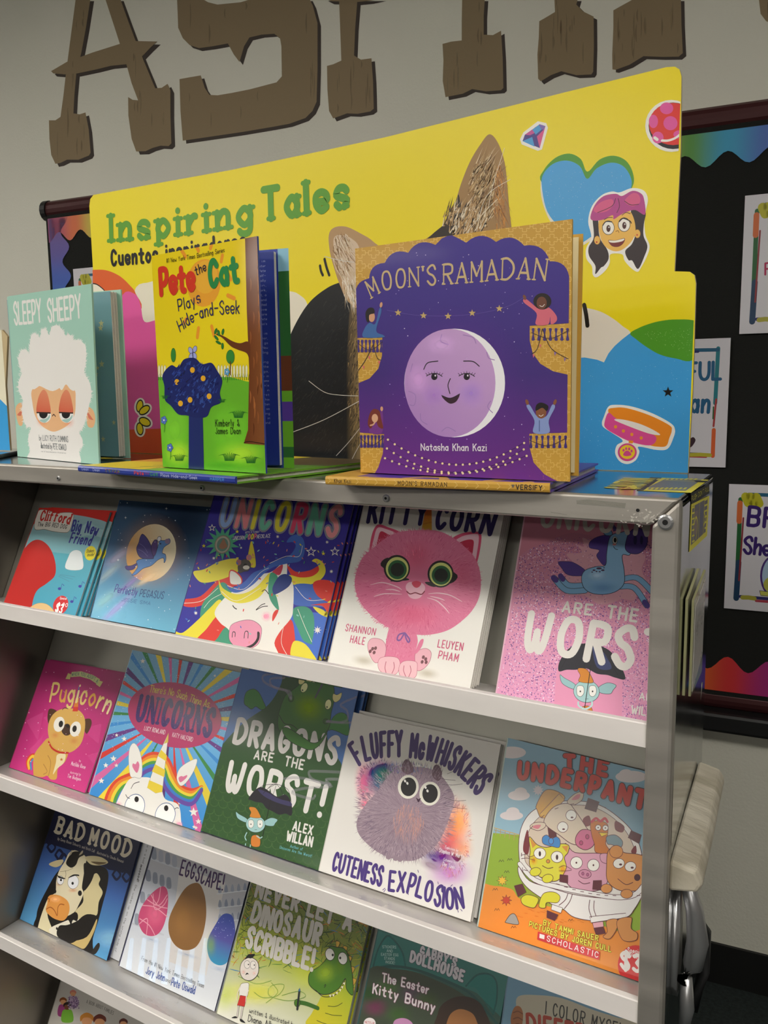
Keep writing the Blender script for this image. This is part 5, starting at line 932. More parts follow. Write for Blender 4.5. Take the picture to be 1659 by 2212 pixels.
def a_fluffy(A):
    A.setT(680, 1530, 3.95); bg(A, 'dedad4', 'f1eeea')
    for x, y, a_, b_, c, al in ((560, 620, 230, 230, 'e0507c', .8), (420, 640, 90, 240, 'd84a86', .8), (540, 600, 160, 190, '2a3f9c', .9), (620, 520, 200, 90, '27398c', .8), (560, 620, 110, 160, '1f7f8c', .9), (600, 560, 120, 90, '2f8a58', .8), (430, 820, 70, 70, 'ef5a8a', .8), (1180, 1040, 170, 330, 'e8643c', .75), (1230, 960, 120, 200, 'efb04a', .7), (1120, 1180, 160, 170, 'c83a5c', .8), (1080, 1280, 190, 120, '6a2f9c', .85), (1150, 1400, 230, 160, 'b04ac0', .7), (1260, 1200, 110, 120, 'ef9a5a', .6), (1000, 1250, 120, 60, '4a2a8c', .8)): A.soft(x, y, a_, b_, c, al)
    A.fur(560, 640, 200, 200, 260, 30, 3, ['2a3f9c', '3a2f8c', '1f6f9c', 'd84a86', '2f8a58'], 3, r0=.8, a=.6); A.fur(1180, 1100, 150, 330, 200, 36, 4, ['e8643c', 'efb04a', 'c83a5c', '8a3fae'], 4, r0=.7, a=.5)
    A.part('fluffy_animal_picture')
    A.soft(990, 1340, 150, 60, 'a58d9c', .8, 25); body_ = [360, 960, 420, 840, 540, 700, 640, 560, 760, 520, 900, 500, 1040, 540, 1130, 640, 1190, 760, 1160, 900, 1100, 1060, 1040, 1160, 960, 1240, 840, 1300, 700, 1290, 560, 1240, 440, 1150, 370, 1060]
    A.sp(body_, '9d8796'); A.fur(780, 900, 410, 390, 1500, 56, 3, ['9d8796', '8a7486', 'b09aa8', 'a892a0', '77647a', 'b8a2b0'], 5, r0=.62, r1=1.0); A.fur(780, 880, 330, 330, 1100, 90, 2, ['8a7486', 'b09aa8', 'a892a0', 'a08a98', '8c7688'], 6, r0=.15, r1=.8)
    A.fur(800, 960, 130, 150, 220, 80, 1.8, ['d8a08c', 'c98f80', 'b8909a'], 7, flow=100); A.fur(800, 520, 200, 50, 160, 36, 2.5, ['8fb09c', '6a8fc8', 'a080c0', 'a892a0'], 8, flow=-90, a=.7)
    A.sp([740, 510, 770, 440, 810, 450, 850, 530, 800, 560, 760, 550], '6d5260'); A.sp([1000, 560, 1020, 490, 1060, 490, 1085, 560, 1060, 620, 1020, 600], '6d5260'); A.fur(790, 500, 44, 60, 80, 40, 2.4, ['7d6270', '9d8796', '5d4452'], 9, flow=-80); A.fur(1045, 550, 40, 60, 80, 40, 2.4, ['7d6270', '9d8796', '5d4452'], 10, flow=-70)
    for cx, cy in ((798, 670), (982, 728)):
        A.ell(cx, cy, 89, 102, 'eeebdf', 5); A.ell(cx + 2, cy, 66, 80, '161416', 4)
    for x, y in ((770, 620), (790, 640), (945, 675), (962, 705)): A.ell(x, y, 9, 13, 'f4f2ee', -20)
    A.sp([866, 762, 885, 775, 905, 765, 895, 790, 885, 802, 872, 785], '3c1836')
    for q in ((1080, 600, 1140, 610, 1200, 615), (1090, 650, 1180, 655, 1260, 645), (1100, 760, 1200, 790, 1290, 785), (1110, 830, 1220, 850, 1300, 860), (1130, 560, 1180, 540, 1210, 530)): A.ls(list(q), 3, '4a4048')
    for x in (630, 690, 728): A.ell(x, 1268 + (x - 630) * .2, 24, 22, '9d8796')
    A.part('title_lettering'); A.text('FLUFFY', [382, 478, 440, 440, 560, 412, 740, 402], 200, '45306e', 1.75, gap=3.7); A.part('title_lettering'); A.text('McWHISKERS', [815, 412, 950, 430, 1110, 485, 1260, 590, 1385, 730], 190, '45306e', 1.75, gap=3.7)
    A.part('title_lettering'); A.text('CUTENESS', [150, 1378, 280, 1420, 430, 1470, 560, 1510], 150, '4a3282', 1.75, gap=3.6); A.part('title_lettering'); A.text('EXPLOSION', [632, 1552, 780, 1570, 960, 1640, 1120, 1700, 1270, 1700], 160, '4a3282', 1.75, gap=3.7, jit=.09)
    for q in ((580, 1550, 600, 1535), (590, 1565, 605, 1545), (780, 1560, 790, 1585), (795, 1570, 800, 1590), (880, 1380, 885, 1400), (1040, 1660, 1035, 1690), (1050, 1480, 1055, 1500), (1220, 1720, 1225, 1740), (1245, 1715, 1258, 1730), (1160, 1520, 1175, 1505)): A.line(list(q), 5, '4a3282')
    A.part('small_lettering'); A.text('Explosions by', [1112, 1195, 1222, 1225], 24, 'f3ecf4', 1.2); A.text('Stephen W. Martin', [1062, 1225, 1270, 1285], 34, 'f3ecf4', 1.3); A.text('Cuteness by', [1098, 1300, 1202, 1325], 24, 'f3ecf4', 1.2); A.text('Dan Tavis', [1090, 1340, 1192, 1372], 32, 'f3ecf4', 1.3)
def a_basket(A):
    A.setT(1030, 1580, 2.6375); bg(A, '86b0c8', '9cc0d0')
    A.pp([-20, 570, 240, 590, 400, 650, 950, 700, 950, 1200, -20, 1200], '93b32e'); A.sp([-20, 890, 100, 880, 200, 900, 260, 960, 500, 1020, 700, 1100, 850, 1150, 960, 1160, 960, 1550, -20, 1550, -60, 1200], 'e88f32'); A.soft(300, 1150, 400, 300, 'ef9c3e', .5)
    A.line([95, 548, 245, 590], 5, 'c9a86c'); A.line([95, 560, 240, 602], 3, 'a8884c')
    for x in range(110, 240, 26): A.line([x, 552 + (x - 95) * .28, x - 3, 585 + (x - 95) * .28], 4, 'b8975c')
    for x, y, a_, b_ in ((880, 258, 90, 34), (850, 245, 40, 30), (240, 365, 62, 28), (250, 345, 36, 26), (198, 480, 66, 26), (205, 460, 38, 28), (200, 120, 80, 34)): A.ell(x, y, a_, b_, 'e2d8da')
    for x, y in ((140, 738), (188, 730), (170, 800), (105, 900), (115, 1015), (210, 1115), (535, 1075)): A.ls([x - 14, y + 6, x - 6, y - 6, x, y + 4, x + 8, y - 6, x + 14, y + 5], 2.5, '3a2a20')
    for x, y, c in ((145, 850, 'efc23a'), (168, 962, 'c8402a')): A.star(x, y, 34, '3a2a20', 8, .5); A.star(x, y, 29, c, 8, .5)
    A.sp([165, 1080, 190, 1045, 215, 1040, 232, 1070, 235, 1100, 168, 1090], 'a9a4a0', '3a2a20', 3)
    for j in range(46): x, y = random.Random(j).uniform(220, 900), random.Random(j + 99).uniform(1010, 1090); A.line([x, y, x + 16, y + 3], 3, 'c9742a')
    A.part('animals_picture'); L_ = '5a2630'
    A.sp([240, 700, 250, 560, 310, 460, 420, 410, 560, 395, 700, 420, 820, 500, 900, 590, 940, 700, 945, 850, 900, 950, 700, 980, 400, 900, 270, 800], 'ece8e4', L_, 4); A.sp([275, 690, 300, 560, 380, 470, 500, 425, 640, 425, 760, 480, 850, 570, 900, 680, 900, 800, 700, 860, 400, 820, 290, 760], 'd9c6b4', L_, 3)
    for q in ([290, 560, 270, 620, 265, 680, 290, 700, 300, 650], [605, 500, 640, 480, 650, 530, 615, 540], [790, 510, 840, 540, 830, 575, 790, 560], [880, 680, 905, 650, 910, 690, 890, 700]): A.sp(q, '7a2630')
    for q in ([635, 380, 698, 402, 680, 460, 615, 440], [880, 565, 938, 590, 925, 640, 862, 605], [405, 548, 450, 545, 455, 600, 412, 610]): A.pp(q, '5a1f28', L_, 3)
    A.sp([340, 420, 385, 340, 440, 335, 500, 370, 480, 410, 400, 480, 365, 490, 345, 450], 'd8a03c', L_, 4); A.pp([470, 355, 500, 392, 388, 500, 360, 470], 'e0ae50', L_, 3); A.star(350, 335, 32, 'd8cfd8', 10, .6)
    A.sp([385, 500, 440, 430, 520, 410, 560, 450, 620, 540, 640, 580, 600, 640, 540, 640, 470, 590, 400, 540], 'dccbb6', L_, 4); A.sp([515, 400, 560, 355, 605, 345, 600, 390, 550, 420], 'dccbb6', L_, 3); A.sp([540, 390, 570, 360, 590, 360, 580, 385], 'd87f8c'); A.sp([385, 520, 330, 520, 303, 545, 350, 565, 390, 545], 'dccbb6', L_, 3); A.sp([365, 533, 330, 535, 320, 548, 350, 555], 'd87f8c')
    for x, y in ((538, 478), (490, 545)): A.ell(x, y, 30, 30, 'f4f1ea', 0, L_, 3); A.ell(x + 5, y + 12, 8, 5, L_)
    A.sp([570, 590, 600, 560, 650, 565, 670, 600, 665, 650, 620, 675, 575, 655, 562, 625], 'cf6f92', L_, 4); A.ell(630, 600, 10, 13, 'b8507a', 0, L_, 3); A.ell(595, 635, 10, 12, 'b8507a', 0, L_, 3)
    A.sp([650, 520, 700, 510, 745, 530, 745, 590, 735, 640, 760, 690, 680, 690, 670, 640, 655, 590], 'c8742e', L_, 3); A.ls([655, 515, 680, 495, 705, 512, 730, 495, 745, 515], 14, 'c8384a')
    for x, y in ((692, 548), (733, 550)): A.ell(x, y, 16, 16, 'f4f1ea', 0, L_, 3); A.ell(x, y, 4, 4, L_)
    A.pp([695, 575, 750, 580, 712, 600], 'efcf3a', L_, 3); A.sp([740, 600, 790, 590, 830, 625, 820, 660, 770, 645, 745, 640], '7f96a0', L_, 3)
    A.sp([500, 640, 560, 690, 700, 695, 760, 720, 740, 870, 660, 910, 540, 890, 490, 800], 'dba0b8', L_, 4); A.sp([710, 740, 705, 700, 750, 700, 745, 750], 'dba0b8', L_, 3)
    for x, y in ((568, 748), (665, 762)): A.ell(x, y, 34, 34, 'f4f1ea', 0, L_, 3); A.ell(x, y, 5, 6, L_)
    A.ell(617, 812, 36, 25, 'cf8aa8', 8, L_, 3); A.ell(605, 810, 7, 9, 'b0608a', 0, L_, 2); A.ell(632, 816, 7, 9, 'b0608a', 0, L_, 2); A.ls([580, 850, 610, 868, 645, 862], 4, L_)
    A.sp([305, 680, 300, 600, 345, 645, 400, 660, 480, 640, 525, 650, 520, 690, 500, 720, 510, 780, 460, 850, 380, 840, 310, 780, 300, 730], 'dcd63a', L_, 4); A.pp([302, 605, 340, 645, 318, 665], 'd8923a'); A.pp([485, 655, 522, 650, 515, 690], 'd8923a'); A.soft(325, 735, 28, 36, 'd8862e', .8); A.soft(490, 785, 28, 36, 'd8862e', .8)
    for x, y in ((360, 695), (458, 715)): A.ell(x, y, 34, 32, 'f4f1ea', 0, L_, 3); A.ell(x, y + 2, 7, 15, '3a1a1c')
    A.sp([375, 605, 400, 590, 425, 610, 455, 600, 475, 620, 470, 660, 430, 655, 380, 640], '3f86c8', L_, 3); A.ell(424, 625, 14, 18, '4a94d6', 0, L_, 3); A.ell(407, 740, 10, 10, 'd8923a', 0, L_, 3); A.ls([375, 765, 405, 780, 435, 775], 4, L_)
    for q in ((255, 705, 285, 700, 300, 715, 330, 705), (255, 725, 290, 722, 330, 735), (470, 775, 500, 765, 540, 785), (470, 795, 510, 795, 540, 790)): A.ls(list(q), 3, L_)
    A.sp([740, 770, 750, 680, 800, 655, 840, 690, 920, 700, 960, 730, 960, 880, 880, 910, 800, 900, 745, 850], 'd8924e', L_, 4); A.ell(795, 685, 38, 36, 'd8924e', 0, L_, 3)
    for x, y in ((810, 752), (876, 770)): A.ell(x, y, 32, 28, 'f4f1ea', -10, L_, 3); A.ell(x + 10, y + 6, 9, 6, L_)
    A.ell(915, 832, 18, 20, '4a1c28'); A.ls([805, 840, 850, 872, 890, 860], 4, L_)
    A.part('underwear_picture')
    A.sp([240, 770, 300, 850, 420, 890, 560, 930, 740, 950, 880, 940, 945, 900, 940, 940, 900, 1010, 850, 1060, 700, 1080, 560, 1060, 490, 1010, 420, 980, 300, 900, 245, 830], 'efeceb', L_, 4)
    A.ls([245, 755, 330, 845, 480, 890, 640, 922, 800, 945, 900, 930, 950, 880], 30, L_); A.ls([245, 755, 330, 845, 480, 890, 640, 922, 800, 945, 900, 930, 950, 880], 24, 'efeceb')
    for k in range(15): x = 270 + k * 46; y = 775 + 160 * math.sin(min(1.5, (k + .6) * .135)); A.line([x, y, x + 18, y + 5 - k * .35], 3.5, L_)
    for k in range(9): a = 2.9 + k * .27; A.line([600 + 345 * math.cos(a), 720 + 310 * math.sin(a), 600 + 345 * math.cos(a + .06), 720 + 310 * math.sin(a + .06)], 3.5, L_)
    A.pp([645, 1055, 850, 1035, 852, 1060, 652, 1090], 'f1eeec', L_, 3); A.ls([645, 960, 640, 1010, 655, 1060], 4, L_); A.ls([670, 965, 668, 1010, 680, 1050], 4, L_); A.ls([545, 930, 530, 970, 500, 1010], 4, L_); A.ls([520, 925, 505, 960, 470, 990], 4, L_)
    for q in ([215, 880, 260, 868, 282, 915, 236, 942], [402, 1020, 465, 1045, 445, 1078, 400, 1060], [668, 1120, 720, 1110, 735, 1150, 680, 1158], [475, 815, 520, 820, 520, 865, 472, 855], [665, 850, 712, 848, 712, 905, 660, 900]): A.pp(q, '5e1f2c', L_, 3)
    A.pp([660, 1090, 720, 1082, 724, 1112, 668, 1120], 'e6aab8', L_, 3); A.pp([430, 985, 490, 1005, 480, 1035, 425, 1015], 'f1eeec', L_, 3)
    A.sp([255, 950, 290, 930, 350, 950, 340, 990, 320, 1005, 265, 985], 'e0da30', L_, 3); A.sp([355, 995, 380, 925, 440, 915, 475, 940, 460, 975, 400, 975, 390, 1005], 'e0da30', L_, 3); A.sp([740, 1080, 800, 1070, 800, 1120, 760, 1180, 720, 1170, 745, 1140], 'd8924e', L_, 3); A.sp([800, 1080, 880, 1060, 880, 1120, 915, 1150, 905, 1190, 830, 1185], 'd8924e', L_, 3)
    for x, y in ((335, 800), (405, 838)): A.ell(x, y, 32, 24, 'e0da30', -15, L_, 3)
    A.ell(740, 895, 32, 26, 'd8924e', 0, L_, 3); A.ell(855, 925, 34, 26, 'd8924e', 0, L_, 3)
    A.part('title_lettering'); A.text('THE', [505, 215, 600, 222, 735, 250], 76, 'c8312a', 3.6, gap=5.6, outline=('46393c', 1)); A.text('UNDERPANTS', [240, 262, 420, 290, 640, 345, 840, 405, 1035, 462], 84, 'd03a2e', 3.4, gap=5.2, outline=('46393c', 1))
    A.part('lettering'); A.text('BY TAMMI SAUER', [380, 1100, 530, 1150, 690, 1192], 28, 'e9e24a', 2.1, gap=3.8, outline=('4a3a20', .8)); A.text('PICTURES BY JOREN CULL', [300, 1108, 530, 1190, 765, 1255], 28, 'e9e24a', 2.1, gap=3.8, outline=('4a3a20', .8))
    A.part('publisher_print'); A.pp([350, 1140, 705, 1255, 698, 1302, 345, 1185], 'd22c38'); A.pp([360, 1152, 388, 1160, 386, 1184, 358, 1176], 'f4efec'); A.text('SCHOLASTIC', [400, 1192, 690, 1288], 30, 'f4efec', 1.5, gap=4)
    A.part('price_sticker'); A.ell(905, 1330, 100, 112, 'd8262b', 0, n=36); A.text('$3', [824, 1345, 928, 1368], 90, 'f4efec', 2.4, gap=3.4); A.text('Special', [862, 1256, 940, 1270], 26, 'f4efec', 1.5, slab=.4); A.text('Value', [872, 1284, 950, 1302], 26, 'f4efec', 1.5, slab=.4)
def a_cow(A):
    A.setT(0, 1740, 4.6879); bg(A, '1c2550', '5fa8dc', cm='3f64a8')
    A.pp([400, 0, 1500, 300, 1400, 700, 1100, 650, 800, 480, 480, 380, 420, 400], '171c3e')
    for x, y in ((520, 420), (600, 500), (500, 340), (1180, 700), (1280, 720), (1240, 620), (1320, 640), (640, 540)): A.ls([x - 40, y, x, y + 50, x + 40, y, x, y - 50, x - 40, y], 22, '171c3e')
    A.soft(1120, 1350, 220, 140, '8fc0d8', .8); A.soft(600, 1000, 200, 400, '88b4e4', .4)
    A.part('cow_picture'); K, Wt = '1c1815', 'e4d9b8'
    A.sp([370, 1120, 400, 1000, 480, 840, 560, 700, 640, 620, 760, 560, 880, 560, 1000, 600, 1090, 660, 1090, 800, 1040, 1000, 1000, 1150, 940, 1350, 900, 1600, 380, 1300], K)
    A.sp([390, 1210, 440, 1050, 500, 930, 560, 1000, 480, 1100, 560, 1330, 540, 1400, 400, 1260], 'e7dcb4'); A.sp([850, 870, 960, 690, 1015, 740, 1000, 800, 1040, 880, 1000, 980, 980, 1110, 900, 1100, 800, 1160, 760, 1080, 840, 980], 'd9cb9c'); A.sp([500, 1250, 640, 1180, 760, 1140, 800, 1180, 640, 1250, 600, 1330, 540, 1330], 'ece6d4'); A.sp([700, 1390, 880, 1330, 980, 1150, 960, 1260, 880, 1420, 820, 1450], 'd2b878')
    A.sp([560, 880, 570, 760, 600, 660, 660, 560, 700, 480, 770, 455, 870, 520, 865, 600, 845, 720, 830, 830, 845, 890, 800, 1000, 740, 1090, 600, 1130, 500, 1010, 490, 930], Wt); A.sp([850, 590, 900, 600, 960, 640, 930, 760, 860, 860, 830, 830, 850, 720], K)
    A.sp([670, 590, 690, 530, 740, 470, 820, 470, 850, 500, 800, 530, 770, 600, 720, 630], K); A.sp([700, 510, 720, 460, 735, 455, 725, 490], 'b9ad94'); A.sp([800, 505, 820, 470, 840, 455, 835, 485], 'b9ad94')
    A.sp([495, 595, 560, 560, 640, 550, 620, 600, 560, 625], 'cdbf94'); A.sp([865, 520, 950, 510, 1040, 530, 1095, 578, 1020, 605, 930, 600, 880, 560], 'd6c89c'); A.sp([920, 570, 990, 570, 1080, 580, 1000, 600], '6a5638')
    A.soft(600, 800, 40, 20, 'c8784a', .6); A.soft(740, 860, 60, 26, 'c8784a', .6)
    A.ell(612, 758, 34, 44, 'eeeef2', 0, '3a3430', 3); A.ell(742, 775, 55, 70, 'eeeef2', 8, '3a3430', 3); A.ell(618, 755, 10, 12, '12100e'); A.ell(736, 788, 12, 15, '12100e'); A.sp([575, 700, 600, 715, 660, 738, 655, 745, 600, 735], K); A.sp([690, 735, 740, 700, 795, 700, 800, 715, 760, 712], K); A.ls([662, 660, 668, 700, 658, 735], 4, '6a5a40'); A.ls([610, 670, 680, 660, 740, 635], 3, '8a7a58')
    A.ell(810, 888, 20, 28, K); A.sp([540, 880, 560, 850, 572, 870, 560, 890], K)
    A.sp([485, 935, 520, 905, 600, 910, 680, 960, 705, 1030, 690, 1110, 640, 1165, 560, 1150, 500, 1110, 465, 1060, 480, 990], 'e49c4c'); A.soft(560, 950, 70, 40, 'f3c890', .7); A.ls([470, 1050, 510, 1030, 550, 1060, 580, 1115, 585, 1040, 610, 1000, 650, 1005], 8, 'a85a20'); A.ls([485, 940, 500, 950, 498, 975], 6, '8a4a1c')
    A.sp([680, 1135, 760, 1080, 790, 1110, 780, 1170, 740, 1160, 720, 1210, 700, 1170], K); A.sp([580, 1320, 600, 1220, 680, 1210, 780, 1170, 840, 1120, 900, 1100, 980, 1130, 900, 1260, 800, 1350, 700, 1395], K); A.ell(576, 1245, 9, 14, K)
    A.sp([925, 1500, 960, 1430, 1000, 1390, 1010, 1430, 970, 1500], '2a2622')
    A.part('title_lettering'); A.text('BAD', [562, 265, 700, 320, 830, 355], 145, 'd9cfba', 2.4, slab=.6, gap=4.8); A.part('title_lettering'); A.text('MOOD', [905, 385, 1060, 430, 1300, 520], 148, 'd9cfba', 2.4, slab=.6, gap=4.6)
    A.part('small_lettering'); A.text('by Corey Rosen Schwartz and Kirsti Call', [584, 348, 760, 405, 955, 475], 26, 'cfc8c0', 1.2); A.text('illustrated by Claudia Ranucci', [982, 487, 1110, 530, 1248, 580], 26, 'cfc8c0', 1.2)
    A.z0 = 0
def a_flap(A):
    A.setT(0, 1740, 4.6879); A.part('lettering'); A.text('is in a bad', [1490, 400, 1440, 580], 26, '2a2a2a', 1.1); A.text('mooood!', [1425, 600, 1385, 765], 30, '151515', 2); A.text('She wakes up on the wrong side of', [1372, 800, 1160, 1475], 26, '2a2a2a', 1.1)
def a_eggs(A):
    A.setT(220, 1800, 4.8794); bg(A, 'b4b2b8', 'e9edf4', cm='cdd3e0')
    A.pp([820, 360, 1300, 520, 1100, 1500, 700, 1350], 'ddd9d8')
    rs = random.Random(5)
    for r in range(4):
        x0, y0 = 500 - r * 60, 160 + r * 230; A.line([x0, y0 + 100, x0 + 330, y0 + 220], 16, 'c9ced8')
        for k in range(4): x, y = x0 + 50 + k * 72, y0 + 60 + k * 26; A.sp([x - 22, y - 50, x, y - 66, x + 22, y - 45, x + 24, y + 50, x - 22, y + 44], rs.choice(['9aa0b0', 'a8adbd', '8f96a8']))
    for r in range(3):
        x0, y0 = 1215, 570 + r * 150; A.line([x0, y0 + 70, x0 + 330, y0 + 30], 9, 'dfe4ec')
        for k in range(5): x, y = x0 + 30 + k * 66, y0 + 30 - k * 7; A.sp([x - 16, y + 26, x - 14, y - 20, x, y - 50, x + 14, y - 20, x + 16, y + 24], rs.choice(['8f98b0', 'a0a8bc', '98a0b4']))
    for k in range(7): A.pp([300 + k * 130, 1100, 340 + k * 130, 1110, 300 + k * 130, 1600, 230 + k * 130, 1580], 'd4e2f2', a=.6)
    A.part('pink_egg_print'); A.sp([520, 640, 600, 575, 660, 562, 695, 620, 698, 750, 680, 880, 640, 1000, 580, 1070, 500, 1082, 430, 1040, 388, 940, 395, 840, 440, 740], 'd0507c'); A.soft(560, 850, 120, 170, 'e07a9c', .6)
    for q in ((430, 760, 560, 780, 690, 880), (620, 570, 600, 700, 560, 760), (540, 640, 560, 800, 650, 760, 690, 690), (400, 900, 500, 970, 560, 1075), (480, 700, 600, 760, 690, 650), (390, 960, 480, 900, 470, 1070), (520, 650, 590, 760, 690, 790)): A.ls(list(q), 9, 'f0a8bc')
    A.part('brown_egg_print'); A.sp([800, 700, 880, 580, 960, 528, 1030, 535, 1080, 640, 1100, 780, 1095, 920, 1060, 1080, 1000, 1190, 920, 1230, 830, 1220, 750, 1150, 705, 1030, 715, 880], '93683a'); A.soft(850, 900, 120, 240, 'a87c48', .6)
    A.part('blue_egg_print'); A.grad([(1200, 960), (1260, 870), (1320, 845), (1380, 880), (1405, 1000), (1400, 1130), (1370, 1270), (1310, 1370), (1230, 1390), (1150, 1340), (1112, 1230), (1125, 1100)], '3c56b4', '3a9cc8', (1320, 850), (1200, 1380), True, cm='5a58a8'); A.soft(1150, 1180, 70, 150, '8ab04a', .7); A.dots(30, (1180, 880, 1390, 1100), ['c8d0f0'], (2, 5), 4, tri=False)
    A.part('shadow_print')
    for x, y, w_ in ((520, 1120, 130), (900, 1280, 170), (1230, 1430, 120)): A.part('shadow_print'); A.soft(x, y, w_, 30, '9aa6bc', .6, 18)
    A.part('title_lettering'); A.text('EGGSCAPE!', [820, 432, 960, 480, 1130, 560, 1270, 595], 150, '3f2258', 1.35, gap=3.6)
    A.part('lettering'); A.text('From the #1 New York Times Bestselling Team', [415, 1335, 740, 1490, 1072, 1630], 44, '2c3440', .85, gap=2.4); A.text('Jory John', [462, 1475, 560, 1520, 655, 1558], 74, '2f4fa0', 1.2); A.text('and', [668, 1555, 718, 1578], 40, '2c3440', 1); A.text('Pete Oswald', [730, 1600, 860, 1650, 975, 1695], 80, '2f4fa0', 1.2)
def a_dino(A):
    A.setT(440, 1880, 4.3658); bg(A, '4a5c26', 'eceae0', cm='a9b43a')
    rs = random.Random(2); pal = ['2f4a1e', '7f8f2c', '3f6a2a', 'b0a83a', '243a18', '56782c', '4a78a8', 'c8742e', '8a9a30', '1c2c14', '35541f']
    A.step = 5e-7
    for j in range(1250):
        x, y = rs.uniform(180, 1560), rs.uniform(60, 1000); a = rs.uniform(0, 6.28); l = rs.uniform(40, 120)
        if y > 700 and rs.random() < (y - 700) / 330: continue
        A.ls([x, y, x + l * .5 * math.cos(a) + rs.uniform(-14, 14), y + l * .5 * math.sin(a), x + l * math.cos(a), y + l * math.sin(a)], rs.uniform(3, 8), rs.choice(pal if y < 760 else ['c8742e', '4a88b8', '3f8a3a', 'c9c436', '3f6a2a']), taper=-.8)
    A.step = 4e-6; A.soft(500, 1150, 400, 160, 'd4d23a', .8); A.soft(1000, 1000, 250, 160, 'c8cf4a', .5); A.soft(200, 1180, 150, 200, 'b8c83a', .6)
    for q in ((480, 1150, 560, 1200, 700, 1180, 760, 1080, 640, 1090, 620, 1180, 800, 1230, 960, 1190, 900, 1140, 740, 1180), (330, 1000, 500, 1070, 640, 1040), (590, 1250, 700, 1150, 640, 1060)): A.ls(list(q), 5, '7aa04a')
    A.part('boy_picture'); K = '1c1c1c'
    A.sp([345, 930, 360, 870, 400, 830, 450, 822, 500, 850, 520, 900, 515, 970, 480, 1020, 430, 1040, 380, 1025, 352, 985], 'e9dfd8', K, 5); A.sp([390, 840, 420, 795, 450, 790, 485, 790, 470, 815, 450, 830, 420, 828], K)
    for x, y in ((412, 888), (468, 893)): A.ell(x, y, 27, 38, 'efe8e2', 0, '555', 3); A.ell(x + 12, y, 6, 7, K)
    A.sp([395, 988, 410, 965, 428, 980, 412, 980], K); A.soft(378, 960, 28, 30, 'd8a8a0', .6); A.soft(478, 970, 24, 26, 'd8a8a0', .6)
    A.sp([350, 1080, 400, 1060, 428, 1070, 425, 1130, 410, 1190, 340, 1185], 'f1eee8', K, 3); A.pp([348, 1178, 408, 1188, 386, 1285, 318, 1272], 'cf3730', K, 3); A.ls([352, 1090, 325, 1150, 315, 1225], 9, 'e9dfd8'); A.ls([425, 1130, 405, 1190, 400, 1240], 9, 'e9dfd8')
    for q in ((330, 1280, 318, 1380), (370, 1290, 350, 1400)): A.line(list(q), 16, K); A.line(list(q), 11, 'e9dfd8')
    A.sp([265, 1390, 300, 1375, 320, 1390, 290, 1395], K); A.sp([345, 1400, 370, 1410, 395, 1440, 350, 1425], K)
    A.part('dinosaur_picture')
    A.grad([(985, 1460), (1020, 1350), (1080, 1250), (1120, 1180), (1200, 1140), (1340, 1020), (1380, 1000), (1410, 1160), (1400, 1460)], '9ab028', 'd2c62a', (1350, 1000), (1100, 1450), True)
    for x, y in ((1280, 690), (1350, 735), (1392, 830), (1420, 930), (1435, 1040), (1425, 1125)): A.sp([x - 30, y - 20, x + 8, y - 8, x - 22, y + 45], 'd3a83c', K, 3)
    A.sp([990, 1020, 1010, 960, 1100, 900, 1160, 830, 1180, 760, 1200, 715, 1260, 725, 1330, 740, 1370, 820, 1400, 950, 1412, 1170, 1350, 1120, 1340, 1020, 1280, 1110, 1200, 1160, 1120, 1170, 1050, 1130, 1000, 1080], '4a7a20', K, 6); A.soft(1150, 960, 120, 130, '9db83a', .85, 40); A.soft(1290, 900, 60, 120, '7a9a2c', .5)
    A.ls([1060, 1130, 1130, 1190, 1230, 1180, 1300, 1110, 1340, 1020], 6, K)
    for x, y in ((1195, 1185), (1225, 1180), (1258, 1160), (1288, 1132), (1308, 1105), (1326, 1070)): A.pp([x - 14, y - 10, x + 12, y - 16, x + 4, y + 14], 'efe9d0', K, 2)
    for x, y in ((1193, 792), (1314, 830)): A.ell(x, y, 43, 58, 'e9e6e0', -8, K, 5)
    A.ell(1220, 798, 10, 13, K); A.ell(1290, 826, 10, 13, K); A.ls([1140, 1105, 1155, 1085, 1150, 1075, 1140, 1090], 5, K)
    for q in ((1175, 1280, 1250, 1282, 1310, 1250), (1150, 1345, 1220, 1365, 1305, 1370), (1070, 1415, 1130, 1440, 1200, 1460)): A.ls(list(q), 5, '3a4a18')
    A.ls([1080, 1300, 980, 1260, 910, 1245], 34, '3a6a24'); A.ell(885, 1250, 28, 36, '4a7a20', 0, K, 4); A.line([905, 1130, 885, 1310], 20, '23282c'); A.pp([895, 1140, 915, 1140, 908, 1105], '3f78a8')
    A.part('title_lettering'); A.text('NEVER LET A', [492, 240, 700, 320, 940, 400, 1190, 490, 1380, 565], 150, 'c4bfb8', 2.5, gap=4); A.part('title_lettering'); A.text('DINOSAUR', [452, 470, 620, 545, 860, 620, 1080, 700], 175, 'd0ccc4', 2.5, gap=4); A.part('title_lettering'); A.text('SCRIBBLE!', [400, 705, 600, 795, 800, 865, 1020, 935], 175, 'd6d2ca', 2.5, gap=3.8)
    A.part('lettering'); A.text('written & illustrated by', [432, 1340, 620, 1400, 860, 1480], 44, '2c2c2c', 1.1, gap=2.6); A.text('Diane Alber', [420, 1420, 560, 1465, 700, 1500], 60, '2c2c2c', 1.2)
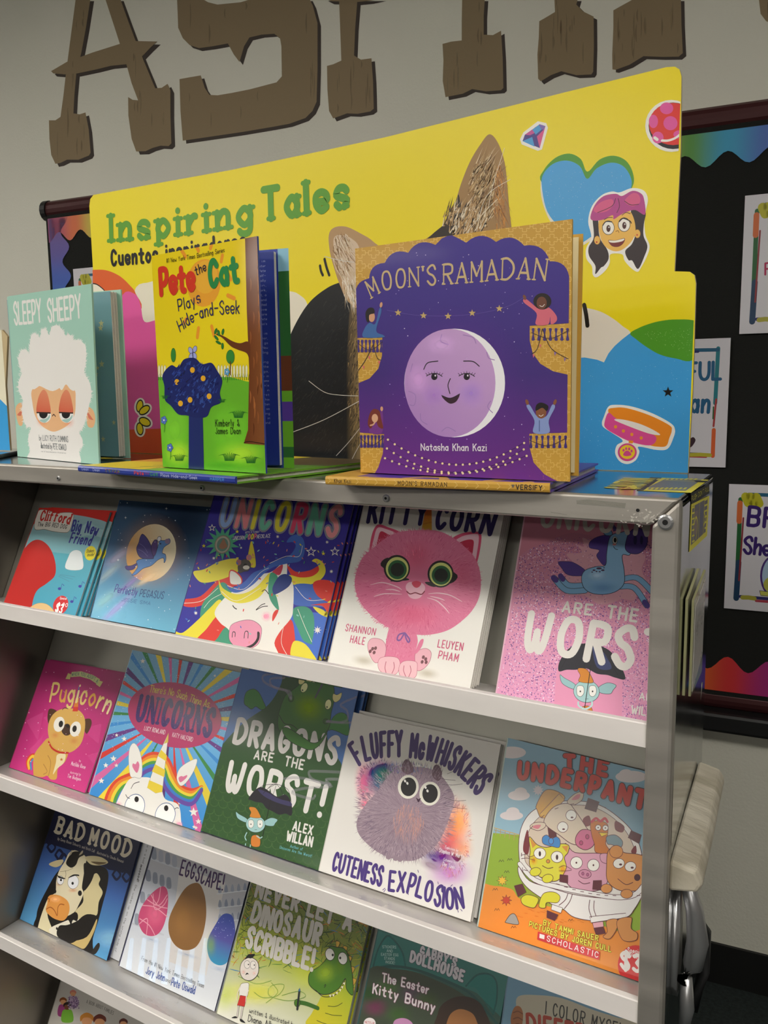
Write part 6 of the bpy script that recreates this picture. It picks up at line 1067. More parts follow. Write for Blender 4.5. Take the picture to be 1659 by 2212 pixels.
def a_dollhouse(A):
    A.setT(760, 1960, 2.5922); bg(A, '2c6f6a', '5c4a5c', cm='3a4a3a')
    A.pp([60, 100, 880, 380, 860, 640, 700, 480, 500, 390, 300, 350, 100, 340], '2f7a74')
    for p in ([120, 330, 150, 230, 200, 160, 250, 200, 285, 260, 300, 330], [640, 440, 700, 380, 770, 375, 810, 420, 810, 520, 790, 600]): A.ls(p, 10, '1f5450'); A.sp(p + [p[0] + 60, p[1] + 20], '4a8f8a', a=.5)
    A.ls([100, 350, 220, 330, 360, 350, 520, 410, 660, 480, 760, 590, 820, 660], 14, '1f5450')
    A.sp([90, 360, 230, 345, 360, 365, 520, 430, 640, 500, 740, 600, 760, 720, 20, 720], '3f4a3a')
    for x, y, c in ((200, 450, '5a7a4a'), (330, 480, '6a5a6a'), (130, 560, '7a3a5c'), (260, 600, '4a6a3a'), (420, 520, '5a6a4a'), (100, 480, '3a5a34')): A.soft(x, y, 90, 70, c, .8)
    # plain stand-in shapes for the characters
    A.sp([480, 700, 480, 600, 510, 540, 590, 500, 680, 510, 740, 570, 760, 700], '3a281e'); A.sp([540, 700, 545, 610, 600, 570, 670, 590, 700, 640, 705, 700], 'a8703f')
    A.sp([240, 720, 235, 640, 290, 620, 340, 650, 345, 720], 'c58ab8')
    A.part('small_lettering')
    for k, (w_, a_, b_) in enumerate((('STICKERS', 172, 248), ('AND', 196, 228), ('EASTER EGG', 165, 260), ('STANDS', 182, 240), ('INSIDE!', 190, 240))): A.text(w_, [a_, 228 + k * 21, b_, 230 + k * 22], 14, 'd9e6e2', 1.2)
    A.part('title_lettering'); A.text("GABBY'S", [384, 268, 480, 295, 578, 335], 48, 'd9d4dc', 3, gap=4.4, outline=('2f2f48', 1)); A.text('DOLLHOUSE', [328, 300, 470, 350, 618, 412], 54, 'd9d4dc', 3, gap=4.4, outline=('2f2f48', 1))
    A.part('lettering'); A.text('The Easter', [170, 415, 300, 445, 426, 485], 46, 'efe6ea', 2.0, gap=3.4, outline=('8a3a6a', 1)); A.text('Kitty Bunny', [118, 478, 280, 525, 460, 585], 50, 'efe6ea', 2.0, gap=3.4, outline=('8a3a6a', 1))
    A.part('badge_print'); A.ell(100, 650, 34, 32, 'efe6e8'); A.text('NETFLIX', [74, 648, 126, 655], 12, 'c02a34', 1.6)
def a_color(A):
    A.setT(760, 1960, 2.5922); bg(A, '6f9cba', '8ab0c6')
    A.sp([930, 500, 1050, 492, 1180, 510, 1340, 570, 1500, 620, 1600, 640, 1600, 800, 960, 800, 940, 700, 925, 590], 'c4bba6')
    A.sp([890, 800, 895, 700, 890, 620, 910, 560, 940, 555, 958, 590, 955, 650, 940, 700, 960, 800], 'a8683c'); 
    for y in (590, 625, 660): A.ls([905, y, 930, y - 8, 955, y + 6], 6, '7a4626')
    A.part('lettering'); A.text('I COLOR MYSELF', [1085, 595, 1250, 640, 1400, 690, 1560, 735], 68, '2c2a26', 1.15, gap=3.6)
    A.part('title_lettering'); A.text('DIFFERENT', [985, 690, 1100, 710, 1500, 800], 90, 'b03a24', 2.4, gap=4)
def a_families(A):
    A.setT(0, 1740, 4.6879); bg(A, 'b9b4ae', 'd9d4cc')
    A.part('people_picture')
    for x, y, r, hc, bc in ((640, 1980, 34, '8a4a20', '9c3f7c'), (740, 1900, 30, 'c87a6a', '8a6a94'), (680, 2030, 36, '2a1c18', '7ab83a'), (880, 2170, 64, 'c8822e', 'e0b84a'), (1010, 2180, 60, '6a2a1c', 'b86a4a'), (1250, 2200, 40, '5a2018', '9a5a3a')):
        A.sp([x - r * 1.5, y + r * 4.4, x - r * 1.3, y + r * 1.4, x, y + r, x + r * 1.4, y + r * 1.4, x + r * 1.6, y + r * 4.4], bc); A.ell(x, y + 4, r * .85, r, 'd89a6c' if hc != '2a1c18' else '7a4a30'); A.sp([x - r, y + r * .3, x - r, y - r * .6, x, y - r * 1.15, x + r, y - r * .6, x + r, y + r * .2, x + r * .4, y - r * .3, x - r * .5, y - r * .3], hc)
    A.dots(160, (690, 1930, 800, 2060), ['c9b4cc', '5a3f6a', 'a88ab0'], (3, 7), 3, tri=False)
    A.part('lettering'); A.text('A BOOK ABOUT FAMILIES', [875, 2000, 1000, 2050, 1145, 2120], 34, '4a4440', 1.1, gap=3.2)
def a_plain(A): pass
lean_book('picture_book', 'magenta picture book with sitting pug wearing a rainbow horn', 2, [(101, 1425), (270, 1455), (182, 1716), (18, 1664)], a_pug, 'b83a78', False, .0036, (.005,), 'a83068', '9c2f66', group='pug paperbacks', clabels=['second magenta pug paperback offset behind the first'])
lean_book('picture_book', 'blue picture book with rainbow rays, pink oval and unicorn peeking from below', 2, [(287, 1404), (520, 1453), (431, 1804), (191, 1723)], a_nosuch, '6bb2e4', False, .0045, (), 'a8c4d8')
lean_book('picture_book', 'green and blue hardback with big dragon head and small creature under torn umbrella', 2, [(524, 1444), (774, 1493), (686, 1888), (430, 1806)], a_dragon, '3c66a8', True, .0085, (.006,), '2c4f8c', '3c66a8', 'gloss', group='dragon hardbacks', clabels=['second dragon hardback, mostly hidden behind the first'])
lean_book('picture_book', 'white hardback with round fluffy purple-grey creature and purple lettering', 2, [(766, 1539), (1082, 1608), (1014, 2003), (688, 1888)], a_fluffy, 'e8e4e0', True, .0085, (.003,), 'd8d4ce', 'e4e0da', 'matte', group='fluffy creature hardbacks', clabels=['second fluffy creature hardback behind the first white one'])
lean_book('picture_book', 'blue and orange picture book of farm animals packed in white underpants', 2, [(1098, 1594), (1420, 1672), (1400, 2140), (1032, 2008)], a_basket, '8ab4ca', False, .0045, (), 'b8c8c0', xmax=-.254)
lean_book('picture_book', 'dark blue picture book with grumpy black and white cow', 3, [(121, 1750), (304, 1814), (230, 2075), (42, 1988)], a_cow, '2a3766', True, .0062, (), '22294a', '2a3766')
lean_book('picture_book', 'copy of the cow book turned round, white jacket flap with upright text showing', 3, [(294, 1808), (331, 1822), (256, 2081), (220, 2067)], a_flap, 'd4d6dc', True, .0062, (), '9a9aa0', 'b8bac0', y0=1.0935)
lean_book('picture_book', 'pale grey picture book with pink, brown and blue eggs', 3, [(338, 1812), (543, 1885), (464, 2181), (259, 2082)], a_eggs, 'ccd2de', True, .0085, (), '2a2f5c', 'ccd2de')
lean_book('picture_book', 'scribbled green picture book with goggle-eyed dinosaur and thin boy', 3, [(549, 1885), (802, 1972), (762, 2155), (469, 2189)], a_dino, '5a6c2c', True, .0065, (.002,), 'b4b89c', '8a908c', group='dinosaur hardbacks', clabels=['second scribble dinosaur hardback behind the first'])
lean_book('picture_book', 'teal picture book with garden photo and white outlined lettering', 3, [(822, 1990), (1102, 2082), (1080, 2207), (775, 2207)], a_dollhouse, '2c6f6a', False, .004, (), '24585a', '24585a')
lean_book('picture_book', 'light blue picture book with hand holding a cream sheet, lowest by right post', 3, [(1102, 2082), (1400, 2190), (1380, 2400), (1070, 2330)], a_color, '7aa4be', False, .004, (), '6a8ca4', xmax=-.254)
lean_book('picture_book', 'grey picture book about families with people hugging, bottom left', 4, [(140, 2095), (330, 2180), (290, 2310), (97, 2235)], a_families, 'c4bfb8', False, .005, (), 'a8a39c')
def a_sheep(A):
    A.setT(0, 560, 2.6333); bg(A, 'a3d0bf', 'abd6c6')
    A.sp([88, 860, 100, 825, 125, 818, 132, 860, 128, 940, 105, 938], 'edb988'); A.sp([98, 885, 122, 862, 120, 890], 'd8765c'); A.sp([490, 850, 500, 838, 530, 860, 542, 910, 530, 955, 500, 950, 492, 900], 'edb988'); A.sp([497, 868, 525, 905, 530, 915, 505, 905], 'd8765c')
    wool = [105, 560, 120, 520, 150, 515, 165, 540, 170, 480, 180, 430, 205, 425, 230, 445, 235, 405, 260, 395, 280, 430, 295, 385, 330, 378, 360, 410, 375, 440, 385, 425, 410, 440, 415, 460, 450, 460, 485, 490, 490, 540, 487, 600, 480, 645, 510, 700, 520, 760, 510, 820, 490, 900, 470, 960, 450, 985, 465, 1020, 470, 1060, 450, 1090, 440, 1170, 175, 1140, 170, 1090, 160, 1020, 175, 960, 150, 950, 130, 900, 125, 840, 130, 800, 105, 740, 108, 690, 125, 640, 108, 600]
    A.sp(wool, 'f2efeb')
    p = [(wool[i], wool[i + 1]) for i in range(0, len(wool), 2)]; rs = random.Random(1)
    for k in range(len(p)):
        (x0, y0), (x1, y1) = p[k - 1], p[k]
        for j in range(7):
            t = rs.random(); x, y = x0 + (x1 - x0) * t, y0 + (y1 - y0) * t; a = math.atan2(y - 750, x - 310) + rs.uniform(-.7, .7); A.fur(x, y, 1, 1, 1, 16, 2.2, ['f2efeb'], k * 9 + j, flow=math.degrees(a)); A.z -= A.step
    A.part('face_picture'); A.sp([180, 750, 220, 720, 300, 750, 380, 710, 425, 745, 430, 800, 425, 880, 390, 940, 330, 975, 290, 978, 235, 945, 200, 890, 185, 820], 'f0bd8c'); A.soft(240, 920, 40, 40, 'e08a70', .5); A.soft(390, 925, 40, 40, 'e08a70', .5)
    A.sp([190, 740, 240, 712, 260, 738, 285, 718, 300, 750, 322, 710, 350, 745, 375, 712, 400, 740, 425, 745, 430, 690, 300, 660, 180, 690], 'f2efeb')
    for x in (245, 373):
        A.ell(x + 6, 885, 40, 46, 'f3f1ee', -8); A.sp([x - 20, 915, x + 10, 930, x + 36, 905, x + 38, 885, x + 20, 905], 'a9cfc8'); A.ell(x + 2, 880, 24, 26, '17171b')
        A.grad([(x - 37, 868), (x - 30, 800), (x - 14, 758), (x + 4, 742), (x + 22, 760), (x + 36, 810), (x + 42, 873), (x, 872)], 'd8664a', 'e8906c', (x, 870), (x, 750), True); A.line([x - 36, 872, x + 42, 875], 5, '3a2420')
    A.ls([298, 892, 306, 883, 316, 894], 4, '3a2420')
    A.part('title_lettering'); A.text('SLEEPY', [84, 368, 160, 362, 236, 352], 118, 'f1eeea', 1.45, gap=2.5); A.part('title_lettering'); A.text('SHEEPY', [276, 352, 370, 342, 462, 328], 120, 'f1eeea', 1.45, gap=2.5)
    A.part('small_lettering'); A.text('by LUCY RUTH CUMMINS', [224, 1030, 388, 1040], 30, '3c4a52', 1.1, gap=2.4); A.text('illustrated by PETE OSWALD', [234, 1074, 378, 1086], 30, '3c4a52', 1.1, gap=2.4); A.text('a New York Times bestselling illustrator of the bad seed series', [234, 1096, 376, 1106], 7, '6a7478', 1)
def tuft(A, x, y, k, c='1f6a2e'):
    for j in range(9): d = (j - 4) * 13 * k; A.ls([x + d * .6, y, x + d * .9, y - 45 * k, x + d * 1.6, y - (70 - abs(j - 4) * 8) * k], 8 * k, c, taper=.9)
def flower(A, x, y, k, c='5a7ad0'):
    A.ls([x, y, x + 8 * k, y + 60 * k, x + 2, y + 110 * k], 5 * k, '2f6a2c')
    for j in range(5): a = j * 1.257; A.ell(x + 16 * k * math.cos(a), y + 22 * k * math.sin(a), 13 * k, 17 * k, c, 0, '1f2a5a', 2)
    A.ell(x, y, 7 * k, 8 * k, 'e8e0f0')
def a_seek(A):
    A.setT(300, 490, 3.8794); A.step = 2e-6; bg(A, 'efd51e', 'f0dc24')
    A.sp([100, 1290, 250, 1255, 420, 1280, 700, 1250, 930, 1300, 1100, 1300, 1100, 2100, 100, 2100, 60, 1700], '6cb82e')
    for x, y, a_, b_, c in ((300, 1700, 150, 260, '84cc3a'), (760, 1700, 200, 260, '7cc634'), (850, 1900, 240, 120, 'b8dc3c'), (330, 1900, 140, 130, 'c4e03c'), (700, 2000, 260, 50, '58a82c')): A.soft(x, y, a_, b_, c, .8)
    A.soft(545, 470, 175, 240, 'efaa2c', .9); A.ell(545, 470, 140, 200, 'eda636', 4); A.ell(560, 420, 100, 140, 'f0b43c', 4)
    for q in ([480, 160, 500, 200], [610, 150, 600, 180], [360, 200, 390, 250], [700, 240, 690, 290], [750, 400, 770, 440], [745, 575, 800, 600], [610, 835, 630, 910], [500, 850, 490, 925], [400, 770, 380, 800], [310, 520, 340, 510]): A.line(q, 30, 'ef9c30')
    A.part('fence_print')
    for x in list(range(170, 240, 24)) + list(range(668, 920, 26)): A.pp([x - 9, 1260, x - 9, 1175, x, 1155, x + 9, 1175, x + 9, 1260], 'f1ecc4', '3a3a2a', 2)
    for x in range(165, 930, 16): A.ls([x, 1285, x + 4, 1250, x + 10, 1230], 6, '2c7a2c', taper=.8) if x < 250 or x > 650 else None
    A.part('tree_picture')
    A.grad([(890, 80), (992, 70), (1020, 700), (1062, 1830), (880, 1815), (915, 1700), (925, 1200), (905, 700)], '6e3a1e', '84502c', (900, 900), (1040, 900)); rs = random.Random(5)
    for j in range(26): x, y = rs.uniform(930, 1030), rs.uniform(150, 1700); x = min(x, 985 + (y - 80) * .03); A.ls([x, y, x + 6, y + 40, x + 3, y + 110], 10, rs.choice(['9a5a30', 'b06a38', '5a2e18']), taper=-1)
    A.sp([930, 1120, 905, 1060, 830, 1030, 770, 1000, 700, 930, 650, 905, 660, 895, 720, 920, 790, 960, 850, 975, 910, 960, 935, 1000], '6a3a20'); A.ls([882, 1808, 930, 1800, 1058, 1820], 5, '2a1810')
    for x, y, r in ((645, 875, 20), (670, 890, -10), (705, 880, 10), (650, 930, -40), (668, 970, -60), (702, 1000, 0)): A.ell(x, y, 10, 26, '2f7a34', r, '1c3a18', 2)
    for x, y in ((768, 1090), (290, 1075)): A.ell(x, y, 34 if x > 500 else 20, 58, '3a8a3a', 0, '2a5a24', 3); A.line([x, y + 40, x, y + 150], 9, '6a3a20') if x > 500 else None
    A.part('butterfly_picture')
    for dx, dy, r in ((-18, -25, -20), (18, -35, 20), (-14, 25, 20), (16, 20, -20)): A.ell(452 + dx, 1060 + dy, 17, 28, 'a9b0e4', r, '2a2a5a', 3)
    A.line([452, 1030, 456, 1110], 6, '2a2a5a')
    # plain blue tree in place of the character
    A.part('blue_tree_print'); A.pp([420, 1500, 535, 1500, 548, 2090, 418, 2090], '22306e'); A.sp([215, 1340, 200, 1240, 270, 1160, 330, 1180, 380, 1110, 470, 1100, 530, 1150, 610, 1140, 660, 1210, 700, 1290, 680, 1390, 690, 1470, 610, 1510, 570, 1590, 480, 1600, 400, 1580, 330, 1570, 270, 1500, 220, 1450], '1f2a68')
    A.fur(450, 1350, 210, 210, 260, 46, 9, ['2a3f8c', '18205a', '33509c', '1f2a68'], 5, flow=-60)
    for x, y in ((320, 1300), (540, 1270), (430, 1450), (590, 1420), (350, 1480), (450, 1200)): A.ell(x, y, 20, 24, 'e8b02c')
    A.part('meadow_picture')
    for x, y, k in ((340, 1960, .9), (835, 1600, 1.0), (760, 1960, 1.1), (940, 1980, 1.0), (220, 1440, .5), (700, 1470, .5)): tuft(A, x, y, k)
    flower(A, 212, 1620, .9); flower(A, 262, 1850, .9); flower(A, 740, 1215, .8, '6ab0d8')
    A.part('title_lettering'); A.text('Pete', [190, 565, 320, 545, 462, 520], 205, 'd8402c', 2.6, gap=3.2); A.part('title_lettering'); A.text('Cat', [600, 495, 720, 480, 832, 452], 205, '2f8a4a', 2.6, gap=3.4)
    A.part('lettering'); A.text('#1 New York Times Bestselling Series', [236, 302, 480, 262, 720, 212], 36, '2c2413', 1.1, gap=2.4); A.text('the', [480, 408, 566, 365], 78, '2c2a3a', 1.3); A.text('Plays', [336, 705, 430, 675, 520, 628], 95, '33305a', 1.1, gap=3); A.text('Hide-and-Seek', [350, 880, 470, 790, 640, 735, 842, 725], 100, '33305a', 1.1, gap=2.6)
    A.part('lettering'); A.text('Kimberly &', [645, 1672, 845, 1670], 56, '20241c', 1.0, gap=2.8); A.text('James Dean', [645, 1735, 855, 1735], 52, '20241c', 1.0, gap=2.8)
def quatre(A, x0, y0, x1, y1, c='dcb050', s_=52):
    y = y0
    while y < y1:
        x = x0
        while x < x1:
            A.ls([x, y + s_ * .3, x + s_ * .3, y + s_ * .3, x + s_ * .3, y, x + s_ * .7, y, x + s_ * .7, y + s_ * .3, x + s_, y + s_ * .3, x + s_, y + s_ * .7, x + s_ * .7, y + s_ * .7, x + s_ * .7, y + s_, x + s_ * .3, y + s_, x + s_ * .3, y + s_ * .7, x, y + s_ * .7, x, y + s_ * .3], 3.2, c); A.z -= A.step * .8
            A.line([x + s_, y + s_ * .5, x + s_ * 1.35, y + s_ * .5], 3, c); A.z -= A.step * .8
            x += s_ * 1.35
        y += s_ * 1.3
def a_moon(A):
    A.setT(600, 440, 2.37); A.step = 2e-6; bg(A, 'c99a3a', 'cfa040'); quatre(A, 395, 90, 1520, 480, 'e2bd68'); quatre(A, 400, 500, 560, 1400, 'e2bd68'); quatre(A, 1290, 500, 1520, 1420, 'e2bd68')
    arch = bumps([(398, 475), (468, 382), (548, 303), (668, 251), (808, 211)]) + [(840, 178), (885, 158), (930, 180)] + bumps([(965, 200), (1118, 196), (1262, 215), (1393, 295), (1492, 372)]) + [(1492, 440), (1490, 612), (1290, 625), (1290, 700), (1305, 765), (1345, 820), (1410, 858), (1484, 875), (1482, 1172), (1288, 1178), (1290, 1250), (1310, 1325), (1365, 1385), (1430, 1420), (485, 1400), (515, 1350), (538, 1280), (545, 1180), (418, 1172), (414, 918), (470, 895), (515, 845), (534, 780), (536, 684), (406, 688)]
    q = [A.uv(p) for p in arch]; A.grad(arch, '3c2a8c', '74308c', (900, 300), (880, 1420), cm='42297c', n=10)
    A.soft(905, 920, 380, 400, '7a3aa0', .5)
    A.dots(110, (420, 250, 1480, 1400), ['d8d0ec', 'b8a8e0'], (1.2, 3), 6, tri=False, inside=lambda x, y: 560 < x < 1280 or (y < 500 and 560 < x < 1400))
    A.part('moon_picture'); A.ell(906, 918, 258, 278, 'f4f2f6', 0, n=48); A.grad([(882 + 233 * math.cos(t), 918 + 277 * math.sin(t)) for t in [2 * PI * i / 48 for i in range(48)]], 'b488c8', 'c9a0d4', (700, 1100), (1000, 700))
    for x, y, a_, b_, c in ((800, 980, 70, 70, 'a87cc4'), (990, 970, 80, 80, 'a080cc'), (840, 720, 90, 60, 'd4b0dc'), (720, 900, 70, 90, 'd8a8dc')): A.soft(x, y, a_, b_, c, .6)
    for q in ((840, 670, 835, 705, 875, 722), (950, 672, 1000, 685, 1015, 715), (670, 960, 705, 980, 700, 1030, 675, 1030), (730, 1075, 735, 1110, 765, 1130), (840, 1165, 870, 1145, 910, 1165), (1070, 760, 1080, 790, 1110, 800), (690, 820, 680, 860), (1090, 1010, 1075, 1040, 1100, 1070)): A.ls(list(q), 4, 'a07cbc')
    for x in (802, 968):
        A.ell(x, 886, 16, 17, '1c1420'); A.ell(x + 5, 880, 4, 5, 'ece4f0'); A.ls([x - 40, 882, x - 20, 872, x, 869, x + 20, 872, x + 40, 884], 4, '1c1420')
        for j in range(7): t = (j - 3) / 3; A.line([x + t * 34, 872 + abs(t) * 6, x + t * 44, 858 + abs(t) * 10], 2.5, '1c1420')
    A.ls([748, 848, 768, 815, 820, 806], 5, '2a1c30'); A.ls([952, 806, 1000, 808, 1032, 832], 5, '2a1c30'); A.ls([884, 896, 872, 930, 882, 972], 5, '2a1c30'); A.sp([840, 984, 870, 994, 900, 992, 932, 976, 915, 1012, 885, 1024, 858, 1008], '3a2030'); A.ls([840, 982, 884, 996, 932, 974], 4, '2a1c30')
    pass
    for bi, (x0, x1, y, w_) in enumerate(((405, 536, 700, 0), (1300, 1490, 640, 1), (420, 543, 1188, 0), (1288, 1480, 1190, 1))):
        A.part('balcony_print'); n_ = 7
        for j in range(n_): x = x0 + 8 + (x1 - x0 - 14) * j / (n_ - 1); A.sp([x - 7, y, x + 7, y, x + 3, y + 28, x + 8, y + 58, x - 8, y + 58, x - 3, y + 28], '43307c')
        A.ls([x0, y + 10 + w_ * 10, (x0 + x1) / 2, y + 50, x1, y + 8], 3, '3a2a2a')
    for q in ((490, 720, 450, 800, 412, 855), (490, 720, 510, 790, 530, 800), (1355, 640, 1330, 740, 1300, 770), (1355, 640, 1400, 740, 1488, 795)): A.ls(list(q), 3.5, '3a2a2a')
    for x, y in ((440, 830), (470, 780), (520, 805), (1310, 770), (1345, 720), (1420, 760), (1470, 790)): A.pp([x - 5, y, x + 6, y + 2, x - 1, y + 20], random.Random(x).choice(['d86a70', 'ece4ec', '8a6ab0']))
    A.part('person_picture')
    A.sp([440, 684, 445, 640, 470, 610, 500, 615, 520, 540, 530, 535, 530, 560, 505, 650, 540, 672, 540, 684], '3f6aa8'); A.ell(530, 518, 7, 14, 'd8a07c', 10); A.ell(482, 580, 16, 26, 'd8a07c'); A.sp([455, 600, 450, 560, 465, 535, 490, 535, 496, 560, 470, 570, 468, 605], '1c1618')
    A.part('person_picture'); A.sp([1322, 618, 1325, 560, 1260, 505, 1272, 488, 1340, 540, 1385, 530, 1425, 570, 1428, 600, 1400, 618, 1395, 580, 1385, 618], 'd86a7c'); A.ell(1264, 480, 8, 14, '7a4a34', -20); A.ell(1355, 500, 46, 42, '1f1614'); A.ell(1352, 508, 26, 32, '6f4230'); A.ls([1342, 522, 1355, 527, 1366, 516], 3, 'f0e8e4')
    A.part('person_picture'); A.sp([472, 1172, 475, 1140, 465, 1130, 490, 1105, 520, 1130, 528, 1060, 538, 1060, 535, 1172], '7a3a8c'); A.ell(533, 1050, 7, 12, 'd8a07c'); A.sp([462, 1130, 470, 1080, 490, 1052, 520, 1060, 530, 1100, 540, 1150, 515, 1140, 500, 1100, 480, 1150], '7a3428'); A.ell(498, 1098, 16, 22, 'deab88'); A.ls([475, 1135, 490, 1130, 500, 1115], 7, 'deab88')
    A.part('person_picture'); A.sp([1310, 1172, 1315, 1110, 1275, 1040, 1290, 1030, 1330, 1090, 1375, 1088, 1405, 1030, 1420, 1042, 1388, 1110, 1390, 1172], '8a9cd0'); A.ell(1277, 1016, 8, 15, '8a5638', -20); A.ell(1420, 1016, 8, 15, '8a5638', 20); A.ell(1349, 1068, 27, 32, '8a5638'); A.sp([1322, 1060, 1325, 1030, 1350, 1018, 1385, 1035, 1378, 1062, 1355, 1045], '1c1618'); A.ls([1338, 1082, 1348, 1088, 1360, 1080], 3, 'f0e8e4'); A.line([1340, 1110, 1340, 1165], 4, '4a5a90')
    A.part('gold_star_print'); A.ls([560, 545, 700, 570, 870, 575, 1040, 560, 1180, 525, 1260, 480], 1.6, '6a5ab0')
    for x, y in ((617, 558), (747, 573), (873, 576), (996, 560), (1135, 537)): A.star(x, y, 19, 'c9ab6c')
    A.part('light_string_print')
    for y0, y1, s0, s1, sag in ((1205, 1222, 565, 1262, 120), (1250, 1255, 560, 1260, 122), (1300, 1288, 550, 1275, 85)):
        pts = [(s0 + (s1 - s0) * t, y0 + (y1 - y0) * t + 4 * sag * t * (1 - t)) for t in [i / 20 for i in range(21)]]; A.line(pts, 2, '3a2050')
        for p in pts[::1]: A.ell(p[0], p[1] + 3, 6, 6, 'efd9a4', n=8); A.z -= A.step * .8
    A.mi = 0
    A.part('title_lettering'); A.text("MOON'S", [482, 482, 560, 440, 680, 425, 808, 412], 92, 'cdb383', 1.15, slab=.7, gap=3, contrast=.35); A.part('title_lettering'); A.text('RAMADAN', [850, 412, 1020, 400, 1200, 385, 1368, 392], 100, 'cdb383', 1.15, slab=.7, gap=2.8, contrast=.35)
    A.part('lettering'); A.text('Natasha Khan Kazi', [735, 1262, 1068, 1265], 33, 'f0eaf0', 1.5, slab=.45, gap=2.7)
def lying(name, label, Lp, Rp, depth, t, topart, spineart, colr, spinec, base_=T):
    a = groundpt(Lp[0], Lp[1], base_) ; b = groundpt(Rp[0], Rp[1], base_); z = 1.38 + base_ * S + .0006; a.z = b.z = z
    U = (b - a).normalized(); V = Vector((-U.y, U.x, 0)); L = (b - a).length
    root = thing(name, label, 'book', tuple(a + U * L / 2 + V * depth / 2))
    pl = Pl(a + Vector((0, 0, t)), U, V); q = [(0, .001), (L, .001), (L, depth), (0, depth)]; th = .002
    A = Art(pl, q, m='gloss', step=3e-6); A.raw(q, A.C(colr)); A.up(); A.setT(0, 0, 1, ((Lp[0] + Rp[0]) / 2, Lp[1])); A.q = q; topart(A, L, depth); A.bake(root, 'front_cover', th, edge=colr)
    mb = MB(); mb.prism([(.003, .003), (L - .003, .003), (L - .003, depth - .004), (.003, depth - .004)], -(t - th) + .0001, -th - .0001, lambda u, v, h: tuple(pl.to(u, v, h)), 'e4e0d6'); mb.obj('page_block', 'paper', root)
    mb = MB(); mb.prism(q, -t, -(t - th), lambda u, v, h: tuple(pl.to(u, v, h)), colr); mb.obj('back_cover', 'gloss', root)
    mb = MB(); prof = [(.001, 0), (-.0014, -.0008), (-.0022, -t * .3), (-.0022, -t * .7), (-.0014, -t + .0008), (.001, -t)]; vs = [tuple(pl.to(u, p, h)) for u in (0, L) for p, h in prof]; n = 6
    mb.add(vs, [tuple(range(n))[::-1], tuple(range(n, 2 * n))] + [(i, n + i, n + (i + 1) % n, (i + 1) % n) for i in range(n)], spinec); sp_ = mb.obj('spine', 'gloss', root)
    ps = Pl(a - V * .00225, U, (0, 0, 1)); A = Art(ps, [(.0005, .0018), (L - .0005, .0018), (L - .0005, t - .0016), (.0005, t - .0016)], step=3e-6); A.setT(0, 0, 1, ((Lp[0] + Rp[0]) / 2, (Lp[1] + Rp[1]) / 2)); A.mb = MB(); A.parts = [('lettering', A.mb)]
    spineart(A, L, t); A.bake(sp_, 'lettering', front=False); return pl
def uvtext(A, txt, u0, u1, v, h, col, wt=1.2, **k):
    A_uv = A.uv; A.uv = lambda p: p
    A.text(txt, [(u0, v), (u1, v)], -h, col, wt, **k) if False else None
    hu = h; s_ = A.uv; base = [(u0, v), (u1, v)]
    A.text(txt, base, -h, col, wt, **k); A.uv = A_uv
def top_seek(A, L, D):
    A.raw([(0, 0), (L * .42, 0), (L * .60, D), (0, D)], A.C('efd62a')); A.up(); A.raw([(0, D * .3), (L * .5, D * .5), (L * .5, D), (0, D)], A.C('e8a43a')); A.up()
    A.raw([(L * .42, 0), (L, 0), (L, D), (L * .60, D)], A.C('7cc032')); A.up(); A.raw([(L * .55, D * .5), (L, D * .6), (L, D), (L * .6, D)], A.C('6e5a2c')); A.up()
    for x in (.12, .2, .3): A.stroke([(L * .3, D * x), (L * (.6 + x), D * (x + .3)), (L, D * (x + .35))], .004, A.C('3f8a2c')); A.up()
    A.stroke([(L * .33, .004), (L * .34, .03), (L * .41, .035), (L * .45, .004)], .0016, A.C('2a3a1c')); A.up()
def sp_seek(A, L, t):
    uvtext(A, 'Dean . Dean', L * .03, L * .16, t * .32, t * .42, 'b9c4ec', 1.3); uvtext(A, 'Pete', L * .40, L * .46, t * .3, t * .5, 'd8402c', 2.2); uvtext(A, 'the', L * .47, L * .495, t * .45, t * .25, 'd8402c', 1.2); uvtext(A, 'Cat', L * .505, L * .55, t * .3, t * .5, '3f9a4a', 2.2); uvtext(A, 'Plays Hide-and-Seek', L * .57, L * .79, t * .28, t * .45, 'd4dcf4', 1.2); uvtext(A, 'HARPER', L * .865, L * .94, t * .3, t * .42, '5aa4e4', 1.6)
    rs = random.Random(3)
    for j in range(60): u, v = rs.uniform(L * .2, L * .30), rs.uniform(t * .2, t * .8); A.raw([(u, v), (u + .0016, v + .0004), (u + .0004, v + .0016)], A.C(rs.choice(['3f8a3a', 'c8402c', '6cb82e', '8a5a30', '2c6a2c']))); A.up()
lying('picture_book', 'blue-spined picture book lying flat beneath the standing yellow and green one', (172, 1020), (511, 1047), .255, .0085, top_seek, sp_seek, '6aa42c', '2c3f9c')
def top_moon(A, L, D):
    A.raw([(0, 0), (L * .2, 0), (L * .3, D), (0, D)], A.C('cfa040')); A.up(); A.raw([(L * .14, .006), (L * .86, .006), (L * .95, D), (L * .14, D)], A.C('4a2f96')); A.up()
    for u in (.38, .74): A.stroke([(L * u, .004), (L * (u + .05), .02), (L * (u + .14), .02), (L * (u + .17), .004)], .011, A.C('d3a648')); A.up()
    A.raw([(L * .86, .006), (L, 0), (L, D), (L * .9, D)], A.C('5a3aa0')); A.up()
    for k in range(30): A.raw([(L * .93 + .0008 * math.cos(a) + math.sin(k) * .004, .02 + k * .008 + .0008 * math.sin(a)) for a in (0, 1.2, 2.5, 3.8, 5)], A.C('e8cf9c'))
    A.up()
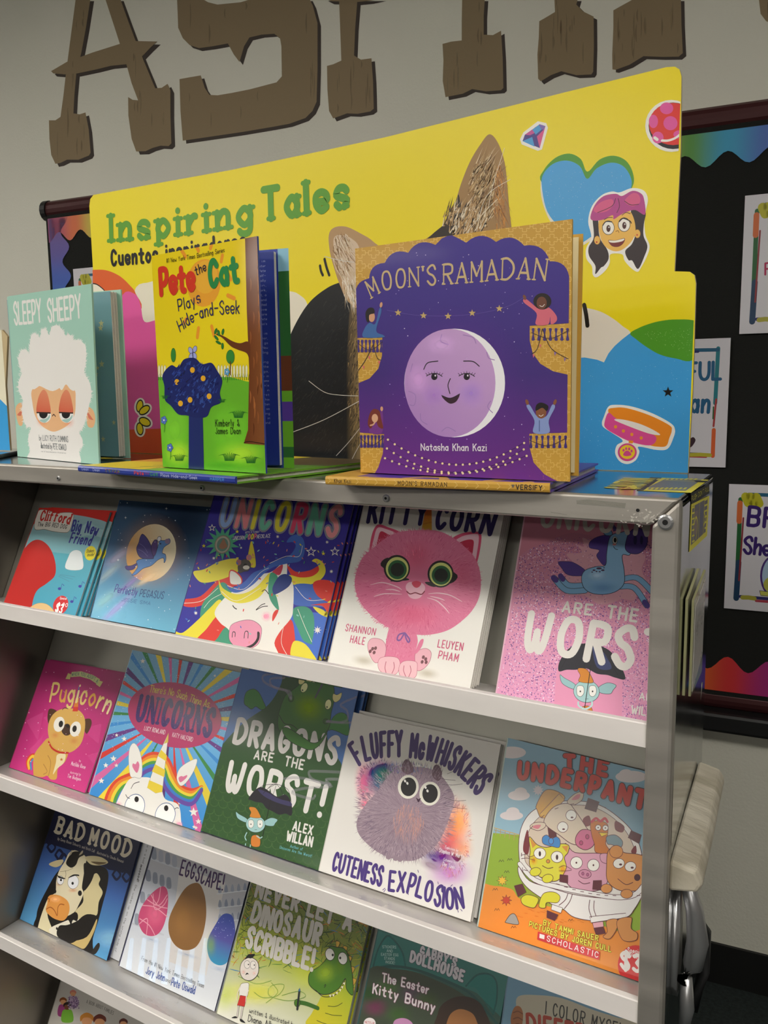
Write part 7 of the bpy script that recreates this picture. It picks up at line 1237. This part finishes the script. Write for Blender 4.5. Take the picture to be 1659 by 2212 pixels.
def sp_moon(A, L, t):
    for k in range(22): u = L * (k + .3) / 22; A.stroke([(u, t * .2), (u + .003, t * .5), (u, t * .85)], .0007, A.C('e6c678')); A.up()
    uvtext(A, 'Khan Kazi', L * .045, L * .125, t * .3, t * .42, '4a3420', 1.3, slab=.4); uvtext(A, "MOON'S RAMADAN", L * .35, L * .57, t * .3, t * .42, '4a3420', 1.4, slab=.5); uvtext(A, 'VERSIFY', L * .865, L * .97, t * .28, t * .46, '3a3230', 2.2)
    A.raw([(L * .845, t * .75), (L * .852, t * .35), (L * .86, t * .75)], A.C('6a6460')); A.up()
lying('picture_book', 'gold-spined purple picture book lying flat beneath the standing moon book', (705, 1048), (1188, 1066), .242, .0095, top_moon, sp_moon, '5a3aa0', 'cfa040')
def standing(name, label, quad, z0, pts, A2, B2, tb, art, base, coverc, endc, endart, over=.004, mat_='gloss', flapx=None, pg='paper', yaw=None):
    """open book standing on its end: front board, back board with the pages, hinge on the left"""
    a = groundpt(pts[0][0], pts[0][1], z0); b = groundpt(pts[1][0], pts[1][1], z0)
    if yaw is not None: b = a + Vector((math.cos(yaw), math.sin(yaw), 0)) * .2
    zb = 1.38 + z0 * S + .0008; a.z = b.z = zb; pl = Pl(a, (b - a), (0, 0, 1)); TL, TR, BR, BL = [pl.at(*p) for p in quad]
    q = [(BL[0], 0), (BR[0], 0), TR, TL]; root = thing(name, label, 'book', tuple(pl.to((BL[0] + BR[0]) / 2, 0, -.02)))
    A = Art(pl, q, m=mat_, step=4e-6); A.raw(q, A.C(base)); A.up(); A.setT(0, 0, 1, quad[0]); A.q = q; art(A); A.bake(root, 'front_cover', .0026, edge=coverc)
    h = TL[1]; sh = pl.to(BL[0], 0, 0); kk = Vector((sh.x - CAM.x, sh.y - CAM.y, 0)); a2 = sh + kk.normalized() * (A2 if isinstance(A2, float) else .012) + Vector((.001, 0, 0)); b2 = groundpt(B2[0], B2[1], z0) if len(B2) == 2 else Vector(B2); a2.z = b2.z = zb; p2 = Pl(a2, b2 - a2, (0, 0, 1)); L = (b2 - a2).length
    f = lambda u, v, w_: tuple(p2.to(u, v, w_))
    A = Art(p2, [(0, .004), (L, .004), (L, h - .004), (0, h - .004)], step=4e-6); A.raw(A.win, A.C(endc)); A.up(); A.q = A.win; endart(A, L, h); A.bake(root, 'endpaper', .0003, edge='ddd')
    mb = MB(); n = 9
    for k in range(n):                                   # leaves gathered in slightly fanned sections
        w0 = -.0005 - tb * k / n; w1 = -.0005 - tb * (k + .82) / n; d = .0012 * ((k * 7) % 3)
        mb.prism([(.002, .004), (L - .001 - d, .004), (L - .001 - d, h - .004), (.002, h - .004)], w1, w0, f, 'e4e0d6')
    mb.obj('page_block', pg, root)
    oe = over if flapx is None else (p2.at(*flapx)[0] - L)
    mb = MB(); mb.prism([(-.001, 0), (L + oe, 0), (L + oe, h), (-.001, h)], -tb - .0035, -tb - .0008, f, coverc); bc = mb.obj('back_cover', mat_, root)
    s0 = pl.to(BL[0], 0, -.0027); s1 = p2.to(-.001, 0, -tb - .0035); mb = MB(); o = Vector((-.0025, 0, 0))
    P = [pl.to(BL[0] + .0015, 0, -.0028), pl.to(BL[0], 0, -.0028) + o, s1 + o, s1]
    mb.add([tuple(v) for v in P] + [tuple(v + Vector((0, 0, h))) for v in P], [(3, 2, 1, 0), (4, 5, 6, 7)] + [(i, (i + 1) % 4, 4 + (i + 1) % 4, 4 + i) for i in range(4)], coverc); mb.obj('spine', mat_, root)
    return root, p2, L, h, tb
def end_stars(A, L, h):
    rs = random.Random(4)
    for j in range(26):
        u, v, r = rs.uniform(L * .05, L * .97), rs.uniform(.01, h - .01), rs.uniform(.003, .0065)
        A.raw([(u + (r if i % 2 == 0 else r * .42) * math.cos(1.57 + i * PI / 5), v + (r if i % 2 == 0 else r * .42) * math.sin(1.57 + i * PI / 5)) for i in range(10)], A.C('b9b684')); A.up()
standing('picture_book', 'mint green picture book with white woolly sheep, standing open', [(18, 640), (197, 613), (214, 1005), (38, 987)], T, [(38, 987), (214, 1005)], tuple(W(-1.583, 1.1415, 0)), tuple(W(-1.3189, 1.1657, 0)), .017, a_sheep, 'a7d3c2', 'a3cdbd', '6f9aa4', end_stars)
z_ = T + .0095 / S
def end_blue(A, L, h):
    ws = ['is', 'creator', 'of Pete', 'a self-', 'originally', 'in,', 'work,', 'Cat, a', 's, and', 'matched', 'love', 'are', 'Pete', "James's", '', 'is', 'author,', 'ga', 'a New', 'bestselling', '', 'ing', 'the', 'ga,', 'office in', 'teams', "en's", 'n', 'First', 'and his', 'written', 'ks, as', 'finding', 'es in', 's, and']
    for k, w_ in enumerate(ws):
        if w_: uvtext(A, w_, L * .93 - .0021 * len(w_), L * .93, h * .94 - k * h * .0215, .0026, 'b4bce0', 1.1)
def strip_seek(root, p2, L, h, tb):
    A = Art(p2, [(L, .0), (L + .014, 0), (L + .014, h), (L, h)], w0=-tb - .00075, step=3e-6); bc = [c for c in root.children if c.name.startswith('back_cover')][0]
    for v0, v1, c in ((.9, 1, '8fc4dc'), (.52, .9, '2f6a34'), (.36, .52, '6a3a22'), (0, .36, '6cb02e'), (.22, .31, '5a3f9c'), (.05, .1, '2f6a34')): A.raw([(L, h * v0), (L + .014, h * v0), (L + .014, h * v1), (L, h * v1)], A.C(c)); A.up()
    A.parts[0] = ('jacket_print', A.mb); A.bake(bc, 'jacket_print', front=False)
r_ = standing('picture_book', 'yellow and green picture book with orange sun and brown tree trunk, standing open', [(327, 553), (555, 510), (574, 1020), (352, 1010)], z_, [(352, 1010), (574, 1020)], None, (605, 1014), .009, a_seek, 'efd51e', '2c3f9c', '27388c', end_blue, flapx=(619, 1008), mat_='shiny', yaw=-.1)
strip_seek(*r_)
z_ = T + .0105 / S
standing('picture_book', 'purple and gold picture book with smiling lilac moon, standing', [(767, 537), (1236, 473), (1231, 1037), (780, 1022)], z_, [(780, 1022), (1231, 1037)], None, (1241, 1031), .006, a_moon, '4a2f96', 'cfa040', 'e8d8a8', lambda A, L, h: None, pg='cream', yaw=0, over=.003)
